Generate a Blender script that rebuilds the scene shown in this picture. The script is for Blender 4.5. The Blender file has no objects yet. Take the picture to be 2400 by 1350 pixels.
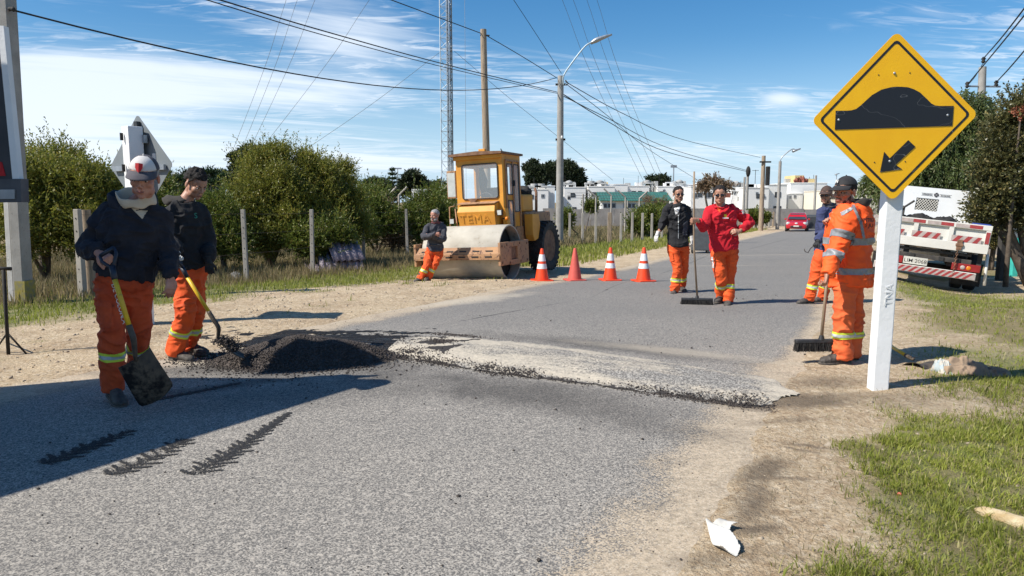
import bpy, bmesh, math, random
import numpy as np
from mathutils import Vector, Matrix
random.seed(7)
S = bpy.context.scene
COL = S.collection
PI = math.pi
R = math.radians
# ---------------------------------------------------------------- camera
F = 1664.0                      # focal length in photo pixels (2400 wide)
PITCH = math.atan((675 - 472) / F)
CAMZ = 1.5
cd = bpy.data.cameras.new('camera'); cam = bpy.data.objects.new('camera', cd); COL.objects.link(cam)
cd.sensor_width = 36; cd.lens = 36 * F / 2400; cd.clip_start = 0.05; cd.clip_end = 5000
cam.location = (0, 0, CAMZ); cam.rotation_euler = (PI / 2 - PITCH, 0, 0)
S.camera = cam
# ---------------------------------------------------------------- light
SUN_EL = 47; SH_AZ = 22         # shadows fall towards +X, turned SH_AZ degrees towards +Y
sx, sy = -math.cos(R(SH_AZ)), -math.sin(R(SH_AZ))
w = bpy.data.worlds.new('World'); S.world = w; w.use_nodes = True
nt = w.node_tree; N = nt.nodes; L = nt.links
for n in list(N): N.remove(n)
sky = N.new('ShaderNodeTexSky'); sky.sky_type = 'NISHITA'; sky.sun_disc = False
sky.sun_elevation = R(SUN_EL); sky.sun_rotation = math.atan2(sx, sy) % (2 * PI)
sky.air_density = 1.0; sky.dust_density = 0.35; sky.ozone_density = 2.6; sky.altitude = 0
tc = N.new('ShaderNodeTexCoord')
sep = N.new('ShaderNodeSeparateXYZ'); L.new(tc.outputs['Generated'], sep.inputs[0])
def wm(op, a, b=None, c=None, clamp=False):
    n = N.new('ShaderNodeMath'); n.operation = op; n.use_clamp = clamp
    for i, v in enumerate((a, b, c)):
        if v is None: continue
        if isinstance(v, (int, float)): n.inputs[i].default_value = v
        else: L.new(v, n.inputs[i])
    return n.outputs[0]
zc = wm('MAXIMUM', sep.outputs[2], 0.015)
zc = wm('ADD', zc, 0.09)
cx = wm('DIVIDE', sep.outputs[0], zc); cy = wm('DIVIDE', sep.outputs[1], zc)
def wnoise(x, y, sc, det, rough, dist=0.0):
    cb = N.new('ShaderNodeCombineXYZ')
    L.new(x, cb.inputs[0]); L.new(y, cb.inputs[1])
    n = N.new('ShaderNodeTexNoise'); n.inputs['Scale'].default_value = sc; n.inputs['Detail'].default_value = det
    n.inputs['Roughness'].default_value = rough; n.inputs['Distortion'].default_value = dist
    L.new(cb.outputs[0], n.inputs['Vector']); return n.outputs[0]
# cirrus sheets: a broad one, a streaky one, a rippled one
ux = wm('ADD', wm('MULTIPLY', cx, 0.55), wm('MULTIPLY', cy, 0.25)); uy = wm('SUBTRACT', wm('MULTIPLY', cy, 1.0), wm('MULTIPLY', cx, 0.5))
n1 = wnoise(wm('ADD', ux, 3.4), uy, 0.62, 6, 0.55, 0.4)
n2 = wnoise(wm('MULTIPLY', ux, 0.5), wm('MULTIPLY', uy, 2.2), 1.6, 8, 0.62, 0.9)
n3 = wnoise(wm('MULTIPLY', cx, 1.0), wm('MULTIPLY', cy, 3.5), 3.2, 5, 0.6, 1.2)
az = wm('DIVIDE', sep.outputs[0], wm('MAXIMUM', sep.outputs[1], 0.12))
# where the cirrus lies: a broad bank low in the west, a thinner one above it, scraps elsewhere
el = wm('DIVIDE', sep.outputs[2], wm('MAXIMUM', sep.outputs[1], 0.12))
def bank(a0, e0, ra, re, k):
    q = wm('ADD', wm('POWER', wm('ABSOLUTE', wm('DIVIDE', wm('SUBTRACT', az, a0), ra)), 2.0), wm('POWER', wm('ABSOLUTE', wm('DIVIDE', wm('SUBTRACT', el, e0), re)), 2.0))
    return wm('MULTIPLY', wm('EXPONENT', wm('MULTIPLY', q, -1.0)), k)
bias = wm('ADD', bank(-.60, .125, .30, .085, .38), -0.10)
for args in ((-.23, .19, .13, .12, .20), (-1.5, .4, .6, .3, .2), (.42, .055, .5, .03, .12), (.08, .125, .10, .045, .13), (.37, .14, .035, .012, .22), (.27, .12, .03, .010, .14), (.5, .25, .12, .02, .14), (.9, .2, .3, .1, .15), (-.2, .05, .3, .03, .10)): bias = wm('ADD', bias, bank(*args))
def ss(v, lo, hi_):
    m = N.new('ShaderNodeMapRange'); m.interpolation_type = 'SMOOTHSTEP'
    m.inputs['From Min'].default_value = min(lo, hi_); m.inputs['From Max'].default_value = max(lo, hi_)
    if lo > hi_: m.inputs['To Min'].default_value = 1; m.inputs['To Max'].default_value = 0
    L.new(v, m.inputs['Value']); return m.outputs[0]
broad = ss(wm('ADD', wm('ADD', wm('MULTIPLY', n1, 0.7), wm('MULTIPLY', n2, 0.3)), bias), 0.47, 0.72)
streak = wm('MULTIPLY', ss(wm('ADD', n2, wm('MULTIPLY', bias, 0.7)), 0.52, 0.80), 0.62)
ripple = wm('MULTIPLY', wm('MULTIPLY', ss(n3, 0.44, 0.66), ss(wm('ADD', n1, bias), 0.40, 0.56)), 0.62)
dens = wm('MAXIMUM', wm('MULTIPLY', broad, 0.84), wm('MAXIMUM', streak, ripple))
dens = wm('MULTIPLY', dens, ss(sep.outputs[2], -0.02, 0.035), clamp=True)
# the sky's own colour, a little more saturated and deeper overhead
hs = N.new('ShaderNodeHueSaturation'); hs.inputs['Saturation'].default_value = 1.38; hs.inputs['Value'].default_value = 1.25
L.new(sky.outputs[0], hs.inputs['Color'])
mx = N.new('ShaderNodeMix'); mx.data_type = 'RGBA'
hz = N.new('ShaderNodeMix'); hz.data_type = 'RGBA'; L.new(wm('MULTIPLY', ss(sep.outputs[2], 0.22, -0.03), 0.85), hz.inputs[0])
L.new(hs.outputs[0], hz.inputs[6]); hz.inputs[7].default_value = (5.4, 7.6, 10.2, 1)
L.new(dens, mx.inputs[0]); L.new(hz.outputs[2], mx.inputs[6]); mx.inputs[7].default_value = (9.6, 10.4, 11.4, 1)
bg = N.new('ShaderNodeBackground'); bg.inputs['Strength'].default_value = 0.077
L.new(mx.outputs[2], bg.inputs['Color'])
wo = N.new('ShaderNodeOutputWorld'); L.new(bg.outputs[0], wo.inputs[0])
sl = bpy.data.lights.new('sun', 'SUN'); sl.energy = 4.9; sl.angle = R(0.53); sl.color = (1.0, 0.95, 0.87)
so = bpy.data.objects.new('sun', sl); COL.objects.link(so)
tv = Vector((-sx * math.cos(R(SUN_EL)), -sy * math.cos(R(SUN_EL)), -math.sin(R(SUN_EL))))
so.rotation_euler = tv.to_track_quat('-Z', 'Y').to_euler(); so.location = (-20, -10, 30)
S.view_settings.view_transform = 'Standard'; S.view_settings.look = 'None'
S.view_settings.exposure = 0.42; S.view_settings.gamma = 1.0; S.view_settings.use_curve_mapping = False
# ---------------------------------------------------------------- numeric helpers
def vnoise(P, seed=0):
    P = np.asarray(P, float); i = np.floor(P).astype(np.int64); f = P - i; f = f * f * (3 - 2 * f)
    out = 0
    for dx in (0, 1):
        for dy in (0, 1):
            for dz in (0, 1):
                h = ((i[..., 0] + dx) * 374761393 + (i[..., 1] + dy) * 668265263 + (i[..., 2] + dz) * 2147483647 + seed * 974711) & 0xffffffff
                h = ((h ^ (h >> 13)) * 1274126177) & 0xffffffff
                h = ((h ^ (h >> 16)) & 0xffff) / 65535.0
                wt = (f[..., 0] if dx else 1 - f[..., 0]) * (f[..., 1] if dy else 1 - f[..., 1]) * (f[..., 2] if dz else 1 - f[..., 2])
                out = out + h * wt
    return out
def fbm(X, Y, sc, oct=4, seed=0):
    t = 0; a = .5; n = 0
    for k in range(oct):
        t = t + a * vnoise(np.stack([X * sc, Y * sc, np.zeros_like(X) + k * 7.3], -1), seed); n += a; a *= .5; sc *= 2.03
    return t / n
def sstep(v, a, b):
    t = np.clip((v - a) / (b - a), 0, 1); return t * t * (3 - 2 * t)
_py = np.linspace(-40, 3000, 30401)
_pz = np.interp(_py, [-40, 9, 13, 16, 20, 30, 61, 120, 400, 3000], [0, 0, -.08, -.25, -.36, -.51, -.93, -1.3, -2.2, -3])
_k = np.hanning(21); _k /= _k.sum(); _pz = np.convolve(np.pad(_pz, 10, mode='edge'), _k, 'valid')
def prof(Y): return np.interp(Y, _py, _pz)
def ray(u, v):
    xc = (u - 1200) / F; yc = -(v - 675) / F
    return np.array([xc, math.cos(PITCH) + yc * math.sin(PITCH), -math.sin(PITCH) + yc * math.cos(PITCH)])
def P(u, v, Y):                 # the point of photo pixel (u, v) at depth Y
    d = ray(u, v); return Vector((d[0] / d[1] * Y, Y, CAMZ + d[2] / d[1] * Y))
def G(u, v):                    # ground point seen at photo pixel (u, v)
    d = ray(u, v); lo, hi = 0.5, 900
    for _ in range(60):
        m = (lo + hi) / 2
        if CAMZ + d[2] / d[1] * m > prof(m): lo = m
        else: hi = m
    return Vector((d[0] / d[1] * lo, lo, float(prof(lo))))
# road edges in plan
DIR = np.array([.478, .878])
Ledge = np.array([(-2.38 - 40 * .478, 8.43 - 40 * .878), (-2.38, 8.43), (-.78, 11.3), (1.05, 15.6), (4.6, 23.0), (9.1, 32.8), (22, 58.5), (50, 106), (110, 190), (220, 320)])
Redge = np.array([(2.38 - 40 * .478, 5.83 - 40 * .878), (.74, 2.84), (2.38, 5.83), (4.05, 8.9), (5.9, 13.2), (9.3, 20.3), (14.0, 30.3), (27.4, 56), (55, 103), (115, 187), (225, 317)])
def sdist(X, Y, poly):          # signed distance to a polyline, positive on its right
    best = np.full(np.shape(X), 1e9); sg = np.zeros(np.shape(X))
    for (ax, ay), (bx, by) in zip(poly[:-1], poly[1:]):
        dx, dy = bx - ax, by - ay; t = np.clip(((X - ax) * dx + (Y - ay) * dy) / (dx * dx + dy * dy), 0, 1)
        qx, qy = X - ax - t * dx, Y - ay - t * dy; d = np.hypot(qx, qy); s = np.sign(qx * dy - qy * dx)
        m = d < best; best = np.where(m, d, best); sg = np.where(m, s, sg)
    return best * sg
def shoulder_z(X, Y):
    X = np.asarray(X, float); Y = np.asarray(Y, float)
    a = sdist(X, Y, Ledge); b = sdist(X, Y, Redge)
    z = np.zeros_like(X)
    off = sstep(-a, .0, .8) + sstep(b, .0, .8)
    z = z + off * ((fbm(X, Y, .9, 3, 3) - .5) * .07 + (fbm(X, Y, 5., 3, 4) - .5) * .03)
    z = z - .10 * sstep(b, 1.1, 2.0) * (1 - sstep(b, 2.8, 4.2)) * (1 - sstep(Y, 5.2, 6.5))       # shallow ditch right
    z = z - .05 * sstep(-a, 2, 5)
    z = z - .26 * sstep(b, .8, 2.6) * sstep(Y, 9.5, 12.5) * (1 - sstep(Y, 30, 45))
    return z
def tz(X, Y): return prof(np.asarray(Y, float)) + shoulder_z(X, Y)
def gz(x, y): return float(tz(np.array([x]), np.array([y]))[0])
# ---------------------------------------------------------------- tags
def tag(o, label=None, cat=None, group=None, kind=None):
    if label: o['label'] = label
    if cat: o['category'] = cat
    if group: o['group'] = group
    if kind: o['kind'] = kind
    return o
def thing(name, label, cat, loc=(0, 0, 0), rot=(0, 0, 0), group=None):
    o = bpy.data.objects.new(name, None); COL.objects.link(o); o.location = loc; o.rotation_euler = rot
    o.empty_display_size = .1
    return tag(o, label, cat, group)
def copy_tree(o, parent=None):
    c = o.copy(); COL.objects.link(c)
    if parent is not None: c.parent = parent
    for ch in list(o.children): copy_tree(ch, c)
    return c
# ---------------------------------------------------------------- mesh builder
class MB:
    def __init__(s): s.v = []; s.f = []
    def add(s, vs, fs):
        n = len(s.v); s.v += [tuple(p) for p in vs]; s.f += [tuple(i + n for i in f) for f in fs]; return s
    def box(s, c, d, rot=None, taper=(1, 1)):
        vs = []
        for z in (-.5, .5):
            tx, ty = (1, 1) if z < 0 else taper
            for x, y in ((-.5, -.5), (.5, -.5), (.5, .5), (-.5, .5)):
                p = Vector((x * d[0] * tx, y * d[1] * ty, z * d[2]))
                if rot is not None: p = rot @ p
                vs.append(p + Vector(c))
        return s.add(vs, [(3, 2, 1, 0), (4, 5, 6, 7), (0, 1, 5, 4), (1, 2, 6, 5), (2, 3, 7, 6), (3, 0, 4, 7)])
    def b2(s, x0, x1, y0, y1, z0, z1): return s.box(((x0 + x1) / 2, (y0 + y1) / 2, (z0 + z1) / 2), (abs(x1 - x0), abs(y1 - y0), abs(z1 - z0)))
    def rings(s, rs, cap=True, closed=True):
        n = len(rs[0]); vs = [p for r in rs for p in r]; fs = []
        for k in range(len(rs) - 1):
            for i in range(n if closed else n - 1):
                j = (i + 1) % n; fs.append((k * n + i, k * n + j, (k + 1) * n + j, (k + 1) * n + i))
        if cap: fs.append(tuple(range(n - 1, -1, -1))); fs.append(tuple((len(rs) - 1) * n + i for i in range(n)))
        return s.add(vs, fs)
    def tube(s, pts, rad, n=10, cap=True, flat=None, up=None):
        pts = [Vector(p) for p in pts]
        if isinstance(rad, (int, float)): rad = [rad] * len(pts)
        rs = []; ref = Vector(up) if up is not None else None
        for k, p in enumerate(pts):
            t = (pts[min(k + 1, len(pts) - 1)] - pts[max(k - 1, 0)])
            if t.length < 1e-9: t = Vector((0, 0, 1))
            t.normalize()
            if ref is None: ref = Vector((0, 0, 1)) if abs(t.z) < .8 else Vector((0, 1, 0))
            a = ref - t * ref.dot(t)
            if a.length < 1e-6: a = t.orthogonal()
            a.normalize(); b = t.cross(a); ref = a
            q = rad[k]; ra, rb = (q if isinstance(q, (tuple, list)) else (q, q))
            rs.append([p + a * ra * math.cos(2 * PI * i / n) + b * rb * math.sin(2 * PI * i / n) for i in range(n)])
        return s.rings(rs, cap)
    def ball(s, c, r, n=12, m=8, rot=None):
        c = Vector(c); r = (r, r, r) if isinstance(r, (int, float)) else r; vs = []; fs = []
        for k in range(1, m):
            th = PI * k / m
            for i in range(n):
                p = Vector((r[0] * math.sin(th) * math.cos(2 * PI * i / n), r[1] * math.sin(th) * math.sin(2 * PI * i / n), r[2] * math.cos(th)))
                if rot is not None: p = rot @ p
                vs.append(c + p)
        e = Vector((0, 0, r[2])); e = rot @ e if rot is not None else e
        vs += [c + e, c - e]; a, b = len(vs) - 2, len(vs) - 1
        for k in range(m - 2):
            for i in range(n):
                j = (i + 1) % n; fs.append((k * n + i, (k + 1) * n + i, (k + 1) * n + j, k * n + j))
        for i in range(n):
            j = (i + 1) % n; fs.append((a, i, j)); fs.append((b, (m - 2) * n + j, (m - 2) * n + i))
        return s.add(vs, fs)
    def lathe(s, prof_, c=(0, 0, 0), ax='z', n=24, cap=True):
        c = Vector(c); rs = []
        for r, h in prof_:
            ring = []
            for i in range(n):
                a = 2 * PI * i / n; u, v = r * math.cos(a), r * math.sin(a)
                ring.append(c + Vector({'z': (u, v, h), 'x': (h, u, v), 'y': (v, h, u)}[ax]))
            rs.append(ring)
        return s.rings(rs, cap)
    def prism(s, poly, o, ux, uy, th):     # polygon in plane (ux, uy), thickened along ux x uy by th
        o, ux, uy = Vector(o), Vector(ux), Vector(uy); nn = ux.cross(uy).normalized(); n = len(poly)
        a = [o + ux * x + uy * y for x, y in poly]; b = [p + nn * th for p in a]
        return s.add(a + b, [tuple(range(n - 1, -1, -1)), tuple(range(n, 2 * n))] + [(i, (i + 1) % n, n + (i + 1) % n, n + i) for i in range(n)])
    def quad(s, a, b, c, d): return s.add([a, b, c, d], [(0, 1, 2, 3)])
    def shift(s, o):
        s.v = [(p[0] + o[0], p[1] + o[1], p[2] + o[2]) for p in s.v]; return s
    def mesh(s, name):
        m = bpy.data.meshes.new(name); m.from_pydata(s.v, [], s.f); m.update(); return m
    def build(s, name, mat, parent=None, smooth=False, bevel=0, loc=None, seg=2, auto=True):
        m = s.mesh(name)
        bm = bmesh.new(); bm.from_mesh(m); bmesh.ops.recalc_face_normals(bm, faces=bm.faces); bm.to_mesh(m); bm.free()
        return link(name, m, mat, parent, smooth, bevel, loc, seg)
def link(name, m, mat, parent=None, smooth=False, bevel=0, loc=None, seg=2, ang=40):
    m.name = name
    if mat is not None: m.materials.append(mat)
    o = bpy.data.objects.new(name, m); COL.objects.link(o)
    if parent is not None: o.parent = parent
    if loc is not None: o.location = loc
    if smooth:
        for p in m.polygons: p.use_smooth = True
        if smooth == 'auto':
            try: m.set_sharp_from_angle(angle=R(ang))
            except Exception: pass
    if bevel:
        b = o.modifiers.new('bevel', 'BEVEL'); b.width = bevel; b.segments = seg; b.limit_method = 'ANGLE'; b.angle_limit = R(35)
    return o
def npmesh(name, V, Fq, mat, parent=None, smooth=False, kind=None):
    V = np.asarray(V, np.float32); Fq = np.asarray(Fq, np.int32); k = Fq.shape[1]
    m = bpy.data.meshes.new(name); m.vertices.add(len(V)); m.vertices.foreach_set('co', V.ravel())
    m.loops.add(Fq.size); m.loops.foreach_set('vertex_index', Fq.ravel())
    m.polygons.add(len(Fq)); m.polygons.foreach_set('loop_start', np.arange(0, Fq.size, k, dtype=np.int32))
    m.update(calc_edges=True)
    if smooth: m.polygons.foreach_set('use_smooth', np.ones(len(Fq), bool))
    m.materials.append(mat)
    o = bpy.data.objects.new(name, m); COL.objects.link(o)
    if parent is not None: o.parent = parent
    if kind: o['kind'] = kind
    return o
# ---------------------------------------------------------------- materials
class NB:
    def __init__(s, name):
        s.m = bpy.data.materials.new(name); s.m.use_nodes = True; s.t = s.m.node_tree; s.n = s.t.nodes; s.l = s.t.links
        s.b = s.n['Principled BSDF']; s.tc = s.n.new('ShaderNodeTexCoord')
    def lk(s, v, i):
        if isinstance(v, (int, float)): i.default_value = v
        elif isinstance(v, (tuple, list)): i.default_value = tuple(v) + ((1,) if len(v) == 3 and len(i.default_value) == 4 else ())
        else: s.l.new(v, i)
    def math(s, op, a, b=0, c=0, clamp=False):
        n = s.n.new('ShaderNodeMath'); n.operation = op; n.use_clamp = clamp; s.lk(a, n.inputs[0]); s.lk(b, n.inputs[1]); s.lk(c, n.inputs[2]); return n.outputs[0]
    def map(s, src='Object', sc=(1, 1, 1), rot=(0, 0, 0)):
        m = s.n.new('ShaderNodeMapping'); m.inputs['Scale'].default_value = sc; m.inputs['Rotation'].default_value = rot
        if src == 'World': g = s.n.new('ShaderNodeNewGeometry'); s.l.new(g.outputs['Position'], m.inputs[0])
        else: s.l.new(s.tc.outputs[src], m.inputs[0])
        return m.outputs[0]
    def noise(s, vec, sc, det=4, ro=.55, dist=0):
        n = s.n.new('ShaderNodeTexNoise'); n.inputs['Scale'].default_value = sc; n.inputs['Detail'].default_value = det
        n.inputs['Roughness'].default_value = ro; n.inputs['Distortion'].default_value = dist; s.l.new(vec, n.inputs['Vector']); return n.outputs[0]
    def voro(s, vec, sc, feat='F1', out='Distance', rnd=1):
        n = s.n.new('ShaderNodeTexVoronoi'); n.feature = feat; n.inputs['Scale'].default_value = sc; n.inputs['Randomness'].default_value = rnd
        s.l.new(vec, n.inputs['Vector']); return n.outputs[out]
    def ramp(s, v, lo, hi, a=0, b=1):
        m = s.n.new('ShaderNodeMapRange'); m.inputs['From Min'].default_value = lo; m.inputs['From Max'].default_value = hi
        m.inputs['To Min'].default_value = a; m.inputs['To Max'].default_value = b; s.l.new(v, m.inputs['Value']); return m.outputs[0]
    def mix(s, f, a, b, mode='MIX'):
        n = s.n.new('ShaderNodeMix'); n.data_type = 'RGBA'; n.blend_type = mode; s.lk(f, n.inputs[0]); s.lk(a, n.inputs[6]); s.lk(b, n.inputs[7]); return n.outputs[2]
    def attr(s, name):
        n = s.n.new('ShaderNodeAttribute'); n.attribute_name = name; return n.outputs['Fac']
    def island(s):
        g = s.n.new('ShaderNodeNewGeometry'); return g.outputs['Random Per Island']
    def bump(s, h, st=.3, dist=.01):
        b = s.n.new('ShaderNodeBump'); b.inputs['Strength'].default_value = st; b.inputs['Distance'].default_value = dist
        s.l.new(h, b.inputs['Height']); s.l.new(b.outputs[0], s.b.inputs['Normal'])
    def done(s, col=None, ro=.7, metal=0, spec=.5, sheen=0, trans=0, coat=0):
        if col is not None: s.lk(col, s.b.inputs['Base Color'])
        s.lk(ro, s.b.inputs['Roughness']); s.b.inputs['Metallic'].default_value = metal
        s.b.inputs['Specular IOR Level'].default_value = spec
        if sheen: s.b.inputs['Sheen Weight'].default_value = sheen
        if trans: s.b.inputs['Transmission Weight'].default_value = trans
        if coat: s.b.inputs['Coat Weight'].default_value = coat
        return s.m
MC = {}
def mat(name, c1, c2=None, ro=.7, metal=0, sc=6, det=5, bump=.2, bsc=80, bd=.004, lo=.35, hi=.65, spec=.5, src='Object', ssc=(1, 1, 1), c3=None, s3=40, f3=.5, sheen=0, coat=0):
    if name in MC: return MC[name]
    b = NB(name); v = b.map(src, ssc)
    if c2 is None: c2 = tuple(x * .8 for x in c1)
    col = b.mix(b.ramp(b.noise(v, sc, det), lo, hi), c1, c2)
    if c3 is not None: col = b.mix(b.ramp(b.noise(v, s3, 4, .7), f3, f3 + .1), col, c3)
    if bump: b.bump(b.noise(v, bsc, 4, .6), bump, bd)
    MC[name] = b.done(col, ro, metal, spec, sheen=sheen, coat=coat); return MC[name]
def leafmat(name, ca, cb, cc, ro=.5, tl=.35):
    b = NB(name); i = b.island()
    col = b.mix(b.ramp(i, 0, .55), ca, cb); col = b.mix(b.ramp(i, .82, .9), col, cc)
    v = b.map('Object'); col = b.mix(b.ramp(b.noise(v, .9, 3), .35, .65, 0, .5), col, tuple(x * .55 for x in ca))
    m = b.done(col, ro, spec=.4)
    t = b.n.new('ShaderNodeBsdfTranslucent'); b.l.new(col, t.inputs['Color'])
    mxs = b.n.new('ShaderNodeMixShader'); mxs.inputs[0].default_value = tl
    b.l.new(b.b.outputs[0], mxs.inputs[1]); b.l.new(t.outputs[0], mxs.inputs[2])
    b.l.new(mxs.outputs[0], b.n['Material Output'].inputs[0]); return m
def text_mesh(txt, size, depth=.002, align='CENTER', bold=0, sp=1.0):
    c = bpy.data.curves.new('lettering', 'FONT'); c.body = txt; c.size = size; c.extrude = depth; c.align_x = align; c.align_y = 'CENTER'; c.offset = bold; c.space_character = sp
    c.resolution_u = 3
    o = bpy.data.objects.new('lettering', c); COL.objects.link(o)
    dg = bpy.context.evaluated_depsgraph_get(); m = bpy.data.meshes.new_from_object(o.evaluated_get(dg))
    bpy.data.objects.remove(o); return m
def text(txt, size, matl, parent, M4, depth=.002, bold=0, name='lettering', sp=1.0, align='CENTER'):
    m = text_mesh(txt, size, depth, align, bold, sp); m.transform(M4); m.materials.clear(); return link(name, m, matl, parent)
def frame(o, x, z):             # matrix: text x axis -> x, text y axis -> z
    x = Vector(x).normalized(); z = Vector(z).normalized(); n = x.cross(z); z = n.cross(x) if n.length else z
    n.normalize(); z = n.cross(x).normalized()
    M = Matrix.Identity(4)
    for i in range(3): M[i][0] = x[i]; M[i][1] = z[i]; M[i][2] = n[i]; M[i][3] = o[i]
    return M
rng = np.random.default_rng(11)
# ================================================================ GROUND
def sinhgrid(n, lo, hi, c, a):
    f = lambda v: np.arcsinh((v - c) / a)
    return c + a * np.sinh(np.linspace(f(lo), f(hi), n))
def blob(b, c, r, ang, nz, edge=.35, sc=3.0):
    g = b.n.new('ShaderNodeNewGeometry'); m = b.n.new('ShaderNodeMapping'); m.vector_type = 'TEXTURE'
    m.inputs['Location'].default_value = (c[0], c[1], 0); m.inputs['Rotation'].default_value = (0, 0, ang); m.inputs['Scale'].default_value = (r[0], r[1], 1000)
    b.l.new(g.outputs['Position'], m.inputs[0]); ln = b.n.new('ShaderNodeVectorMath'); ln.operation = 'LENGTH'; b.l.new(m.outputs[0], ln.inputs[0])
    return b.ramp(b.math('ADD', ln.outputs['Value'], b.math('MULTIPLY', b.math('SUBTRACT', nz, .5), sc)), 1 + edge, 1 - edge)
STAINS = (((1790, 1110), (.22, .10), .9, .8), ((1765, 1190), (.24, .09), 1.1, .85), ((1770, 1250), (.14, .04), .2, .8), ((1870, 945), (.45, .16), .3, .8), ((1930, 900), (.4, .16), .1, .6), ((1900, 1050), (.14, .03), -.3, .7), ((1870, 1130), (.10, .03), 0, .6), ((1840, 990), (.3, .06), .2, .5), ((2120, 945), (.55, .2), 0, .45), ((1700, 1310), (.2, .06), .2, .5), ((1880, 1060), (.1, .02), -.6, .6))
gx = sinhgrid(640, -900, 900, 0.5, 2.6); gy = sinhgrid(620, -60, 2400, 6.5, 3.2)
GX, GY = np.meshgrid(gx, gy); fx, fy = GX.ravel(), GY.ravel()
dL = sdist(fx, fy, Ledge); dR = sdist(fx, fy, Redge)      # dL<0 left verge, dR>0 right verge
dL = dL + (fbm(fx, fy, .7, 3, 21) - .5) * .5; dRn = dR + (fbm(fx, fy, 1.1, 3, 22) - .5) * .35
inside = sstep(dL, -.1, .35) * sstep(-dRn, -.1, .35)
GZ = prof(fy) + shoulder_z(fx, fy) + .014 - .05 * inside
near = 1 - sstep(fy, 30, 60)
GZ = GZ + near * (1 - inside) * ((fbm(fx, fy, 14, 3, 31) - .5) * .022)
def grass_mask(X, Y):           # 0 bare sand / 1 full grass, and dryness
    a = -sdist(X, Y, Ledge); b = sdist(X, Y, Redge)
    n1 = fbm(X, Y, .8, 4, 41); n2 = fbm(X, Y, 2.4, 4, 42)
    # right verge, near the camera
    g = sstep(b + (n2 - .5) * .8 + (n1 - .5) * .5, .46, .86) * (1 - sstep(Y, 5.0, 5.6))
    bare = np.exp(-(((X - 3.15) / .95) ** 2 + ((Y - 5.15) / .5) ** 2) ** 2)
    g = g * (1 - bare)
    # right verge beyond the post: patches
    far = sstep(Y, 4.9, 5.8) * sstep(b, .7, 1.5)
    pat = sstep(n1 + .28 * (n2 - .5), .47, .58) * .9
    strip = np.exp(-(((Y - 6.3) / .9) ** 2)) * sstep(X, 2.9, 3.5) * .95
    strip2 = np.exp(-(((Y - 12.2 - .1 * (X - 6)) / 1.5) ** 2)) * sstep(X, 5.6, 7.0)
    g = np.maximum(g, far * np.maximum(np.maximum(pat, strip), strip2))
    # left verge
    gl = sstep(a + (n1 - .5) * 2.2 + (n2 - .5) * .8, 3.0, 4.2)
    gl = np.maximum(gl, .5 * sstep(n2, .66, .74) * sstep(a, .8, 1.6))
    g = np.maximum(g, gl)
    dry = np.where(a > 0, sstep(a + (n2 - .5) * 2.0, 4.9, 6.6), sstep(n1, .5, .62) * .6 + sstep(b, 1.6, 2.1) * (1 - sstep(b, 2.3, 3.4)) * (1 - sstep(Y, 5, 6)) * .5)
    return g, np.clip(dry, 0, 1)
gm, dry = grass_mask(fx, fy)
V = np.stack([fx, fy, GZ], 1); nx, ny = len(gx), len(gy)
ii, jj = np.meshgrid(np.arange(nx - 1), np.arange(ny - 1)); k0 = (jj * nx + ii).ravel()
Q = np.stack([k0, k0 + 1, k0 + nx + 1, k0 + nx], 1)
b = NB('verge soil'); v = b.map('World'); g = b.attr('grass'); d = b.attr('dry')
sand = b.mix(b.ramp(b.noise(v, 1.3, 5), .35, .65), (.56, .44, .29), (.43, .32, .205))
sand = b.mix(b.ramp(b.noise(v, 9, 5, .7), .50, .72, 0, .75), sand, (.66, .545, .39))
vc = b.math('FRACT', b.math('MULTIPLY', b.voro(v, 55, out='Color'), 1.0)); sand = b.mix(.42, sand, vc, 'SOFT_LIGHT')
vc2 = b.math('MULTIPLY', b.voro(v, 28, out='Color'), 1.0); sand = b.mix(.3, sand, vc2, 'SOFT_LIGHT')
sand = b.mix(b.ramp(b.noise(v, 26, 4, .75), .60, .66, 0, .75), sand, (.17, .125, .085))
sand = b.mix(b.ramp(b.noise(v, 2.2, 6, .7), .58, .70, 0, .6), sand, (.20, .15, .10))
soil = b.mix(b.ramp(b.noise(v, 6, 6, .7), .38, .62), (.13, .16, .04), (.26, .225, .11))
dryc = b.mix(b.ramp(b.noise(v, 5, 6, .7), .35, .65), (.17, .125, .06), (.28, .21, .11))
soil = b.mix(d, soil, dryc); nzz = b.noise(v, 2.2, 6, .65)
for px, r, ang, a in STAINS: c = G(*px); sand = b.mix(b.math('MULTIPLY', blob(b, c, r, ang, nzz, .6, 3.2), a), sand, (.15, .115, .08))
col = b.mix(g, sand, soil)
b.bump(b.math('ADD', b.noise(v, 22, 6, .7), b.math('MULTIPLY', b.noise(v, 90, 3, .6), .4)), 1.0, .035)
groundm = b.done(col, .95, spec=.2)
go = npmesh('ground', V, Q, groundm, smooth=True, kind='structure')
for nm, arr in (('grass', gm), ('dry', dry)):
    at = go.data.attributes.new(nm, 'FLOAT', 'POINT'); at.data.foreach_set('value', arr.astype(np.float32))
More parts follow.
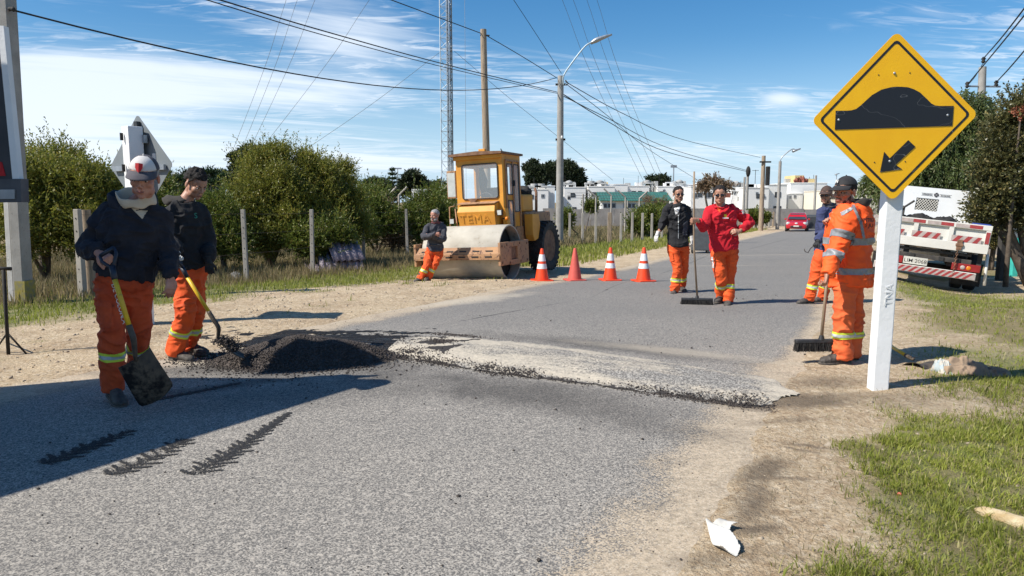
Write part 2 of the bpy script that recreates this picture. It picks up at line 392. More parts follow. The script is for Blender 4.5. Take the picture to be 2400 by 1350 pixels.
# ================================================================ ROAD
def resample(poly, n0):
    seg = np.hypot(*np.diff(poly, axis=0).T); s = np.concatenate([[0], np.cumsum(seg)]); t = sinhgrid(n0, 28, s[-1], 41, 6)
    return np.stack([np.interp(t, s, poly[:, 0]), np.interp(t, s, poly[:, 1])], 1)
Lr, Rr = resample(Ledge, 420), resample(Redge, 420); Rr2 = []
W = 40; off = np.linspace(-.075, 1.075, W)
RX = Lr[:, :1] + (Rr - Lr)[:, :1] * off[None]; RY = Lr[:, 1:] + (Rr - Lr)[:, 1:] * off[None]
RZ = prof(RY) + .004 + .03 * (1 - (2 * off[None] - 1) ** 2).clip(0) + (fbm(RX, RY, .8, 2, 9) - .5) * .008
roadZ = lambda x, y: None
V = np.stack([RX.ravel(), RY.ravel(), RZ.ravel()], 1); k0 = (np.arange(419)[:, None] * W + np.arange(W - 1)[None]).ravel()
Q = np.stack([k0, k0 + 1, k0 + W + 1, k0 + W], 1)
def blob(b, c, r, ang, nz, edge=.35, sc=3.0):
    g = b.n.new('ShaderNodeNewGeometry'); m = b.n.new('ShaderNodeMapping'); m.vector_type = 'TEXTURE'
    m.inputs['Location'].default_value = (c[0], c[1], 0); m.inputs['Rotation'].default_value = (0, 0, ang); m.inputs['Scale'].default_value = (r[0], r[1], 1000)
    b.l.new(g.outputs['Position'], m.inputs[0]); ln = b.n.new('ShaderNodeVectorMath'); ln.operation = 'LENGTH'; b.l.new(m.outputs[0], ln.inputs[0])
    return b.ramp(b.math('ADD', ln.outputs['Value'], b.math('MULTIPLY', b.math('SUBTRACT', nz, .5), sc)), 1 + edge, 1 - edge)
b = NB('worn asphalt'); v = b.map('World'); RA = math.atan2(DIR[1], DIR[0])
vst = b.map('World', (.25, 1, 1), (0, 0, 0))
big = b.noise(v, .5, 4); nz = b.noise(v, 2.2, 6, .65)
va = b.voro(v, 150, out='Color'); s_ = b.n.new('ShaderNodeSeparateColor'); b.l.new(va, s_.inputs[0])
st = s_.outputs[0]; st2 = s_.outputs[1]
stone = b.mix(st2, (.53, .475, .395), (.385, .352, .305))
col = b.mix(b.ramp(st, .30, .62), (.155, .143, .127), stone)
col = b.mix(b.ramp(st2, .93, .95), col, (.52, .48, .41))
col = b.mix(b.ramp(b.noise(v, 48, 3, .6), .42, .6, .38, 0), col, (.075, .073, .07))
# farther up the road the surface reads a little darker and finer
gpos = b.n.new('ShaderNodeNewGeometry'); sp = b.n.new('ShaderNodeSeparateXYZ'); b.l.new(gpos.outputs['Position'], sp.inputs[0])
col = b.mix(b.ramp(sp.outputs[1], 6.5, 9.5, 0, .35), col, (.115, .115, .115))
col = b.mix(b.ramp(big, .35, .7, .22, 0), col, (.12, .117, .112))
# dust along the edges
du = b.attr('dust'); dn = b.ramp(b.math('ADD', b.math('ADD', du, b.math('MULTIPLY', b.math('SUBTRACT', nz, .5), .8)), b.math('MULTIPLY', b.math('SUBTRACT', st, .5), .35)), .42, .62)
dustc = b.mix(b.ramp(b.noise(v, 30, 4), .4, .6), (.54, .43, .30), (.40, .32, .22))
dustc = b.mix(b.ramp(b.noise(v, 70, 3, .7), .56, .62, 0, .7), dustc, (.19, .15, .11)); dustc = b.mix(b.ramp(b.noise(v, 2.6, 6, .75), .54, .68, 0, .75), dustc, (.20, .155, .105)); dustc = b.mix(b.ramp(st2, .8, .9, 0, .5), dustc, (.62, .54, .42))
col = b.mix(b.math('MULTIPLY', dn, .86), col, dustc)
for px, r, ang, a in (((1230, 930), (.95, .36), -.45, .62), ((1560, 1010), (.5, .18), -.4, .3), ((700, 935), (1.0, .35), .2, .35), ((640, 860), (1.35, .5), -.1, .75), ((1450, 820), (1.2, .22), -.46, .55), ((1180, 815), (.5, .12), -.46, .5), ((1740, 950), (.35, .13), -.45, .6), ((480, 920), (.6, .1), .5, .5)):
    c = G(*px); col = b.mix(b.math('MULTIPLY', blob(b, c, r, ang, nz, .6, 1.6), a), col, (.035, .032, .03))
for px, r, ang, a in (((1095, 705), (1.15, .32), .75, .7), ((1280, 885), (1.3, .16), -.42, .4), ((1600, 830), (.9, .14), -.45, .5), ((1760, 600), (2.5, .10), .2, .5), ((1680, 625), (1.6, .07), .1, .45), ((900, 830), (.7, .1), 0, .35), ((430, 850), (.9, .22), .1, .7)):
    c = G(*px); col = b.mix(b.math('MULTIPLY', blob(b, c, r, ang, nz, .5, 2.2), a), col, (.47, .41, .32))
# pale scuffs
sc = b.ramp(b.noise(b.map('World', (.5, 5, 1), (0, 0, .25)), 1.7, 6, .7), .66, .72); col = b.mix(b.math('MULTIPLY', sc, .30), col, (.45, .40, .32))
for pa, pb, wd, al in (((1085, 757), (1240, 728), .018, .8), ((1248, 726), (1330, 712), .012, .6), ((1390, 700), (1480, 660), .012, .5), ((1560, 640), (1660, 600), .02, .6), ((1740, 590), (1850, 560), .03, .5), ((860, 1010), (1020, 930), .006, .3)):
    A_, B_ = G(*pa), G(*pb); d_ = B_ - A_; col = b.mix(b.math('MULTIPLY', blob(b, ((A_.x + B_.x) / 2, (A_.y + B_.y) / 2), (d_.xy.length / 2, wd), math.atan2(d_.y, d_.x), nz, .5, 3.0), al), col, (.03, .03, .03))
for px, r, ang, a in STAINS:
    c = G(*px); col = b.mix(b.math('MULTIPLY', blob(b, c, r, ang, nz, .6, 3.2), a), col, (.13, .10, .07))
b.bump(b.math('ADD', b.math('MULTIPLY', st, .6), b.noise(v, 60, 5, .6)), .55, .006)
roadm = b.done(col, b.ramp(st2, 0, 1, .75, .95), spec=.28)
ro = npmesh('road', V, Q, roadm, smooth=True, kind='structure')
a1 = sdist(V[:, 0], V[:, 1], Ledge); a2 = -sdist(V[:, 0], V[:, 1], Redge)
dust = np.clip(np.maximum(1 - a1 / .75, 1 - a2 / np.where(V[:, 1] < 6.5, .80, .45)), 0, 1)
at = ro.data.attributes.new('dust', 'FLOAT', 'POINT'); at.data.foreach_set('value', dust.astype(np.float32))
def rz(x, y):
    a1 = float(sdist(np.array([x]), np.array([y]), Ledge)[0]); a2 = -float(sdist(np.array([x]), np.array([y]), Redge)[0])
    t = a1 / max(a1 + a2, .1); return float(prof(y)) + .004 + max(0, .03 * (1 - (2 * t - 1) ** 2))
def rzv(X, Y):
    a1 = sdist(X, Y, Ledge); a2 = -sdist(X, Y, Redge); t = a1 / np.maximum(a1 + a2, .1); return prof(Y) + .004 + np.clip(.03 * (1 - (2 * t - 1) ** 2), 0, 1)
# ---- thin stains laid on the road, cut from a fine grid so that their outline is ragged
def decal(name, x0, x1, y0, y1, cell, maskf, matl, lift=.004, parent=None, hf=None):
    X, Y = np.meshgrid(np.arange(x0, x1, cell), np.arange(y0, y1, cell)); nx_ = X.shape[1]
    m = maskf(X, Y); zz = rzv(X, Y) + lift + (fbm(X, Y, .8, 2, 9) - .5) * .008 + (hf(X, Y, m) if hf else 0)
    ok = m > 0; k = (ok[:-1, :-1] & ok[1:, :-1] & ok[:-1, 1:] & ok[1:, 1:]); j, i = np.nonzero(k); k0 = j * nx_ + i
    q = np.stack([k0, k0 + 1, k0 + nx_ + 1, k0 + nx_], 1); used, inv = np.unique(q, return_inverse=True)
    V_ = np.stack([X.ravel(), Y.ravel(), zz.ravel()], 1)[used]; return npmesh(name, V_, inv.reshape(-1, 4), matl, parent, smooth=True)
def inpoly(X, Y, poly):
    c = np.zeros(X.shape, bool); n = len(poly)
    for i in range(n):
        (x1, y1), (x2, y2) = poly[i], poly[(i + 1) % n]
        c ^= ((y1 > Y) != (y2 > Y)) & (X < (x2 - x1) * (Y - y1) / (y2 - y1 + 1e-12) + x1)
    return c
def polysd(X, Y, poly):         # >0 inside, distance to edge
    d = np.full(X.shape, 1e9); n = len(poly)
    for i in range(n):
        (ax, ay), (bx, by) = poly[i], poly[(i + 1) % n]; dx, dy = bx - ax, by - ay
        t = np.clip(((X - ax) * dx + (Y - ay) * dy) / (dx * dx + dy * dy + 1e-12), 0, 1); d = np.minimum(d, np.hypot(X - ax - t * dx, Y - ay - t * dy))
    return np.where(inpoly(X, Y, poly), d, -d)
tb = NB('wet tar'); v = tb.map('World'); q_ = tb.noise(tb.map('World', (.5, 3, 1)), 2.2, 5, .65)
tb.bump(tb.math('ADD', tb.noise(v, 55, 4, .7), tb.voro(v, 90)), 1.0, .03)
tarm = tb.done(tb.mix(tb.ramp(tb.noise(v, 30, 4, .7), .5, .6), (.006, .006, .008), (.035, .03, .028)), tb.ramp(q_, .50, .60, .85, .16), spec=.35)
tp = [tuple(G(*p)[:2]) for p in ((450, 800), (520, 768), (700, 770), (860, 780), (1010, 783), (985, 800), (925, 832), (790, 822), (690, 815), (560, 822))]
xs = [p[0] for p in tp]; ys = [p[1] for p in tp]
def tmask(X, Y):
    s = polysd(X, Y, tp); st_ = fbm(X * .6, Y * 2.5, 3.2, 5, 5)
    return (s + (st_ - .5) * 1.3 + (fbm(X, Y, 18, 3, 8) - .5) * .5) + .0
t_ = decal('wet_tar', min(xs) - .2, max(xs) + .2, min(ys) - .2, max(ys) + .2, .011, tmask, tarm, .006)
tag(t_, 'shiny black wet tar spread in streaks on the road behind the asphalt heap', 'tar')
markm = mat('tar print', (.018, .017, .017), (.045, .042, .040), ro=.7, sc=30, bump=.8, bsc=120, bd=.006)
def track(pts, w0, w1, period, seed, dens=1.0):
    """a lugged tyre's print: swept bars of flattened tar crumbs either side of a smeared middle"""
    rg = np.random.default_rng(seed); pts = np.array([tuple(G(*p)[:2]) for p in pts]); sg = np.hypot(*np.diff(pts, axis=0).T); cs = np.r_[0, np.cumsum(sg)]; tot = cs[-1]
    n = int(9500 * tot * dens); bar = rg.integers(0, int(tot / period), n); sd = rg.choice([-1, 1], n); l = rg.random(n) ** .9; la = bar * period + (sd > 0) * period * .5 + l * .055 + rg.normal(0, .0085, n) * (1.1 - .6 * l); w_ = w0 + (w1 - w0) * la / tot; lat = sd * l * w_ * (1 + .25 * np.sin(bar * 2.3 + seed)) + rg.normal(0, .003, n)
    m = n // 3; la = np.r_[la, rg.random(m) * tot]; lat = np.r_[lat, rg.normal(0, .32, m) * (w0 + (w1 - w0) * la[-m:] / tot)]
    k = (la > 0) & (la < tot) & (rg.random(len(la)) < np.clip(2.2 * fbm(la, lat, 7, 3, seed) - .30, .1, 1)); la, lat = la[k], lat[k]
    x, y = np.interp(la, cs, pts[:, 0]), np.interp(la, cs, pts[:, 1]); d = np.array([(pts[-1] - pts[0])[1], -(pts[-1] - pts[0])[0]]); d /= np.hypot(*d); x = x + d[0] * lat; y = y + d[1] * lat
    r_ = rg.uniform(.0025, .0055, len(x)); o = stones('tyre_print', np.stack([x, y, rzv(x, y) + .004], 1), r_, markm, ro, 'stuff', .3); return o
TRACKS = (([(455, 1128), (560, 1065), (680, 978)], .115, .025, .062, 3), ([(262, 1128), (360, 1085), (440, 1042)], .125, .07, .066, 4), ([(105, 1100), (210, 1060), (310, 1020)], .11, .06, .066, 5), ([(350, 948), (470, 925), (565, 905)], .05, .03, .066, 6))
# ================================================================ SPEED BUMP
bl = np.array(G(990, 818)[:2]); br = np.array(G(1806, 922)[:2]); ba = (br - bl); blen = np.linalg.norm(ba); ba /= blen; bn = np.array([-ba[1], ba[0]]); bw = .56
def bump_uv(X, Y): return (X - bl[0]) * ba[0] + (Y - bl[1]) * ba[1], (X - bl[0]) * bn[0] + (Y - bl[1]) * bn[1]
def bmask(X, Y):
    u, v_ = bump_uv(X, Y); n_ = fbm(X, Y, 6, 4, 51) - .5 + .6 * (fbm(X, Y, 1.8, 3, 57) - .5)
    ww = bw * (1 + .12 * np.sin(u * 1.3)); uu = np.clip(np.minimum(u + .28, blen + .16 - u + .9 * (fbm(X, Y, 3.0, 3, 59) - .5)) / .45, 0, 1)
    return (1 - (np.abs(v_) / (ww * np.sqrt(1 - (1 - uu) ** 2) + 1e-4)) ** 2) + n_ * .38
def bh(X, Y, m):
    u, v_ = bump_uv(X, Y); return .058 * np.clip(m, 0, 1) ** .85 * (.25 + .75 * np.clip((blen + .35 - u) / 1.3, 0, 1)) + (fbm(X, Y, 7, 4, 52) - .5) * .014 * sstep(m, 0, .2) + (fbm(X, Y, 45, 3, 53) - .5) * .006
b = NB('dusty bump asphalt'); v = b.map('World'); ang = math.atan2(ba[1], ba[0])
va = b.voro(v, 95, out='Color'); s_ = b.n.new('ShaderNodeSeparateColor'); b.l.new(va, s_.inputs[0]); st = s_.outputs[0]
col = b.mix(b.ramp(st, .3, .75), (.15, .14, .127), (.40, .375, .33))
vs = b.n.new('ShaderNodeMapping'); vs.vector_type = 'TEXTURE'; vs.inputs['Rotation'].default_value = (0, 0, ang); vs.inputs['Scale'].default_value = (2.4, .62, 1)
g_ = b.n.new('ShaderNodeNewGeometry'); b.l.new(g_.outputs['Position'], vs.inputs[0])
n_ = b.noise(vs.outputs[0], 2.3, 7, .68, .4); ed = b.attr('edge')
dm = b.math('ADD', b.math('ADD', n_, b.math('MULTIPLY', b.math('SUBTRACT', st, .5), .14)), ed)
dustc = b.mix(b.ramp(b.noise(v, 25, 4), .35, .65), (.58, .51, .40), (.46, .405, .32))
col = b.mix(b.ramp(dm, .45, .61, 0, .9), col, dustc)
col = b.mix(b.ramp(b.attr('crumb'), .3, .7), col, (.05, .045, .042))
b.bump(b.math('ADD', b.math('MULTIPLY', st, .5), b.noise(v, 50, 5, .7)), .7, .01)
bumpm = b.done(col, .93, spec=.2)
bo = decal('speed_bump', min(bl[0], br[0]) - .8, max(bl[0], br[0]) + .9, min(bl[1], br[1]) - .9, max(bl[1], br[1]) + 0.9, .011, bmask, bumpm, .002, None, bh)
tag(bo, 'asphalt speed bump dusted with pale sand across the road', 'speed bump')
co = np.empty(len(bo.data.vertices) * 3, np.float32); bo.data.vertices.foreach_get('co', co); co = co.reshape(-1, 3)
u, v_ = bump_uv(co[:, 0], co[:, 1]); m_ = bmask(co[:, 0], co[:, 1])
edge = .34 * (fbm(co[:, 0], co[:, 1], 1.6, 3, 58) - .5) + .07 * np.exp(-((v_ + .36) / .14) ** 2) + .10 * np.exp(-((v_ - .40) / .10) ** 2) - .10 * (1 - sstep(m_, .02, .22)) - .10 * sstep(u, 2.4, 3.0) * (1 - sstep(u, 3.0, 3.4)) + .08 * (1 - sstep(u, .2, 1.2)) + .14 * sstep(u, 3.35, 3.6) - .005
crumb = (1 - sstep(m_ + (fbm(co[:, 0], co[:, 1], 12, 3, 6) - .5) * .35, .05, .17)) * (v_ < .1)
crumb = np.maximum(crumb, (np.abs(u - .2) < .3) * (fbm(co[:, 0], co[:, 1], 8, 3, 77) > .55) * .9)
for nm, arr in (('edge', edge), ('crumb', crumb)):
    at = bo.data.attributes.new(nm, 'FLOAT', 'POINT'); at.data.foreach_set('value', arr.astype(np.float32))
# ================================================================ STONES, HEAP
OCT = np.array([(1, 0, 0), (-1, 0, 0), (0, 1, 0), (0, -1, 0), (0, 0, 1), (0, 0, -1)], float)
OF = np.array([(0, 2, 4), (2, 1, 4), (1, 3, 4), (3, 0, 4), (2, 0, 5), (1, 2, 5), (3, 1, 5), (0, 3, 5)])
def stones(name, C_, r, matl, parent=None, kind='stuff', flat=.75):
    n = len(C_); r = np.broadcast_to(r, n); q = rng.normal(size=(n, 4)); q /= np.linalg.norm(q, axis=1)[:, None]
    a, b_, c, d = q.T; Rm = np.stack([np.stack([1 - 2 * (c * c + d * d), 2 * (b_ * c - a * d), 2 * (b_ * d + a * c)], -1), np.stack([2 * (b_ * c + a * d), 1 - 2 * (b_ * b_ + d * d), 2 * (c * d - a * b_)], -1), np.stack([2 * (b_ * d - a * c), 2 * (c * d + a * b_), 1 - 2 * (b_ * b_ + c * c)], -1)], 1)
    vv = OCT[None] * rng.uniform(.6, 1.25, (n, 6, 1)); vv = np.einsum('nij,nkj->nki', Rm, vv) * r[:, None, None]; vv[..., 2] *= flat
    vv += C_[:, None, :]; ff = (np.arange(n)[:, None, None] * 6 + OF[None]).reshape(-1, 3)
    return npmesh(name, vv.reshape(-1, 3), ff, matl, parent, kind=kind)
hc = np.array(G(680, 868)[:2]) + np.array([0, .38])
def heap_h(X, Y):
    u, v_ = X - hc[0], Y - hc[1]; n_ = fbm(X, Y, 3.2, 4, 61) - .5
    r = np.hypot(u / (.84 - .02 * (u > 0)), v_ / .52) + n_ * .28
    h = .225 * np.clip(1 - r, 0, 1) ** .9 + .05 * np.exp(-(((u - .62) / .3) ** 2 + ((v_ + .05) / .25) ** 2)) * (r < 1.2)
    return h, r
X, Y = np.meshgrid(np.arange(hc[0] - 1.35, hc[0] + 1.35, .018), np.arange(hc[1] - .85, hc[1] + .8, .018)); h, r = heap_h(X, Y)
Z = rzv(X, Y) + h + (fbm(X, Y, 22, 3, 62) - .5) * .03 * (r < 1.1) - .004 - .03 * sstep(r, .98, 1.1)
asm = NB('fresh asphalt'); v = asm.map('World'); i_ = asm.island()
c_ = asm.mix(asm.ramp(i_, 0, 1), (.030, .024, .021), (.085, .068, .058)); c_ = asm.mix(asm.ramp(asm.noise(v, 70, 3), .5, .62, 0, .5), c_, (.10, .082, .07))
asm.bump(asm.noise(v, 90, 4, .6), .8, .01); freshm = asm.done(c_, .72, spec=.35)
heap = thing('asphalt_heap', 'dark heap of loose fresh asphalt on the road beside the young shoveller', 'asphalt heap', (hc[0], hc[1], 0))
nx_ = X.shape[1]; k0 = (np.arange(X.shape[0] - 1)[:, None] * nx_ + np.arange(nx_ - 1)[None]).ravel(); hrm = ((r[:-1, :-1] < 1.12) & (r[1:, 1:] < 1.12)).ravel(); k0 = k0[hrm]
npmesh('mound', np.stack([X.ravel() - hc[0], Y.ravel() - hc[1], Z.ravel()], 1), np.stack([k0, k0 + 1, k0 + nx_ + 1, k0 + nx_], 1), freshm, heap, smooth=True)
n = 17000; hx = hc[0] + rng.normal(0, .53, n); hy = hc[1] + rng.normal(0, .34, n); hh, rr = heap_h(hx, hy)
keep = (rr < 1.0) | (rng.random(n) < np.exp(-(rr - 1) * 4.2)); hx, hy, hh = hx[keep], hy[keep], hh[keep]
rr_ = rng.uniform(.006, .0135, len(hx)); stones('loose_asphalt', np.stack([hx - hc[0], hy - hc[1], rzv(hx, hy) + hh + rr_ * .5], 1), rr_, freshm, heap)
for t_a in TRACKS: track(*t_a)
# crumbs: along the near edge of the bump, on its left end, round the tar, sprinkled over the road
def crumbs():
    cs = []
    u = rng.uniform(-.3, blen + .3, 5200); v_ = -.54 + rng.normal(0, 1, 5200) * (.02 + .09 * fbm(u, u * 0, 2.2, 3, 71) ** 1.5) - .03 * np.sin(u * 1.3); kk = rng.random(5200) < np.clip((fbm(u, u * 0, 3.5, 3, 72) - .30) * 3, .1, 1); u, v_ = u[kk], v_[kk]; p = bl + u[:, None] * ba + v_[:, None] * bn; cs.append(p)
    for px, n_, sx_, sy_ in (((1040, 820), 500, .10, .06), ((1070, 793), 600, .2, .04), ((960, 838), 500, .2, .08), ((925, 815), 200, .15, .1), ((700, 790), 250, .5, .05), ((960, 798), 220, .25, .06), ((1765, 950), 700, .22, .07), ((430, 845), 260, .3, .14), ((560, 900), 120, .5, .12)):
        c = np.array(G(*px)[:2]); q = rng.normal(size=(n_, 2)) * (sx_, sy_); ca, sa = math.cos(-.45), math.sin(-.45); cs.append(c + np.stack([q[:, 0] * ca - q[:, 1] * sa, q[:, 0] * sa + q[:, 1] * ca], 1))
    p = np.concatenate(cs); m = np.clip(bmask(p[:, 0], p[:, 1]), 0, 1); z = rzv(p[:, 0], p[:, 1]) + np.where(m > 0, .060 * m ** .80, 0)
    r_ = rng.uniform(.003, .011, len(p)) * rng.uniform(.6, 1.1, len(p)); return np.concatenate([p, (z + r_ * .6)[:, None]], 1), r_
C_, r_ = crumbs(); o = stones('asphalt_crumbs', C_, r_, freshm); tag(o, 'black asphalt crumbs strewn along the edge of the speed bump', 'crumbs')
n = 2600; t = rng.uniform(-3, 12, n) ; yy = 2.0 + rng.random(n) ** 1.2 * 12; lx = np.interp(yy, Ledge[:, 1], Ledge[:, 0]); rx = np.interp(yy, Redge[:, 1], Redge[:, 0]); xx = lx + (rx - lx) * rng.uniform(0, 1.2, n)
r_ = rng.uniform(.002, .0065, n) * np.where(rng.random(n) < .06, 2.2, 1); o = stones('road_pebbles', np.stack([xx, yy, np.maximum(rzv(xx, yy), tz(xx, yy)) + r_ * .4], 1), r_, freshm)
tag(o, 'small dark pebbles scattered over the worn road surface', 'pebbles')
sandst = mat('pale stone', (.42, .34, .24), (.25, .2, .15), sc=3, bump=0); n = 4200
xx = rng.uniform(-9, 1, n); yy = rng.uniform(5, 19, n); a = -sdist(xx, yy, Ledge); k = (a > .1) & (a < 4.5); xx, yy = xx[k], yy[k]; r_ = rng.gamma(2, .006, len(xx)).clip(.004, .045)
C1 = np.stack([xx, yy, tz(xx, yy) + .016], 1); xx = rng.uniform(.5, 8, 2600); yy = rng.uniform(2.2, 12, 2600); bb = sdist(xx, yy, Redge); k = (bb > 0) & (bb < 4); xx, yy = xx[k], yy[k]
C1 = np.concatenate([C1, np.stack([xx, yy, tz(xx, yy) + .014], 1)]); r_ = np.concatenate([r_, rng.gamma(2, .0035, len(xx)).clip(.002, .02)])
o = stones('verge_stones', C1, r_, sandst); tag(o, 'pale stones and clods lying on the sandy verges', 'stones')
# ================================================================ GRASS
def blades(name, X, Y, Hh, wd, matl, lab, cat='grass', lean=.6):
    n = len(X); z = tz(X, Y) + .002; az = rng.uniform(0, 2 * PI, n); la = rng.uniform(0, 2 * PI, n); le = rng.uniform(.15, 1, n) * lean
    dx, dy = np.cos(az) * wd / 2, np.sin(az) * wd / 2; ox, oy = np.cos(la) * Hh * le, np.sin(la) * Hh * le; up = Hh * np.sqrt(np.clip(1 - (le * .8) ** 2, .1, 1))
    b0 = np.stack([X - dx, Y - dy, z], 1); b1 = np.stack([X + dx, Y + dy, z], 1)
    m0 = np.stack([X - dx * .8 + ox * .35, Y - dy * .8 + oy * .35, z + up * .6], 1); m1 = np.stack([X + dx * .8 + ox * .35, Y + dy * .8 + oy * .35, z + up * .6], 1)
    tp_ = np.stack([X + ox, Y + oy, z + up], 1); V = np.stack([b0, b1, m1, m0, tp_], 1).reshape(-1, 3)
    i = np.arange(n)[:, None] * 5; Ft = np.concatenate([i + [0, 1, 2], i + [0, 2, 3], i + [3, 2, 4]]); o = npmesh(name, V, Ft, matl, kind='stuff'); return tag(o, lab, cat)
grassm = leafmat('green grass', (.19, .235, .030), (.37, .39, .070), (.50, .43, .19), .55, .4)
drym = leafmat('dry grass', (.20, .16, .075), (.34, .27, .14), (.12, .15, .04), .7, .3)
def scatter(n, x0, x1, y0, y1, side, dens=lambda g, d: g):
    X = rng.uniform(x0, x1, n); Y = rng.uniform(y0, y1, n); vis = (np.abs(X / np.maximum(Y, .1)) < .95); X, Y = X[vis], Y[vis]
    g, d = grass_mask(X, Y); s = sdist(X, Y, Redge) > .2 if side > 0 else sdist(X, Y, Ledge) < -.5
    cl = fbm(X, Y, 9, 3, 91); k = s & (rng.random(len(X)) < dens(g, d) * np.clip((cl - .28) * 3.2, .12, 1)); return X[k], Y[k], d[k]
X, Y, d = scatter(460000, .9, 5.5, 2.0, 6.0, 1); k = rng.random(len(X)) < .35 + .65 * (1 - d); X, Y = X[k], Y[k]
hg = rng.gamma(5, .0075, len(X)).clip(.012, .11) * np.where(fbm(X, Y, 3, 3, 92) > .55, 1.35, .85)
blades('verge_grass', X, Y, hg, rng.uniform(.0035, .007, len(X)), grassm, 'short green grass on the near right verge', lean=.85)
X, Y, d = scatter(90000, .9, 5.5, 2.0, 6.0, 1, lambda g, d: .15 + .6 * g * (.3 + d)); blades('dry_grass', X, Y, rng.gamma(5, .006, len(X)).clip(.01, .09), rng.uniform(.002, .005, len(X)), drym, 'dry straw coloured grass among the green on the near right verge', lean=.95)
X, Y, d = scatter(230000, 2.5, 16, 5.2, 18, 1); blades('patchy_grass', X, Y, rng.gamma(5, .008, len(X)).clip(.015, .1), rng.uniform(.006, .012, len(X)), grassm, 'patchy green grass on the verge around the dump truck', lean=.8)
X, Y, d = scatter(200000, -14, 3, 7, 24, -1, lambda g, d: g * (1 - .8 * d)); blades('roadside_grass', X, Y, rng.gamma(5, .014, len(X)).clip(.03, .2), rng.uniform(.008, .016, len(X)), grassm, 'green grass strip between the sand and the fence posts')
X, Y, d = scatter(260000, -17, 2, 8, 30, -1, lambda g, d: d * g); blades('tall_dry_grass', X, Y, rng.gamma(5, .033, len(X)).clip(.05, .4), rng.uniform(.008, .016, len(X)), drym, 'tall dry grass behind the fence under the shrubs', lean=.5)
X = rng.uniform(0, 26, 130000); Y = rng.uniform(20, 62, 130000); a = -sdist(X, Y, Ledge); k = (a > 1.5) & (a < 24); X, Y, a = X[k], Y[k], a[k]
k = (a < 5.5); blades('far_roadside_grass', X[k], Y[k], rng.gamma(5, .03, k.sum()).clip(.05, .3), .03, grassm, 'green grass strip beside the far part of the road')
blades('field_grass', X[~k], Y[~k], rng.gamma(5, .06, (~k).sum()).clip(.1, .6), .04, drym, 'rough dry grass of the field in front of the grey wall')
# ================================================================ PEOPLE
skinA = mat('tanned skin', (.46, .25, .16), (.36, .17, .11), ro=.5, sc=14, bump=.25, bsc=160, bd=.002)
skinR = mat('ruddy skin', (.50, .25, .17), (.38, .15, .10), ro=.5, sc=14, bump=.4, bsc=120, bd=.003)
skinB = mat('brown skin', (.42, .22, .14), (.32, .15, .09), ro=.5, sc=14, bump=.25, bsc=160, bd=.002)
navyc = mat('navy black fleece', (.012, .012, .018), (.022, .022, .030), ro=.95, sc=8, bump=.6, bsc=260, bd=.002)
blackc = mat('black cloth', (.010, .010, .011), (.020, .020, .022), ro=.92, sc=8, bump=.5, bsc=220, bd=.002)
greyc = mat('charcoal cloth', (.045, .045, .055), (.07, .07, .08), ro=.95, sc=9, bump=.5, bsc=220, bd=.002)
hoodc = mat('brown grey hood cloth', (.055, .050, .045), (.035, .032, .03), ro=.95, sc=9, bump=.5, bsc=220, bd=.002)
bluec = mat('dull blue cloth', (.035, .045, .11), (.05, .06, .14), ro=.92, sc=9, bump=.5, bsc=200, bd=.002)
redc = mat('bright red fleece', (.60, .008, .022), (.46, .006, .016), ro=.9, sc=5, bump=.5, bsc=220, bd=.002)
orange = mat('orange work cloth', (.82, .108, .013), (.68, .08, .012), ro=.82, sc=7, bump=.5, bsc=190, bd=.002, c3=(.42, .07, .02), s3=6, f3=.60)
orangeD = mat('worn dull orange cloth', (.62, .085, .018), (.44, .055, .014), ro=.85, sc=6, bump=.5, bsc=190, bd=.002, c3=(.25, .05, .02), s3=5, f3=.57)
orangeL = mat('faded orange cloth', (.78, .14, .035), (.68, .105, .026), ro=.85, sc=7, bump=.5, bsc=190, bd=.002, c3=(.34, .10, .04), s3=5, f3=.62)
hivis = mat('hi vis orange cloth', (.98, .120, .012), (.90, .095, .010), ro=.75, sc=5, bump=.35, bsc=120, bd=.002)
lime = mat('lime tape', (.72, .82, .06), (.62, .72, .05), ro=.6, bump=0)
silver = mat('silver tape', (.50, .52, .50), (.40, .42, .41), ro=.4, sc=30, bump=.3, bsc=200, bd=.001)
greytape = mat('grey reflective tape', (.27, .28, .29), (.21, .22, .23), ro=.45, sc=30, bump=.3, bsc=200, bd=.001)
bootm = mat('dusty dark boot leather', (.035, .032, .030), (.10, .085, .07), ro=.75, sc=18, bump=.5, bsc=90, bd=.004)
solem = mat('boot sole', (.05, .045, .04), (.12, .10, .08), ro=.9, sc=30, bump=0)
glovew = mat('white work glove', (.66, .64, .60), (.50, .48, .44), ro=.9, sc=20, bump=.5, bsc=200, bd=.002)
gloveb = mat('black work glove', (.012, .012, .013), (.03, .03, .03), ro=.8, sc=20, bump=.5, bsc=200, bd=.002)
hairb = mat('dark hair', (.008, .006, .005), (.016, .012, .010), ro=.85, sc=60, bump=1, bsc=240, bd=.006, ssc=(1, 1, .3))
hairg = mat('grey hair', (.20, .19, .18), (.36, .35, .34), ro=.7, sc=60, bump=1, bsc=240, bd=.006, ssc=(1, 1, .3))
beardw = mat('white grey beard', (.42, .40, .38), (.22, .20, .19), ro=.8, sc=50, bump=1, bsc=240, bd=.006)
stubb = mat('dark stubble', (.05, .03, .022), (.09, .055, .04), ro=.8, sc=70, bump=1, bsc=240, bd=.004)
lipm = mat('lips', (.30, .10, .08), ro=.5, bump=0)
eyew = mat('eye white', (.62, .58, .54), ro=.3, bump=0)
eyed = mat('dark iris', (.012, .008, .006), ro=.2, bump=0)
lensm = mat('dark lens', (.006, .006, .008), ro=.08, bump=0, spec=.9)
teeth = mat('teeth', (.75, .72, .64), ro=.3, bump=0)
capw = mat('white cap cloth', (.62, .59, .56), (.52, .50, .48), ro=.85, sc=12, bump=.4, bsc=200, bd=.002)
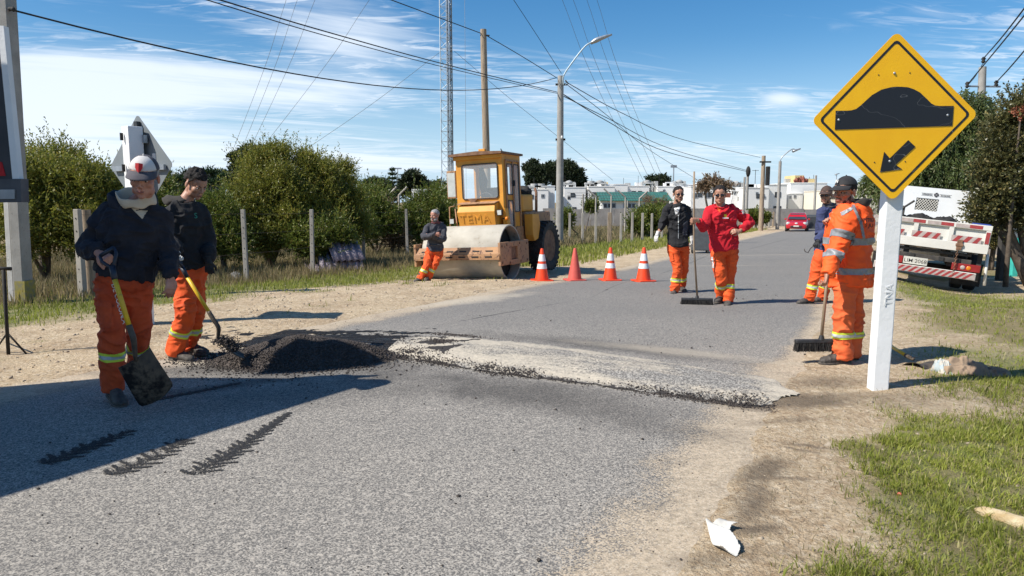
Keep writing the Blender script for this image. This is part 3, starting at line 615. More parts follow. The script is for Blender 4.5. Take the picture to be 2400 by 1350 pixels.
capg = mat('dark grey cap cloth', (.06, .055, .065), (.09, .085, .095), ro=.85, sc=12, bump=.4, bsc=200, bd=.002)
capb = mat('black cap cloth', (.016, .016, .018), (.028, .028, .03), ro=.8, sc=12, bump=.4, bsc=200, bd=.002)
capbr = mat('brown cap cloth', (.055, .032, .024), (.08, .05, .04), ro=.85, sc=12, bump=.4, bsc=200, bd=.002)
creamc = mat('cream hood cloth', (.62, .50, .36), (.52, .42, .30), ro=.9, sc=9, bump=.5, bsc=200, bd=.002)
whitep = mat('white print', (.78, .77, .74), ro=.7, bump=0)
redp = mat('red print', (.55, .015, .02), ro=.7, bump=0)
yellowp = mat('yellow print', (.85, .55, .03), ro=.7, bump=0)
greenp = mat('green print', (.03, .22, .15), ro=.7, bump=0)
blackp = mat('black print', (.015, .012, .012), ro=.7, bump=0)

def remesh(mb, vox, it=3, fold=0, ff=(7, 7, 13), seed=0, fine=0):
    m = mb.mesh('tmp'); o = bpy.data.objects.new('tmp', m); COL.objects.link(o)
    bm = bmesh.new(); bm.from_mesh(m); bmesh.ops.recalc_face_normals(bm, faces=bm.faces); bm.to_mesh(m); bm.free()
    r = o.modifiers.new('r', 'REMESH'); r.mode = 'VOXEL'; r.voxel_size = vox
    if it: s = o.modifiers.new('s', 'SMOOTH'); s.factor = .5; s.iterations = it
    dg = bpy.context.evaluated_depsgraph_get(); dg.update(); e = bpy.data.meshes.new_from_object(o.evaluated_get(dg))
    bpy.data.objects.remove(o); bpy.data.meshes.remove(m)
    if fold:
        n = len(e.vertices); co = np.empty(n * 3, np.float32); no = np.empty(n * 3, np.float32); e.vertices.foreach_get('co', co); e.vertices.foreach_get('normal', no)
        co = co.reshape(-1, 3).astype(float); no = no.reshape(-1, 3); q = co * np.array(ff)
        wv = np.stack([vnoise(co * 4, seed + 5), vnoise(co * 4, seed + 6), vnoise(co * 4, seed + 7)], 1) * 1.6
        q = q + wv * 1.5 + seed * 3.1
        rd = 1 - np.abs(2 * vnoise(q, seed) - 1); rd2 = 1 - np.abs(2 * vnoise(q * 2.1, seed + 1) - 1)
        d = fold * ((rd ** 3.5) * 1.5 + (rd2 ** 3) * .7 - .6) * (.45 + 1.3 * vnoise(co * 3.3, seed + 9))
        if fine: d = d + fine * (vnoise(co * 90, seed + 3) - .5)
        co = co + no * d[:, None]; e.vertices.foreach_set('co', co.astype(np.float32).ravel()); e.update()
    return e
def shell(src, planes, keep, push, name, matl, parent):   # a strip of a garment's surface, cut by planes and lifted off it
    bm = bmesh.new(); bm.from_mesh(src)
    for p, n in planes:
        bmesh.ops.bisect_plane(bm, geom=bm.verts[:] + bm.edges[:] + bm.faces[:], plane_co=p, plane_no=n, clear_outer=True, clear_inner=False)
    if keep:
        kill = [f for f in bm.faces if not keep(f.calc_center_median(), f.normal)]; bmesh.ops.delete(bm, geom=kill, context='FACES')
    bm.normal_update()
    for v in bm.verts: v.co = v.co + v.normal * push
    m = bpy.data.meshes.new(name); bm.to_mesh(m); bm.free(); return link(name, m, matl, parent, smooth=True)

def lerp(a, b, t): return Vector(a) * (1 - t) + Vector(b) * t
def hand(mb, wr, d, pn, side, curl=35, s=1.0, thumb=30, spread=4):
    """wr wrist, d direction of the palm, pn direction the palm faces, side = +-1 chooses the thumb side"""
    wr = Vector(wr); d = Vector(d).normalized(); pn = Vector(pn); pn = (pn - d * pn.dot(d)).normalized(); sd = d.cross(pn) * side
    mb.tube([wr - d * .03, wr, wr + d * .03, wr + d * .088], [(.020 * s, .026 * s), (.019 * s, .028 * s), (.018 * s, .038 * s), (.014 * s, .041 * s)], 12, up=pn)
    ln = (.074, .080, .075, .060); offs = (.030, .010, -.010, -.030)
    for k in range(4):
        b = wr + d * (.080 if k in (1, 2) else .074) * s + sd * offs[k] * s; a = 0; pts = [b - d * .02, b]; cur = d
        for j, fr in enumerate((.45, .32, .25)):
            a += R(curl * (1, 1.1, .8)[j] * (1 + .08 * k)); dr = (d * math.cos(a) + pn * math.sin(a) + sd * R(spread) * (1.5 - k)).normalized(); b = b + dr * ln[k] * fr * s; pts.append(b)
        mb.tube(pts, [.0095 * s, .0095 * s, .009 * s, .0082 * s, .007 * s], 8)
    b = wr + d * .028 * s + sd * .030 * s; t1 = (d * .75 + sd * .65 + pn * math.sin(R(thumb))).normalized(); t2 = (d * .95 + sd * .1 + pn * math.sin(R(thumb + curl * .6))).normalized()
    mb.tube([b - sd * .012, b, b + t1 * .036 * s, b + t1 * .036 * s + t2 * .030 * s, b + t1 * .036 * s + t2 * .052 * s], [.014 * s, .014 * s, .0115 * s, .0105 * s, .008 * s], 8)

class Head:
    def __init__(s, c, yaw, pitch, roll=0, sc=1.0):
        # yaw: 0 faces the camera (-Y), positive turns to the picture's right; pitch positive looks down
        s.M = Matrix.Translation(Vector(c)) @ Matrix.Rotation(R(yaw), 4, 'Z') @ Matrix.Rotation(R(roll), 4, 'Y') @ Matrix.Rotation(R(pitch), 4, 'X') @ Matrix.Scale(sc * 1.05, 4)
        s.R3 = s.M.to_3x3(); s.sc = sc * 1.05
    def p(s, x, y, z): return s.M @ Vector((x, y, z))
    def r3(s): return s.M.to_3x3().normalized()
    def ball(s, mb, c, r, n=16, m=12): mb.ball(s.p(*c), tuple(q * s.sc for q in r), n, m, rot=s.r3())
    def skull(s, mb, neck):
        B = lambda c, r: s.ball(mb, c, r)
        B((0, .012, .045), (.077, .095, .082)); B((0, -.028, -.02), (.062, .062, .078)); B((0, -.045, -.065), (.045, .048, .048))
        B((0, -.076, -.095), (.022, .018, .018)); B((0, -.045, .045), (.064, .050, .055))
        for k in (-1, 1):
            B((k * .040, -.060, -.018), (.024, .026, .024)); B((k * .030, -.080, .020), (.024, .014, .009)); B((k * .079, .012, -.005), (.009, .019, .031))
            B((k * .048, -.03, -.068), (.016, .03, .03)); B((k * .0125, -.099, -.032), (.009, .011, .008))
        B((0, -.084, .022), (.014, .014, .012)); mb.tube([s.p(0, -.088, .018), s.p(0, -.102, -.008), s.p(0, -.113, -.028)], [.008, .010, .012], 10)
        B((0, -.092, -.053), (.022, .010, .008)); B((0, -.091, -.066), (.020, .010, .008))
        mb.tube([s.p(0, .02, -.03), s.p(0, .022, -.09), lerp(s.p(0, .02, -.1), neck, .55), neck], [.052, .054, .058, .07], 16)
    def face(s, root, iris=True, smile=False, brow=None, open_=False):
        for k in (-1, 1):
            mb = MB(); md = MB()
            s.ball(mb, (k * .031, -.079, .003), (.0115, .008, .0050), 12, 8); s.ball(md, (k * .031, -.0855, .003), (.0058, .004, .0058), 10, 6)
            ey = mb.shift(-Vector(root.location)).build('eye', eyew, root, True); md.shift(-Vector(root.location)).build('iris', eyed, ey, True)
        lp = MB(); w_ = .026 if smile else .021
        for zz, q in ((-.061, 1),):
            lp.tube([s.p(-w_, -.088, -.060 + (.007 if smile else 0)), s.p(-w_ * .5, -.099, zz), s.p(0, -.103, zz), s.p(w_ * .5, -.099, zz), s.p(w_, -.088, -.060 + (.007 if smile else 0))], [.002, .006, .0075, .006, .002], 8)
        lp.shift(-Vector(root.location)).build('lips', lipm, root, True)
        if smile or open_:
            t = MB().tube([s.p(-.017, -.094, -.0605), s.p(0, -.103, -.0615), s.p(.017, -.094, -.0605)], [.0045, .0055, .0045], 8); t.shift(-Vector(root.location)).build('teeth', teeth if smile else blackp, root, True)
        if brow is not None:
            for k in (-1, 1): bm_ = MB(); bm_.tube([s.p(k * .014, -.0935, .021), s.p(k * .032, -.0925, .027), s.p(k * .050, -.076, .020)], [.0035, .004, .002], 8); bm_.shift(-Vector(root.location)).build('eyebrow', brow, root, True)
    def dome(s, root, name, matl, low, r=(.080, .099, .088), c=(0, .012, .045), rough=0, n=48, m=22, seed=1, th=.006, tilt=0):
        vs = []; C0 = Vector(c)
        for k in range(m + 1):
            for i in range(n):
                a = 2 * PI * i / n; e0 = low(a); e = PI / 2 + (e0 - PI / 2) * k / m
                d = Vector((math.cos(e) * math.sin(a), -math.cos(e) * math.cos(a), math.sin(e))); vs.append(C0 + Vector((d.x * r[0], d.y * r[1], d.z * r[2])))
        A = np.array([tuple(v) for v in vs]); dn = A - np.array(c); dn /= np.linalg.norm(dn, axis=1)[:, None]
        if rough: A = A + dn * (rough * ((vnoise(A * (70, 70, 45), seed) - .4) + .6 * (vnoise(A * (150, 150, 90), seed + 2) - .5)))[:, None]
        In = A - dn * th; full = [s.M @ Vector(p) - root.location for p in A] + [s.M @ Vector(p) - root.location for p in In]; Nn = len(A); fs = []
        for k in range(m):
            for i in range(n):
                j = (i + 1) % n; fs.append((k * n + i, (k + 1) * n + i, (k + 1) * n + j, k * n + j))
        fs += [tuple(x + Nn for x in f[::-1]) for f in fs]
        for i in range(n):
            j = (i + 1) % n; q = m * n; fs.append((q + i, q + i + Nn, q + j + Nn, q + j))
        mb = MB(); mb.add(full, fs); o = mb.build(name, matl, root, True); return o
    def hair(s, root, matl, front=.32, side=.02, back=-.75, rough=.010, seed=1, r=(.082, .101, .089)):
        def low(a):
            a = abs((a + PI) % (2 * PI) - PI); t = a / PI
            return float(np.interp(t, [0, .20, .30, .40, .46, .52, .62, 1], [front, front * .95, side + .22, side - .28, side - .42, side - .05, side - .4, back]))
        return s.dome(root, 'hair', matl, low, r=r, rough=rough, seed=seed)
    def cap(s, root, crown, brim, tilt=.0, logo=None, name='cap'):
        o = s.dome(root, name, crown, lambda a: .20 + tilt * math.cos(a), r=(.084, .106, .098), c=(0, .012, .042), n=40, m=14, th=.003)
        vs = []; nn = 22; mm = 6
        for k in range(mm + 1):
            for i in range(nn + 1):
                a = (i / nn - .5) * PI * .80; t = k / mm; ex = .070 * t * math.cos(a * .9) ** .7
                x = math.sin(a) * (.086 + ex * .12); y = .012 - math.cos(a) * (.106) - ex; z = .064 - .10 * x * x / .08 - .034 * t + .0
                vs.append(s.M @ Vector((x, y, z)) - root.location)
        fs = [(k * (nn + 1) + i, k * (nn + 1) + i + 1, (k + 1) * (nn + 1) + i + 1, (k + 1) * (nn + 1) + i) for k in range(mm) for i in range(nn)]
        mb = MB(); mb.add(vs, fs); b = mb.build('cap_brim', brim, o, True); sd = b.modifiers.new('t', 'SOLIDIFY'); sd.thickness = .004
        bt = MB(); bt.ball(s.p(0, .012, .141), .007, 10, 6); bt.shift(-Vector(root.location)).build('cap_button', crown, o, True)
        return o
    def beard(s, root, matl, rough=.005, off=.004, full=True):
        mb = MB(); vs = []; n = 40; m = 16
        def surf(a, e):     # along the jaw
            return Vector((math.cos(e) * math.sin(a) * .066, -.020 - math.cos(e) * math.cos(a) * .072, -.035 + math.sin(e) * .080))
        for k in range(m + 1):
            for i in range(n + 1):
                a = (i / n - .5) * 2 * 1.65; top = -.50 + .62 * abs(a / 1.65) ** 2.2 ; e = top + (-1.25 - top) * k / m
                p = surf(a, e); d = (p - Vector((0, -.01, -.03))).normalized(); f = min(1, k / 2.5) * min(1, (m - k) / 2)
                q = np.array([tuple(p)]) * 80; p = p + d * (off * f + rough * (float(vnoise(q, 3)[0]) - .3) * f - .004 * (1 - f)); vs.append(s.M @ p - root.location)
        fs = [(k * (n + 1) + i, k * (n + 1) + i + 1, (k + 1) * (n + 1) + i + 1, (k + 1) * (n + 1) + i) for k in range(m) for i in range(n)]
        mb.add(vs, fs); o = mb.build('beard', matl, root, True)
        mu = MB(); mu.tube([s.p(-.028, -.084, -.055), s.p(-.014, -.099, -.047), s.p(0, -.104, -.045), s.p(.014, -.099, -.047), s.p(.028, -.084, -.055)], [.004, .006, .006, .006, .004], 8)
        mu.shift(-Vector(root.location)).build('moustache', matl, root, True); return o
    def shades(s, root):
        mb = MB()
        for k in (-1, 1):
            mb.ball(s.p(k * .033, -.096, .002), (.027 * s.sc, .006 * s.sc, .017 * s.sc), 16, 8, rot=(s.r3() @ Matrix.Rotation(R(k * 12), 3, 'Z')))
            mb.tube([s.p(k * .058, -.088, .006), s.p(k * .076, -.04, .008), s.p(k * .083, .01, .004)], [.004, .003, .003], 6)
        mb.tube([s.p(-.012, -.1, .007), s.p(.012, -.1, .007)], .003, 6)
        mb.shift(-Vector(root.location)).build('sunglasses', lensm, root, True)
    def hood(s, root, matl, base, w=.17, h=.09, name='hood', back=.07, inner=None, vox=.008):
        pass

def boot(mb, sole, ank, toe, s=1.0, gz_=None):
    """ankle point, toe direction (horizontal)"""
    ank = Vector(ank); t = Vector(toe); pitch = t.z; t = t.normalized(); up = Vector((0, 0, 1)); up = (up - t * up.dot(t)).normalized(); rt = t.cross(up)
    o = ank - Vector((0, 0, 1)) * .095 * s
    secs = [(-.075, .030, .034, .040), (-.05, .038, .046, .052), (0, .040, .058, .058), (.05, .040, .050, .045), (.10, .046, .040, .036), (.15, .049, .032, .030), (.19, .043, .027, .026), (.218, .022, .018, .018)]
    rs = []
    for x, wd, ht, hc in secs:
        c = o + t * x * s + up * (.008 + ht * s); rs.append([c + rt * wd * s * math.cos(2 * PI * i / 14) + up * ht * s * math.sin(2 * PI * i / 14) for i in range(14)])
    mb.rings(rs); mb.tube([o + up * .07 * s - t * .01, ank + up * .03, ank + up * .10], [.046 * s, .047 * s, .050 * s], 12)
    out = [(-.085, .024), (-.07, .036), (-.02, .038), (.04, .037), (.10, .050), (.16, .052), (.20, .042), (.226, .018)]
    poly = [(x, wd) for x, wd in out] + [(x, -wd) for x, wd in out[::-1]]
    sole.prism([(a * s, b * s) for a, b in poly], o - up * .004, t, rt, -.024 * s if t.cross(rt).dot(up) < 0 else .024 * s)
    o2 = o
class Person:
    def __init__(s, label, base, group=None, sc=1.0):
        s.root = thing('person', label, 'person', base, group=group); s.o = Vector(base); s.body = MB(); s.sc = sc
    def torso(s, mb, hip, neck, dims, rh, rs_, spine=0, n=24, taper=None):
        """dims: (t, half width, half depth, forward shift); rh / rs_: right vectors at hip and shoulders"""
        hip, neck = Vector(hip), Vector(neck); rings = []
        for t, a, b, fw in dims:
            c = lerp(hip, neck, t); rt = lerp(rh, rs_, min(max(t, 0), 1)).normalized(); ax = (neck - hip).normalized(); rt = (rt - ax * rt.dot(ax)).normalized(); fr = rt.cross(ax); c = c + fr * (-fw) + fr * spine * 4 * t * (1 - t)
            ring = []
            for i in range(n):
                th = 2 * PI * i / n; cx_, sy_ = math.cos(th), math.sin(th); e = .80
                ring.append(c + rt * a * math.copysign(abs(cx_) ** e, cx_) + fr * b * math.copysign(abs(sy_) ** e, sy_))
            rings.append(ring)
        mb.rings(rings); return mb
    def put(s, mesh, name, matl, parent=None):
        mesh.transform(Matrix.Translation(-s.o)); return link(name, mesh, matl, parent or s.root, smooth=True)
    def putmb(s, mb, name, matl, parent=None, bevel=0, smooth=True):
        mb.shift(-s.o); return mb.build(name, matl, parent or s.root, smooth, bevel)
def limb(mb, pts, rad, n=14, sub=5, up=None):   # smooth tube through joints (Catmull-Rom)
    pts = [Vector(p) for p in pts]; P_ = [pts[0] * 2 - pts[1]] + pts + [pts[-1] * 2 - pts[-2]]; o = []; r = []
    for k in range(len(pts) - 1):
        p0, p1, p2, p3 = P_[k:k + 4]
        for j in range(sub):
            t = j / sub; o.append(.5 * ((2 * p1) + (p2 - p0) * t + (2 * p0 - 5 * p1 + 4 * p2 - p3) * t * t + (3 * p1 - p0 - 3 * p2 + p3) * t ** 3))
            tt = t * t * (3 - 2 * t); r.append(rad[k] * (1 - tt) + rad[k + 1] * tt if not isinstance(rad[k], tuple) else tuple(a_ * (1 - tt) + b_ * tt for a_, b_ in zip(rad[k], rad[k + 1])))
    o.append(pts[-1]); r.append(rad[-1]); mb.tube(o, r, n, up=up)
SH = [(0, .150, .105, 0), (.12, .158, .112, 0), (.32, .150, .110, .01), (.55, .165, .118, .01), (.75, .172, .112, .0), (.87, .150, .092, -.005), (.95, .100, .075, -.01), (1.0, .065, .065, -.01)]
def scd(d, a, b=None): b = a if b is None else b; return [(t, w_ * a, h_ * b, f) for t, w_, h_, f in d]
def person(label, base, J, head, top, pants, skin, hands, toes, dims=1.0, depthd=1.0, sleeve=(.072, .062, .050), leg=(.092, .076, .074), hem=None, kneeband=None, fold=(.012, .014), vox=.0095, seed=1, boots=bootm, sleeve_end=(1, 1), glove=(None, None), pantsT='trousers', waist=None, topname='jacket', arm=(.046, .038, .028)):
    """J: joints by name, A = picture left, B = picture right"""
    p = Person(label, base); j = {k: Vector(v) for k, v in J.items()}
    rh = (j['hipB'] - j['hipA']).normalized(); rs_ = (j['shB'] - j['shA']).normalized(); hc = (j['hipA'] + j['hipB']) / 2; nk = j['neck']
    # the body under the clothes, one continuous surface
    b = p.body; p.torso(b, hc, nk, scd(SH, .82 * dims, .82 * depthd), rh, rs_)
    for q in 'AB':
        limb(b, [lerp(j['sh' + q], nk, .25), j['sh' + q], j['el' + q], j['wr' + q]], [arm[0], arm[0], arm[1], arm[2]], 12)
        limb(b, [lerp(j['hip' + q], hc, .2), j['kn' + q], j['an' + q]], [.075, .05, .036], 12)
    gl = {}
    for k, q in enumerate('AB'):
        hd = hands[k]
        if hd is None: continue
        tgt = MB() if glove[k] is not None else b
        hand(tgt, j['wr' + q], hd[0], hd[1], hd[2], hd[3], hd[4] if len(hd) > 4 else 1.0)
        if glove[k] is not None:
            dn = Vector(hd[0]).normalized(); tgt.tube([j['wr' + q] - dn * .05, j['wr' + q] - dn * .01, j['wr' + q] + dn * .03], [.036, .033, .034], 12); gl[q] = (tgt, glove[k])
    head.skull(b, nk); p.put(remesh(b, .0062, 2), 'body', skin)
    for q, (t, mt) in gl.items(): p.put(remesh(t, .006, 1), 'glove', mt)
    # trousers
    t = MB(); wz = waist if waist is not None else lerp(hc, nk, .22)
    p.torso(t, hc - (nk - hc).normalized() * .06, nk, [(q_, a * dims, bb * depthd, f) for q_, a, bb, f in ((0, .125, .10, 0), (.08, .158, .116, 0), (.15, .160, .116, 0), (.22, .145, .100, 0), (.28, .125, .085, 0))], rh, rs_)
    for q in 'AB':
        kn, an = j['kn' + q], j['an' + q]; e = an + (an - kn).normalized() * .035
        limb(t, [lerp(j['hip' + q], hc, .12) + Vector((0, 0, .05)), j['hip' + q] - (j['hip' + q] - kn) * .12, lerp(j['hip' + q], kn, .55), kn, lerp(kn, an, .5), e], [leg[0], leg[0] * 1.06, leg[0] * .96, leg[1], leg[1] * .96, leg[2]], 16)
    tm = remesh(t, vox, 3, fold[0], (7, 9, 12), seed, .002); to = p.put(tm, pantsT, pants)
    if kneeband:
        for q in 'AB':
            kn, an = j['kn' + q] - p.o, j['an' + q] - p.o; ax = (an - kn).normalized()
            bc = kn + (an - kn) * kneeband; nr = lambda c, n, kn=kn, ax=ax, q=q: ((c - kn) - ax * (c - kn).dot(ax)).length < .135 and all(((c - kn) - ax * (c - kn).dot(ax)).length <= ((c - (j['kn' + r_] - p.o)) - (j['an' + r_] - j['kn' + r_]).normalized() * (c - (j['kn' + r_] - p.o)).dot((j['an' + r_] - j['kn' + r_]).normalized())).length + .004 for r_ in 'AB' if r_ != q)
            o1 = shell(tm, [(bc - ax * .032, -ax), (bc + ax * .032, ax)], nr, .0035, 'reflective_band', lime, p.root); shell(tm, [(bc - ax * .013, -ax), (bc + ax * .013, ax)], nr, .0065, 'silver_strip', silver, o1)
    # boots
    bt = {}
    for k, q in enumerate('AB'):
        bm_ = MB(); sm_ = MB(); boot(bm_, sm_, j['an' + q], toes[k]); bo_ = p.put(remesh(bm_, .007, 2, .004, (20, 20, 20), seed), 'boot', boots); p.putmb(sm_, 'boot_sole', solem, bo_, bevel=.006)
    # top
    u = MB(); hm = hem if hem is not None else .02
    dd = [(hm, .176 * dims, .136 * depthd, 0), (hm + .07, .176 * dims, .138 * depthd, 0)] + [(q_, a * 1.10 * dims, bb * 1.16 * depthd, f) for q_, a, bb, f in SH[2:-1] if q_ > hm + .1] + [(1.0, .082, .080, -.01)]
    p.torso(u, hc, nk, dd, rh, rs_)
    for k, q in enumerate('AB'):
        wr, el = j['wr' + q], j['el' + q]; e = lerp(el, wr, sleeve_end[k]); s0 = j['sh' + q]
        limb(u, [lerp(s0, nk, .45) + Vector((0, 0, .0)), s0, lerp(s0, el, .5), el, lerp(el, e, .55), e], [sleeve[0] * .95, sleeve[0], sleeve[0] * .92, sleeve[1], sleeve[1] * .95, sleeve[2]], 16)
    um = remesh(u, vox, 3, fold[1], (8, 8, 11), seed + 20, .002); uo = p.put(um, topname, top)
    p.tm, p.um, p.to, p.uo, p.j, p.head, p.hc = tm, um, to, uo, j, head, hc
    return p
def collar(p, matl, c, axis, r, h, name='collar', flare=1.25, lean=(0, 0, 0), seed=3, th=.010, n=36, gap=0):
    """a soft standing collar or lowered hood round the neck"""
    axis = Vector(axis).normalized(); a = axis.orthogonal().normalized(); b = axis.cross(a); mb = MB(); rs = []
    fw = Vector((0, -1, 0)); fw = p.head.r3() @ fw; fw = (fw - axis * fw.dot(axis)).normalized(); rt = axis.cross(fw)
    prof_ = [(0, 1.0), (.45, 1.02), (.85, flare * .95), (1, flare), (.95, flare * 1.08), (.5, flare * 1.12), (0, flare * 1.08)]
    for t, f in prof_:
        ring = []
        for i in range(n):
            th_ = 2 * PI * i / n; fr = math.cos(th_); hh = h * (1 - .35 * max(fr, 0) ** 3 * (1 if gap == 0 else 1.8)) ; rr = r * f * (1 + .12 * max(-fr, 0))
            rr *= 1 + .05 * math.sin(3 * th_ + seed) + .03 * math.sin(7 * th_ + seed * 2); ring.append(Vector(c) + fw * fr * rr + rt * math.sin(th_) * rr + axis * (t * hh + .008 * math.sin(5 * th_ + seed)) + Vector(lean) * t)
        rs.append(ring)
    rs.append(rs[0]); mb.rings(rs, cap=False); mb.shift(-p.o); m = mb.mesh(name); o = link(name, m, matl, p.root, smooth=True)
    sub = o.modifiers.new('s', 'SUBSURF'); sub.levels = sub.render_levels = 1; return o
def onsurf(m, o, d):            # point on a mesh hit from o along d (root-local)
    from mathutils.bvhtree import BVHTree
    k = m.as_pointer()
    if k not in _bv: bm = bmesh.new(); bm.from_mesh(m); _bv[k] = BVHTree.FromBMesh(bm); bm.free()
    h = _bv[k].ray_cast(Vector(o), Vector(d).normalized()); return h[0], h[1]
_bv = {}
def printon(p, m, txt, size, px, right, matl, name='lettering', th=.001, sp=1.0, lift=.004, y0=None, vertical=False):
    """flat print on a garment: a text mesh dropped on to its surface, seen from the camera side at photo pixel px"""
    tm = text_mesh(txt, size, 0, 'CENTER', .0008, sp); rt = Vector(right).normalized(); up = Vector((0, -1, 0)).cross(rt) * -1
    up = rt.cross(Vector((0, 1, 0))) * -1 if False else Vector((-rt.z, 0, rt.x)); c = P(px[0], px[1], p.o.y); bm = bmesh.new(); bm.from_mesh(tm)
    bmesh.ops.triangulate(bm, faces=bm.faces); vs = []; 
    camp = Vector((0, 0, CAMZ)); ok = {}
    for v in bm.verts:
        w_ = c + rt * v.co.x + up * v.co.y; d = (w_ - camp).normalized(); h, n = onsurf(m, camp - p.o, d)
        ok[v] = h is not None
        v.co = (h - d * lift) if h is not None else (w_ - p.o)
    bmesh.ops.delete(bm, geom=[v for v in bm.verts if not ok[v]], context='VERTS')
    mm = bpy.data.meshes.new(name); bm.to_mesh(mm); bm.free(); return link(name, mm, matl, p.root)
def patch(p, m, poly, matl, name, lift=.004, cell=.006, y=None):   # a flat patch following a garment's surface; poly in photo pixels
    yy = p.o.y; xs = [q[0] for q in poly]; ys = [q[1] for q in poly]; st = cell * F / yy; X, Y = np.meshgrid(np.arange(min(xs), max(xs) + st, st), np.arange(min(ys), max(ys) + st, st)); ins = inpoly(X, Y, poly)
    camp = Vector((0, 0, CAMZ)); ids = {}; vs = []; fs = []
    for jx in range(X.shape[0]):
        for ix in range(X.shape[1]):
            if not ins[jx, ix]: continue
            d = Vector(ray(X[jx, ix], Y[jx, ix])).normalized(); h, n = onsurf(m, camp - p.o, d)
            if h is None: continue
            ids[(jx, ix)] = len(vs); vs.append(h - d * lift)
    for (a, b_) in ids:
        if (a + 1, b_) in ids and (a, b_ + 1) in ids and (a + 1, b_ + 1) in ids: fs.append((ids[(a, b_)], ids[(a, b_ + 1)], ids[(a + 1, b_ + 1)], ids[(a + 1, b_)]))
    mb = MB(); mb.add(vs, fs)
    return link(name, mb.mesh(name), matl, p.root, smooth=True)
def joints(Y0, d): return {k: P(v[0], v[1], Y0 + (v[2] if len(v) > 2 else 0)) for k, v in d.items()}
# ---- 1 the older man in the shade, near left
b1 = G(285, 948); Y1 = b1.y
J = joints(Y1, dict(neck=(322, 478, .02), shA=(250, 512, 0), shB=(368, 512, .04), elA=(206, 580, .02), wrA=(232, 594, -.24), elB=(392, 585, .06), wrB=(400, 650, -.06), hipA=(258, 655, .0), hipB=(322, 655, .04), knA=(264, 775, -.06), knB=(326, 768, .14), anA=(264, 905, .0), anB=(322, 866, .40)))
h = Head(P(338, 417, Y1 - .10), 12, 17, 5, 1.09)
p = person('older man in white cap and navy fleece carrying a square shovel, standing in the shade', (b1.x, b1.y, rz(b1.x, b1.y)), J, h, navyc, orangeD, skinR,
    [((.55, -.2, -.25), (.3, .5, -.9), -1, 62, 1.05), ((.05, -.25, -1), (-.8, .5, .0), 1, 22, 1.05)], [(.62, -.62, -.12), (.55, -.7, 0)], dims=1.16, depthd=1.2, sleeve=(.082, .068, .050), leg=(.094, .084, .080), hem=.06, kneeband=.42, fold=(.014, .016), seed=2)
h.face(p.root, brow=hairg, open_=True); h.cap(p.root, capw, capg, .02); h.dome(p.root, 'cap_mesh_back', capg, lambda a: .16 if abs((a + PI) % (2 * PI) - PI) > 1.25 else 1.5 - .2 * abs((a + PI) % (2 * PI) - PI), r=(.0855, .1075, .0985), c=(0, .012, .042), n=40, m=14, th=.003); h.hair(p.root, hairg, front=.2, side=-.05, back=-.35, rough=.004, r=(.0795, .098, .086))
ax = Vector((.05, -.25, 1)); collar(p, creamc, P(324, 480, Y1 - .02), ax, .098, .10, 'cream_hood', 1.12, lean=(-.03, .01, .0), seed=2); collar(p, navyc, P(320, 492, Y1 + .03), (0, -.1, 1), .115, .12, 'hood', 1.25, lean=(-.05, .06, .02), seed=5, gap=1)
patch(p, p.um, [(305, 488), (352, 486), (334, 515)], creamc, 'neck_opening'); printon(p, p.tm, 'DE COLONIA', .05, (279, 712), (.22, 0, -1), whitep)
patch(p, p.tm, [(232, 708), (262, 705), (268, 768), (236, 772)], orangeD, 'cargo_pocket', .016)
# the shield on the cap
mb = MB(); pl = [(-.021, .024), (0, .028), (.021, .024), (.021, 0), (.012, -.017), (0, -.026), (-.012, -.017), (-.021, 0)]
vs = [h.p(x, -.101 + z * .35 + abs(x) * .35 - .0, .088 + z) - p.o for x, z in pl] + [h.p(x * .93, -.099 + z * .35 + abs(x) * .35 + .004, .088 + z * .93) - p.o for x, z in pl]
mb.add(vs, [tuple(range(8)), tuple(range(15, 7, -1))] + [(i, (i + 1) % 8, 8 + (i + 1) % 8, 8 + i) for i in range(8)]); mb.build('shield_emblem', redp, p.root)
P1 = p
# ---- 2 the young man bent over his shovel
b2 = G(418, 845); Y2 = b2.y
J = joints(Y2, dict(neck=(432, 474, .0), shA=(408, 497, -.08), shB=(470, 503, .10), elA=(398, 560, -.16), wrA=(414, 590, -.34), elB=(487, 570, .1), wrB=(489, 612, -.02), hipA=(428, 640, -.03), hipB=(455, 640, .08), knA=(436, 732, -.10), knB=(458, 732, .08), anA=(412, 822, -.02), anB=(443, 806, .18)))
h = Head(P(458, 432, Y2), 62, 30, 0, 1.0)
p = person('young bareheaded man in dark hoodie and white gloves shovelling asphalt, head bowed', (b2.x, b2.y, rz(b2.x, b2.y)), J, h, blackc, orange, skinA,
    [((.25, -.5, -.9), (.9, -.3, .1), 1, 60), ((.05, -.1, -1), (-.2, .8, 0), 1, 30)], [(.9, -.4, 0), (.92, -.3, 0)], dims=1.08, sleeve=(.080, .068, .048), leg=(.094, .080, .080), hem=.1, kneeband=.50, glove=(glovew, gloveb), seed=5)
h.face(p.root, brow=hairb); h.hair(p.root, hairb, front=.36, side=.16, back=-.55, rough=.026, seed=4, r=(.083, .104, .102))
collar(p, hoodc, P(426, 478, Y2 + .03), (-.12, .1, 1), .095, .075, 'hood', 1.22, lean=(-.045, .04, 0)); printon(p, p.um, 'S', .07, (459, 506), (1, 0, .0), greenp, 'chest_print')
patch(p, p.tm, [(402, 695), (440, 690), (443, 742), (404, 744)], orange, 'cargo_pocket', .016)
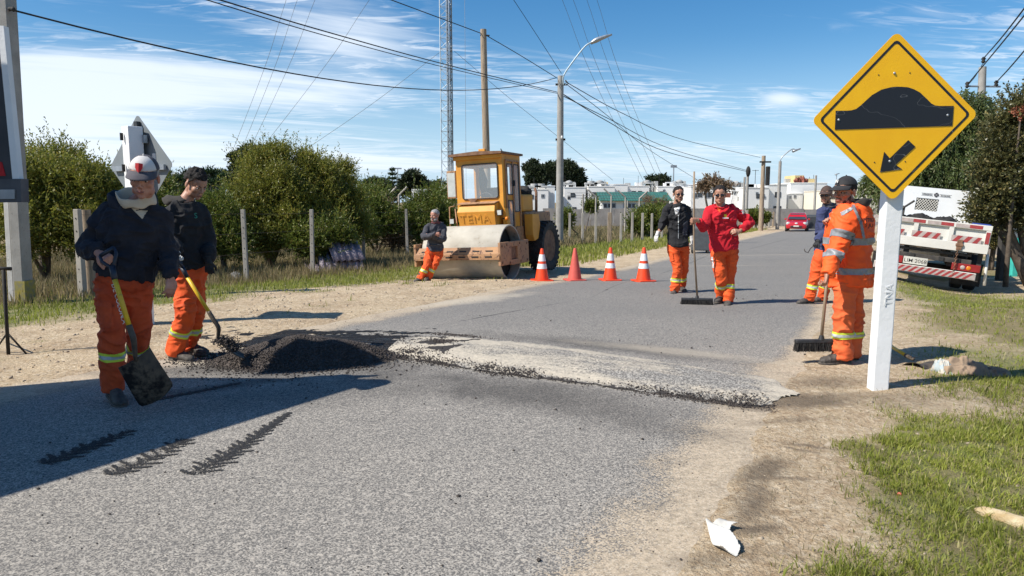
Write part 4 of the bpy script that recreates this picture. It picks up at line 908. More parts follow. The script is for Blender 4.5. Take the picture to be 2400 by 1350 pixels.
# ---- 3 the man leaning on the roller drum
b3 = G(996, 660); Y3 = b3.y
J = joints(Y3, dict(neck=(1022, 521, .22), shA=(1001, 535, .16), shB=(1040, 535, .24), elA=(993, 556, .02), wrA=(1020, 549, -.10), elB=(1038, 560, .10), wrB=(1008, 553, -.02), hipA=(1008, 588, .22), hipB=(1031, 588, .26), knA=(999, 622, .04), knB=(1018, 622, .10), anA=(986, 651, 0), anB=(1004, 648, .08)))
h = Head(P(1019, 506, Y3 + .18), -32, 2, 0, 1.0 * Y3 / 15.2)
S3 = 1.0
p = person('grey bearded man with folded arms leaning back against the roller drum', (b3.x, b3.y, float(prof(b3.y))), J, h, greyc, orange, skinR,
    [((.9, .1, .15), (0, .9, -.2), -1, 25, .9), ((-.9, .1, .2), (.1, .9, -.2), 1, 25, .9)], [(-.5, -.8, 0), (-.2, -.9, 0)], dims=.94, sleeve=(.072, .062, .046), leg=(.086, .072, .072), hem=.02, kneeband=.45, seed=8, vox=.011)
h.face(p.root, brow=hairg); h.hair(p.root, hairg, front=.30, side=.1, back=-.6, rough=.012); h.beard(p.root, beardw, .008, .010)
collar(p, mat('wine collar', (.16, .05, .05), ro=.9), P(1021, 524, Y3 + .2), (0, 0, 1), .075, .05, 'collar', 1.2); collar(p, greyc, P(1024, 527, Y3 + .24), (0, 0, 1), .09, .06, 'hood', 1.2, lean=(.02, .05, 0))
# ---- 4 the man in the black zip jacket
b4 = G(1590, 690); Y4 = b4.y
J = joints(Y4, dict(neck=(1587, 479, .04), shA=(1563, 492, .02), shB=(1609, 492, .04), elA=(1553, 526, .04), wrA=(1541, 549, -.08), elB=(1617, 530, .04), wrB=(1621, 560, -.04), hipA=(1577, 578, .02), hipB=(1602, 578, .04), knA=(1588, 628, -.06), knB=(1602, 628, .10), anA=(1581, 679, -.06), anB=(1596, 670, .28)))
h = Head(P(1590, 456, Y4), 6, 2, 0, 1.0)
p = person('man in black zip jacket, sunglasses and white gloves walking beside the last cone', (b4.x, b4.y, rz(b4.x, b4.y)), J, h, blackc, orange, skinA,
    [((-.35, -.25, -.9), (.6, .5, .0), -1, 25), ((.1, -.15, -1), (-.7, .5, 0), 1, 30)], [(-.35, -.9, 0), (.1, -.95, 0)], dims=.98, sleeve=(.072, .060, .046), leg=(.094, .076, .078), hem=.0, kneeband=.55, glove=(glovew, glovew), seed=11, sleeve_end=(.55, .8))
h.shades(p.root); h.face(p.root, brow=hairb); h.hair(p.root, hairb, front=.30, side=.1, back=-.5, rough=.012); h.beard(p.root, stubb, .004, .004)
collar(p, blackc, P(1587, 484, Y4 + .03), (0, -.05, 1), .085, .055, 'hood', 1.22, lean=(0, .04, 0), gap=1)
patch(p, p.um, [(1581, 486), (1597, 486), (1592, 512), (1584, 512)], blackp, 'shirt'); patch(p, p.um, [(1579, 487), (1595, 484), (1590, 499), (1583, 504)], whitep, 'shirt_print', .006)
patch(p, p.um, [(1589.2, 503), (1590.6, 503), (1590.6, 560), (1589.2, 560)], silver, 'zip', .006, .003); patch(p, p.um, [(1601, 521), (1613, 516), (1611, 552), (1599, 552)], greyc, 'pocket_panel', .006)
patch(p, p.tm, [(1592, 592), (1606, 594), (1605, 616), (1591, 614)], orange, 'cargo_pocket', .014); patch(p, p.tm, [(1568, 592), (1576, 590), (1580, 612), (1571, 614)], orange, 'cargo_pocket', .014)
# ---- 5 the man in red
b5 = G(1700, 716); Y5 = b5.y
J = joints(Y5, dict(neck=(1690, 483, .02), shA=(1662, 498, .0), shB=(1722, 496, .06), elA=(1650, 533, -.14), wrA=(1634, 515, -.30), elB=(1758, 521, .08), wrB=(1733, 542, -.10), hipA=(1681, 588, .0), hipB=(1713, 588, .04), knA=(1690, 650, -.04), knB=(1709, 650, .04), anA=(1690, 692, .12), anB=(1707, 702, -.02)))
h = Head(P(1687, 457, Y5 - .03), -14, 6, 0, 1.02)
p = person('man in red fleece and sunglasses, one hand on hip, holding a broom upright', (b5.x, b5.y, rz(b5.x, b5.y)), J, h, redc, orange, skinA,
    [((-.55, -.2, -.1), (.2, .9, .1), 1, 62), ((-.75, -.35, .05), (.1, .8, -.45), 1, 20)], [(-.55, -.8, 0), (-.35, -.92, 0)], dims=1.14, depthd=1.12, sleeve=(.076, .062, .050), leg=(.098, .082, .080), hem=.02, kneeband=.42, seed=14, sleeve_end=(.8, .80))
h.shades(p.root); h.face(p.root, brow=hairb); h.hair(p.root, hairb, front=.30, side=.12, back=-.5, rough=.010, seed=7)
collar(p, redc, P(1688, 487, Y5), (0, -.1, 1), .085, .05, 'collar', 1.18, gap=1); patch(p, p.um, [(1679, 484), (1690, 487), (1687, 500), (1682, 493)], orange, 'neck_opening')
patch(p, p.um, [(1697, 502), (1703, 502), (1703, 508), (1697, 508)], yellowp, 'chest_emblem', .006, .004); patch(p, p.um, [(1693, 510), (1708, 510), (1708, 512.5), (1693, 512.5)], whitep, 'chest_lettering', .006, .004)
patch(p, p.um, [(1737, 494), (1752, 485), (1757, 493), (1741, 503)], silver, 'sleeve_band', .006, .006); patch(p, p.tm, [(1710, 598), (1727, 598), (1726, 625), (1710, 625)], orange, 'cargo_pocket', .014); patch(p, p.tm, [(1666, 602), (1671, 602), (1674, 628), (1669, 628)], whitep, 'trouser_print', .005)
# ---- 6 the man in dull blue, half hidden
b6 = G(1912, 712); Y6 = b6.y
J = joints(Y6, dict(neck=(1943, 484, .02), shA=(1925, 500, -.06), shB=(1968, 500, .12), elA=(1930, 545, -.10), wrA=(1917, 566, -.25), elB=(1972, 545, .15), wrB=(1968, 580, .10), hipA=(1925, 596, -.02), hipB=(1950, 596, .12), knA=(1909, 652, -.06), knB=(1938, 650, .14), anA=(1897, 698, -.02), anB=(1928, 695, .22)))
h = Head(P(1937, 458, Y6), -42, 4, 0, .98)
p = person('man in dull blue jacket and backward brown cap standing behind the hi-vis worker', (b6.x, b6.y, rz(b6.x, b6.y)), J, h, bluec, orange, skinB,
    [((-.6, -.3, -.6), (.3, .2, -.9), 1, 60), None], [(-.95, -.3, 0), (-.95, -.3, 0)], dims=1.0, sleeve=(.074, .064, .05), leg=(.092, .076, .078), hem=.04, kneeband=.42, glove=(gloveb, None), seed=17)
h.shades(p.root); h.face(p.root); h.cap(p.root, capbr, capbr, .0); h.beard(p.root, stubb, .003, .003)
collar(p, greyc, P(1945, 486, Y6 + .02), (0, 0, 1), .088, .07, 'hood', 1.25, lean=(.03, .03, 0))
hk = thing('steel_hook', 'thin bent steel hook held by the man in the blue jacket', 'hook', (b6.x - .1, Y6 - .3, .5)); mb = MB(); mb.tube([P(1912, 573, Y6 - .32), P(1900, 582, Y6 - .34), P(1894, 592, Y6 - .36), P(1887, 590, Y6 - .37), P(1885, 583, Y6 - .37)], .006, 8); mb.shift(-hk.location).build('rod', mat('dark steel', (.05, .045, .04), (.1, .07, .05), ro=.5, metal=.6), hk, True)
# ---- 7 the hi-vis worker
b7 = G(1985, 850); Y7 = b7.y
J = joints(Y7, dict(neck=(1996, 478, .02), shA=(1984, 512, -.17), shB=(2012, 508, .17), elA=(1962, 582, -.20), wrA=(1938, 646, -.34), elB=(1975, 575, .20), wrB=(1950, 533, .02), hipA=(1981, 655, -.07), hipB=(1995, 655, .08), knA=(1977, 745, -.10), knB=(2000, 745, .10), anA=(1974, 828, -.08), anB=(1994, 824, .12)))
h = Head(P(1981, 451, Y7), -62, 4, 0, 1.02)
p = person('smiling man in black cap and orange hi-vis coat resting on a broom', (b7.x, b7.y, gz(b7.x, b7.y)), J, h, hivis, orangeL, skinB,
    [((-.25, -.3, -.8), (-.8, .3, .1), 1, 55), ((-.3, -.1, .9), (-.5, -.8, 0), -1, 50)], [(-.98, -.15, 0), (-.95, -.1, 0)], dims=1.10, depthd=1.45, sleeve=(.090, .078, .060), leg=(.096, .086, .084), hem=-.08, kneeband=.46, seed=20, fold=(.013, .014))
P7 = p
h.face(p.root, brow=hairb, smile=True); h.cap(p.root, capb, capb, .02); h.beard(p.root, stubb, .004, .004); h.hair(p.root, hairb, front=.2, side=-.02, back=-.45, rough=.004, r=(.0795, .098, .086))
collar(p, hoodc, P(1998, 486, Y7 + .02), (.02, .03, 1), .098, .085, 'hood', 1.10, lean=(.035, .0, -.005), seed=8)
text('N', .04, whitep, p.root, frame(h.p(-.01, -.094, .098) - p.o, h.r3() @ Vector((1, -.2, 0)), h.r3() @ Vector((0, .35, 1))), .001, .001, 'cap_logo')
def bandz(z0, z1, keep=None, nm='reflective_band'):
    shell(p.um, [(Vector((0, 0, z1)), Vector((0, 0, 1))), (Vector((0, 0, z0)), Vector((0, 0, -1)))], keep, .005, nm, greytape, p.root)
def zpx(v): return P(2000, v, Y7).z - p.o.z
jj = {k: v - p.o for k, v in p.j.items()}
def notarm(c, n):
    for q in 'AB':
        for a, b_ in ((jj['sh' + q], jj['el' + q]), (jj['el' + q], jj['wr' + q])):
            t = max(0, min(1, (c - a).dot(b_ - a) / (b_ - a).length_squared))
            if (c - a - (b_ - a) * t).length < .112 and c.x < (a + (b_ - a) * t).x + .08 and (q == 'A'): return False
    return True
bandz(zpx(640), zpx(625), notarm)
bandz(zpx(572), zpx(556), notarm)
for a_, b_, f in (('elA', 'wrA', .35), ('shA', 'elA', .55)):
    a, b_ = jj[a_], jj[b_]; ax = (b_ - a).normalized(); c0 = a + (b_ - a) * f
    shell(p.um, [(c0 - ax * .032, -ax), (c0 + ax * .032, ax)], lambda c, n: ((c - a) - ax * (c - a).dot(ax)).length < .13 and c.y < .12 and c.x < c0.x + .12, .005, 'sleeve_band', greytape, p.root)
patch(p, p.um, [(1994, 480), (2003, 478), (2022, 520), (2030, 560), (2022, 562), (2013, 522)], greytape, 'shoulder_band', .006); patch(p, p.um, [(1968, 497), (1996, 483), (2004, 489), (1972, 508)], greytape, 'shoulder_band', .006)
printon(p, p.um, 'INTEN', .045, (2038, 516), (1, 0, -.05), blackp); printon(p, p.um, 'S JUA', .045, (2041, 529), (1, 0, -.05), blackp)
# ================================================================ TOOLS
woodh = mat('weathered broom handle wood', (.36, .27, .18), (.24, .17, .11), ro=.75, sc=3, ssc=(8, 8, 1), bump=.5, bsc=60, bd=.002)
yelh = mat('yellow shovel handle paint', (.80, .52, .015), (.62, .38, .02), ro=.45, sc=14, bump=.2, bsc=80, c3=(.12, .09, .05), s3=30, f3=.62)
steelb = mat('tarred shovel steel', (.045, .040, .034), (.13, .10, .07), ro=.55, sc=9, bump=.7, bsc=60, bd=.004, metal=.05, spec=.25, c3=(.012, .011, .011), s3=6, f3=.52)
darkp = mat('dark blue black plastic', (.010, .014, .026), (.02, .024, .036), ro=.5, sc=20, bump=.2)
blackpl = mat('black plastic', (.014, .014, .015), (.03, .03, .03), ro=.55, sc=20, bump=.2)
bristm = mat('black bristles', (.012, .011, .011), (.04, .035, .03), ro=.8, sc=40, ssc=(1, 1, .2), bump=.6, bsc=200)
def blade_mesh(mb, o, x, y, w_, l, curve=.03, n=10, m=8, dish=.02):
    """o top middle, x across, y down the blade"""
    o, x, y = Vector(o), Vector(x).normalized(), Vector(y).normalized(); nn = x.cross(y).normalized(); rs = []
    for k in range(m + 1):
        t = k / m; row = []
        for i in range(n + 1):
            u = i / n * 2 - 1; wd = w_ * (.90 + .10 * t) * (1 - .10 * max(0, t - .85) / .15); sd = nn * (curve * (u * u) * (1 - .25 * t) + dish * math.sin(t * PI) * -1)
            row.append(o + x * u * wd / 2 + y * (l * t - (.010 if t == 1 else 0) * u * u * 2) + sd)
        rs.append(row)
    top = rs; bot = [[p - nn * .004 for p in r] for r in rs]; W_ = n + 1; vs = [p for r in top for p in r] + [p for r in bot for p in r]; q = len(top) * W_; fs = []
    for k in range(m):
        for i in range(n):
            a = k * W_ + i; fs.append((a, a + 1, a + W_ + 1, a + W_)); fs.append((q + a, q + a + W_, q + a + W_ + 1, q + a + 1))
    for k in range(m): a = k * W_; fs.append((a, a + W_, a + W_ + q, a + q)); a += n; fs.append((a, a + q, a + W_ + q, a + W_))
    for i in range(n): fs.append((i, i + q, i + 1 + q, i + 1)); a = m * W_ + i; fs.append((a, a + 1, a + 1 + q, a + q))
    mb.add(vs, fs); return mb
def shovel(label, grip, ht0, y0, y1, sock, bo, bx, by, w_, l, curve=.03, socket_mid=None):
    """grip centre, handle black->yellow from y0 to y1, socket, blade"""
    grip, ht0, y0, y1, sock, bo = map(Vector, (grip, ht0, y0, y1, sock, bo)); r = thing('shovel', label, 'shovel', bo); o = -bo; bx = Vector(bx).normalized()
    mb = MB(); d = (ht0 - grip).normalized(); g = bx; w2 = .052
    mb.tube([grip - g * w2, grip + g * w2], .014, 10); mb.tube([grip - g * w2, grip - g * w2 + d * .05, ht0 - g * .012], [.011, .012, .013], 8); mb.tube([grip + g * w2, grip + g * w2 + d * .05, ht0 + g * .012], [.011, .012, .013], 8); mb.tube([ht0, y0], [.020, .0185], 12)
    mb.shift(o).build('grip', darkp, r, True)
    MB().tube([y0, lerp(y0, y1, .5), y1], .0165, 14).shift(o).build('handle', yelh, r, True)
    mid = Vector(socket_mid) if socket_mid is not None else lerp(y1, sock, .6)
    m = MB(); limb(m, [y1 - (y0 - y1).normalized() * 0 , lerp(y1, mid, .5), mid, lerp(mid, sock, .6), sock], [.0195, .0195, .019, .016, .012], 12, 4); m.shift(o).build('socket', steelb, r, True)
    m = MB(); blade_mesh(m, bo, bx, by, w_, l, curve); m.shift(o).build('blade', steelb, r, 'auto'); return r
# the older man's square shovel
Y = Y1
sh1 = shovel('square shovel with yellow handle held low by the older man', P(251, 590, Y - .34), P(263, 625, Y - .40), P(269, 655, Y - .44), P(302, 762, Y - .46), P(318, 845, Y - .42), P(315, 842, Y - .42),
       P(343, 826, Y - .40) - P(283, 864, Y - .46), P(363, 930, Y - .30) - P(311, 845, Y - .42), .262, .355, .03, P(313, 795, Y - .47))
# the young man's loaded shovel
Y = Y2
sh2 = shovel('yellow handled shovel lifting a load of asphalt in the young man\'s gloves', P(417, 603, Y - .40), P(426, 625, Y - .42), P(439, 650, Y - .43), P(489, 730, Y - .44), P(511, 797, Y - .42), P(512, 797, Y - .42),
       (.30, -.85, 0), P(560, 832, Y - .36) - P(512, 798, Y - .40), .23, .27, .025, P(512, 768, Y - .45))
bo_ = Vector(sh2.location); n = 700; t = rng.random(n); c0 = np.array(P(516, 800, Y - .41)); c1 = np.array(P(556, 824, Y - .38)); C_ = c0 + (c1 - c0) * t[:, None] + rng.normal(0, 1, (n, 3)) * (.028, .07, .012); C_[:, 2] += .012 + .05 * np.sin(t * PI * .9 + .2) * rng.random(n)
o = stones('asphalt_load', C_, rng.uniform(.006, .013, n), freshm); tag(o, 'lump of fresh asphalt resting on the young man\'s shovel blade', 'asphalt')
def broom(label, top, bot, hc_, hx, w_, hh=.05, bh_=.09, matd=woodh, tilt=0):
    top, bot, hc_ = Vector(top), Vector(bot), Vector(hc_); hx = Vector(hx).normalized(); r = thing('broom', label, 'broom', hc_); o = -hc_; up = Vector((0, 0, 1)); up = (up - hx * up.dot(hx)).normalized(); fy = up.cross(hx)
    M3 = Matrix((hx, fy, up)).transposed()
    MB().tube([top, lerp(top, bot, .3) , lerp(top, bot, .6), hc_ + up * .045], [.0125, .0135, .014, .015], 12).shift(o).build('handle', matd, r, True)
    m = MB(); m.box(hc_ + up * .0, (w_, .062, .030), M3, (1, .8)); m.tube([hc_ + up * .01, hc_ + up * .055], [.030, .018], 10); m.shift(o).build('head_block', blackpl, r, 'auto', .005)
    n = 1500; u = rng.uniform(-.49, .49, n) * w_; v_ = rng.uniform(-.028, .028, n); sp = rng.normal(0, .010, (n, 2)); vs = []; 
    base = np.array(hc_)[None] + u[:, None] * np.array(hx) + v_[:, None] * np.array(fy) - np.array(up) * .012
    end = base + np.array(hx) * (sp[:, :1] + u[:, None] * .05) + np.array(fy) * (sp[:, 1:] + v_[:, None] * .5) - np.array(up) * (bh_ * rng.uniform(.88, 1.05, n))[:, None]
    a = rng.uniform(0, PI, n); wv = (np.cos(a)[:, None] * np.array(hx) + np.sin(a)[:, None] * np.array(fy)) * .0022
    V = np.stack([base - wv, base + wv, end + wv * .6, end - wv * .6], 1) - np.array(hc_); npmesh('bristles', V.reshape(-1, 3), np.arange(n * 4).reshape(-1, 4), bristm, r, kind='stuff')
    m = MB(); m.box(hc_ - up * .055, (w_ * .96, .045, .075), M3, (1, 1.2)); m.shift(o).build('bristle_core', bristm, r); return r
Y = Y7
broom('black push broom under the hi-vis worker\'s hands, bristles just off the ground', P(1953, 497, Y - .02), P(1926, 793, Y - .05), P(1925, 799, Y - .05), (1, .05, -.0), .49, bh_=.085)
Y = Y5
broom('long handled push broom held upright by the man in red', P(1627, 402, Y - .33), P(1626, 690, Y - .12), Vector((P(1633, 697, Y - .1).x, Y - .12, rz(b5.x, b5.y) + .085)), (1, -.15, 0), .45, bh_=.075)
# shovel and torn sack lying on the grass at the right
gA = G(2092, 828); gB = G(2140, 862); z_ = lambda p, h_=0: Vector((p.x, p.y, gz(p.x, p.y) + h_))
shovel('shovel with short yellow handle lying on the grass right of the white post', z_(G(2060, 812), .10), z_(G(2082, 824), .09), z_(G(2090, 829), .085), z_(G(2122, 848), .08), z_(G(2140, 856), .07), z_(G(2140, 860), .06), (.35, -.75, .05), (1, .30, -.02), .24, .27, -.04)
sackm = mat('brown paper sack', (.36, .26, .17), (.22, .15, .10), ro=.85, sc=5, bump=.6, bsc=40, bd=.01, c3=(.20, .12, .08), s3=7, f3=.6)
sackb = mat('blue printed sack paper', (.36, .42, .43), (.48, .45, .39), ro=.8, sc=20, bump=.5, bsc=40, bd=.01, lo=.45, hi=.55)
c = G(2255, 872); sk = thing('torn_sack', 'torn brown paper sack with a pale blue printed end crumpled on the grass', 'sack', (c.x, c.y, gz(c.x, c.y)))
def crumple(w_, d_, h_, seed, n=46):
    u = np.linspace(-1, 1, n); U, V_ = np.meshgrid(u, u); q = np.stack([U * 1.3, V_ * 1.3, U * 0 + seed], -1)
    rid = 1 - np.abs(2 * vnoise(q * 1.7, seed) - 1); r2 = 1 - np.abs(2 * vnoise(q * 4.1, seed + 1) - 1)
    env = np.clip(1 - (np.abs(U) ** 2.5 + np.abs(V_) ** 2.5), 0, 1) ** .5; Z_ = h_ * (env * (.25 + .75 * rid * rid) + .38 * r2 * env)
    ex = (vnoise(q * 3 + 9, seed) - .5) * .5; X_ = U * w_ * (1 + ex); Y_ = V_ * d_ * (1 + (vnoise(q * 3 + 4, seed) - .5) * .5); Vv = np.stack([X_.ravel(), Y_.ravel(), Z_.ravel() + .012], 1)
    k0 = (np.arange(n - 1)[:, None] * n + np.arange(n - 1)[None]).ravel(); return Vv, np.stack([k0, k0 + 1, k0 + n + 1, k0 + n], 1)
V, Q = crumple(.20, .13, .11, 33); o = npmesh('sack_paper', V, Q, sackm, sk); V, Q = crumple(.06, .11, .09, 9); o2 = npmesh('printed_end', V + np.array([-.17, .02, 0]), Q, sackb, sk)
V, Q = crumple(.12, .10, .05, 14); npmesh('sack_flap', V + np.array([.24, -.06, 0]), Q, sackm, sk)
for q_ in sk.children: m_ = q_.modifiers.new('t', 'SOLIDIFY'); m_.thickness = .003
# discarded paper at the bottom
paperm = mat('white torn paper', (.66, .645, .60), (.50, .48, .43), ro=.8, sc=6, bump=.4, bsc=30, bd=.006)
pp = [(1650, 1255), (1665, 1240), (1700, 1232), (1712, 1243), (1733, 1250), (1715, 1252), (1706, 1262), (1711, 1282), (1736, 1306), (1727, 1316), (1690, 1308), (1672, 1290), (1660, 1272)]
pw = [tuple(G(*q)[:2]) for q in pp]; X, Y = np.meshgrid(np.arange(min(q[0] for q in pw), max(q[0] for q in pw), .004), np.arange(min(q[1] for q in pw), max(q[1] for q in pw), .004)); ok = inpoly(X, Y, pw)
Z = np.maximum(tz(X, Y), rzv(X, Y)) + .02 + .05 * np.abs(np.sin((X * 21 + Y * 13))) ** 2 * fbm(X, Y, 6, 2, 5) * 1.6 + (fbm(X, Y, 30, 3, 7) - .5) * .012; nx_ = X.shape[1]; k = ok[:-1, :-1] & ok[1:, 1:] & ok[1:, :-1] & ok[:-1, 1:]; j_, i_ = np.nonzero(k); k0 = j_ * nx_ + i_
q = np.stack([k0, k0 + 1, k0 + nx_ + 1, k0 + nx_], 1); us, inv = np.unique(q, return_inverse=True); o = npmesh('scrap_paper', np.stack([X.ravel(), Y.ravel(), Z.ravel()], 1)[us], inv.reshape(-1, 4), paperm, smooth=True); tag(o, 'torn strip of white paper curled on the gravel edge near the camera', 'paper'); m_ = o.modifiers.new('t', 'SOLIDIFY'); m_.thickness = .002
# a pale rotten log and a red plastic scrap in the grass, bottom right
logm = mat('pale rotten wood', (.60, .50, .32), (.42, .30, .15), ro=.9, sc=5, ssc=(1, 5, 5), bump=.8, bsc=30, bd=.01)
a_, b_ = G(2285, 1196), G(2420, 1235); mb = MB(); pts = [lerp(a_, b_, t) + Vector((0, 0, .015 + .02 * math.sin(t * 9))) for t in (0, .15, .3, .5, .7, .85, 1)]; pts = [Vector((q.x, q.y, gz(q.x, q.y) + .025)) for q in pts]; mb.tube(pts, [.012, .028, .033, .038, .036, .04, .03], 10)
o = mb.build('rotten_log', logm, smooth=True); tag(o, 'pale rotten log lying in the grass at the lower right', 'log')
a_, b_ = G(2065, 1088), G(2112, 1102); o = MB().tube([(a_.x, a_.y, gz(a_.x, a_.y) + .02), (b_.x, b_.y, gz(b_.x, b_.y) + .015)], [.006, .004], 6).build('twig', mat('grey twig', (.22, .17, .12), ro=.9), smooth=True); tag(o, 'dead grey twig on the grass below the sign post', 'twig')
c = G(2108, 1160); o = MB().ball((c.x, c.y, gz(c.x, c.y) + .012), (.011, .012, .012), 8, 6).build('plastic_scrap', mat('red plastic scrap', (.65, .13, .10), ro=.5, bump=0), smooth=True); tag(o, 'small red plastic bit in the grass at lower right', 'litter')
# ================================================================ CONES
conem = mat('traffic cone orange', (.88, .070, .012), (.78, .055, .010), ro=.45, sc=5, bump=.1)
conef = mat('faded traffic cone', (.62, .10, .075), (.52, .085, .06), ro=.65, sc=5, bump=.1)
sleevem = mat('white cone sleeve', (.82, .82, .80), (.70, .70, .69), ro=.35, sc=20, bump=.1)
def cone(u, v, label, m_=conem, stripes=True, tape=False):
    g_ = G(u, v - 4); zz = rz(g_.x, g_.y); hgt = .70; r = thing('traffic_cone', label, 'traffic cone', (g_.x, g_.y, zz), (0, 0, .1 * (u % 7)), 'traffic cones across the road')
    R_ = lambda h: .150 - (.150 - .030) * (h - .03) / (hgt - .03)
    MB().lathe([(R_(.03), .03), (R_(.06) , .06), (R_(hgt * .5), hgt * .5), (R_(hgt - .02), hgt - .02), (R_(hgt) - .004, hgt), (.016, hgt)], n=28).build('cone_body', m_, r, 'auto')
    mb = MB(); s_ = .205; c_ = .03; mb.prism([(-s_ + c_, -s_), (s_ - c_, -s_), (s_, -s_ + c_), (s_, s_ - c_), (s_ - c_, s_), (-s_ + c_, s_), (-s_, s_ - c_), (-s_, -s_ + c_)], (0, 0, .004), (1, 0, 0), (0, 1, 0), .03); mb.build('cone_base', m_, r, False, .006)
    if stripes:
        for a, b_ in ((.575, .43), (.375, .27)):
            MB().lathe([(R_(b_) + .004, b_), (R_(a) + .004, a)], n=28, cap=False).build('reflective_sleeve', sleevem, r, True)
    if tape:
        mb = MB(); pts = [Vector((.085, -.05, .40)), Vector((.12, -.05, .33)), Vector((.105, -.04, .26)), Vector((.13, -.04, .18))]
        for a, b_ in zip(pts[:-1], pts[1:]): mb.quad(a + Vector((0, .02, 0)), a - Vector((.012, .012, 0)), b_ - Vector((.006, .012, 0)), b_ + Vector((.006, .02, 0)))
        mb.build('loose_tape', sleevem, r, True)
cone(1270, 663, 'bright orange cone with two white bands, nearest the roller drum')
cone(1347, 663, 'faded pinkish red cone without any white bands', conef, False)
cone(1430, 664, 'bright orange cone with two white bands, right beside the faded plain cone')
cone(1508, 667, 'orange cone with a white band peeling off, nearest the man in the black jacket', tape=True)
# ================================================================ SIGNS
whitepaint = mat('white painted concrete', (.80, .80, .79), (.72, .72, .70), ro=.8, sc=3, bump=.5, bsc=40, bd=.004, c3=(.52, .50, .46), s3=9, f3=.70)
signy = NB('sign sheeting'); v = signy.map('Object'); c_ = signy.mix(signy.ramp(signy.noise(v, 4, 4), .35, .65), (.98, .52, .003), (.93, .47, .003))
c_ = signy.mix(signy.ramp(signy.noise(signy.map('Object', (9, 1, 1.2), (0, .6, 0)), 7, 6, .75), .70, .76, 0, .35), c_, (.62, .33, .02)); hz_ = signy.voro(v, 160); signy.bump(hz_, .15, .002)
signy = signy.done(c_, .38, spec=.45)
signk = NB('sign black'); v = signk.map('Object'); c_ = signk.mix(signk.ramp(signk.noise(signk.map('Object', (1, 1, 3), (0, .5, 0)), 5, 8, .8), .70, .80, 0, .5), (.012, .012, .016), (.17, .18, .20))
sc_ = signk.ramp(signk.math('ABSOLUTE', signk.math('SUBTRACT', signk.noise(signk.map('Object', (.9, 1, 1.5), (0, -.5, 0)), 2.3, 3, .5), .52)), .0, .0025, .35, 0); c_ = signk.mix(sc_, c_, (.38, .38, .38)); signk = signk.done(c_, .42)
galv = mat('galvanised metal', (.42, .44, .46), (.30, .32, .34), ro=.45, metal=.6, sc=8, bump=.15)
gp = G(2056, 917); sp_ = thing('sign_post', 'thick white painted concrete post carrying the yellow diamond sign', 'post', (gp.x, gp.y, gz(gp.x, gp.y) - .03)); hgt = 2.42
mb = MB(); rs = []
for k in range(40):
    t = k / 39; z = t * hgt; s_ = .062 + .003 * t; j_ = lambda i: (float(vnoise(np.array([[i * 7.1, z * 9, .3]]), 4)[0]) - .5) * .004; rs.append([Vector((-s_ + j_(1), -s_, z)), Vector((s_ + j_(2), -s_ + j_(5), z)), Vector((s_ + j_(3), s_, z)), Vector((-s_, s_ + j_(4), z))])
mb.rings(rs); o = mb.build('post_shaft', whitepaint, sp_, False, .010); o.rotation_euler = (0, 0, R(-6))
sp_.rotation_euler = (0, R(.6), 0)
text('TNA', .085, whitepaint, sp_, frame((.005, -.0655, .80), (0, 0, 1), (-1, 0, 0)), .0015, .001, 'cast_lettering')
SC = 5.42 / 1664 / 3.648; yS = gp.y - .10; sc0 = P(2097, 275, yS); sg = thing('warning_sign', 'yellow diamond road sign showing a black speed bump and arrow', 'road sign', sc0, (R(0), 0, 0)); Xs = lambda cx_, cy_: ((cx_ - 792) + .062 * (cy_ - 675)) * SC * 1.0
pt = lambda q: (Xs(*q), -(q[1] - 675) * SC)
def roundpoly(cs, r, n=8):
    o = []; m = len(cs)
    for i in range(m):
        a, b_, c = Vector(cs[i - 1]), Vector(cs[i]), Vector(cs[(i + 1) % m]); u = (a - b_).normalized(); v = (c - b_).normalized(); half = u.angle(v) / 2; d = r / math.tan(half); cen = b_ + (u + v).normalized() * (r / math.sin(half)); p0, p1 = b_ + u * d, b_ + v * d
        a0 = math.atan2(p0.y - cen.y, p0.x - cen.x); a1 = math.atan2(p1.y - cen.y, p1.x - cen.x); da = (a1 - a0 + PI) % (2 * PI) - PI
        for k in range(n + 1): o.append((cen.x + r * math.cos(a0 + da * k / n), cen.y + r * math.sin(a0 + da * k / n)))
    return o
H_ = .620; rot = R(2.2); sq = lambda h_: [(h_ * math.cos(R(90 * k) + rot), h_ * math.sin(R(90 * k) + rot)) for k in range(4)]
out = roundpoly(sq(H_), .045); MB().prism(out, (0, .004, 0), (1, 0, 0), (0, 0, 1), -.004 if False else .004).build('sign_plate', signy, sg)
o1 = roundpoly(sq(H_ - .055), .032); o2 = roundpoly(sq(H_ - .080), .024); n = len(o1); mb = MB(); ff = [(x, -.0015, y) for x, y in o1] + [(x, -.0015, y) for x, y in o2]; mb.add(ff, [(i, (i + 1) % n, n + (i + 1) % n, n + i) for i in range(n)]); mb.build('border_line', signk, sg)
hump = [(298, 622), (390, 621), (430, 618), (470, 606), (505, 580), (540, 548), (600, 495), (680, 450), (760, 430), (805, 426), (850, 427), (900, 431), (950, 447), (1000, 473), (1060, 528), (1095, 562), (1125, 578), (1160, 583), (1282, 582), (1272, 745), (290, 777)]
MB().prism([pt(q) for q in hump], (0, -.0018, 0), (1, 0, 0), (0, 0, 1), .0015).build('speed_bump_symbol', signk, sg)
MB().prism([pt(q) for q in ((905, 862), (965, 917), (800, 1067), (855, 1103), (668, 1128), (703, 958), (750, 1012))], (0, -.0018, 0), (1, 0, 0), (0, 0, 1), .0015).build('arrow_symbol', signk, sg)
for q in ((787, 317), (323, 696), (1233, 658), (750, 1037)): x, z = pt(q); MB().ball((x, -.003, z), (.010, .006, .010), 10, 6).build('bolt', galv, sg, True)
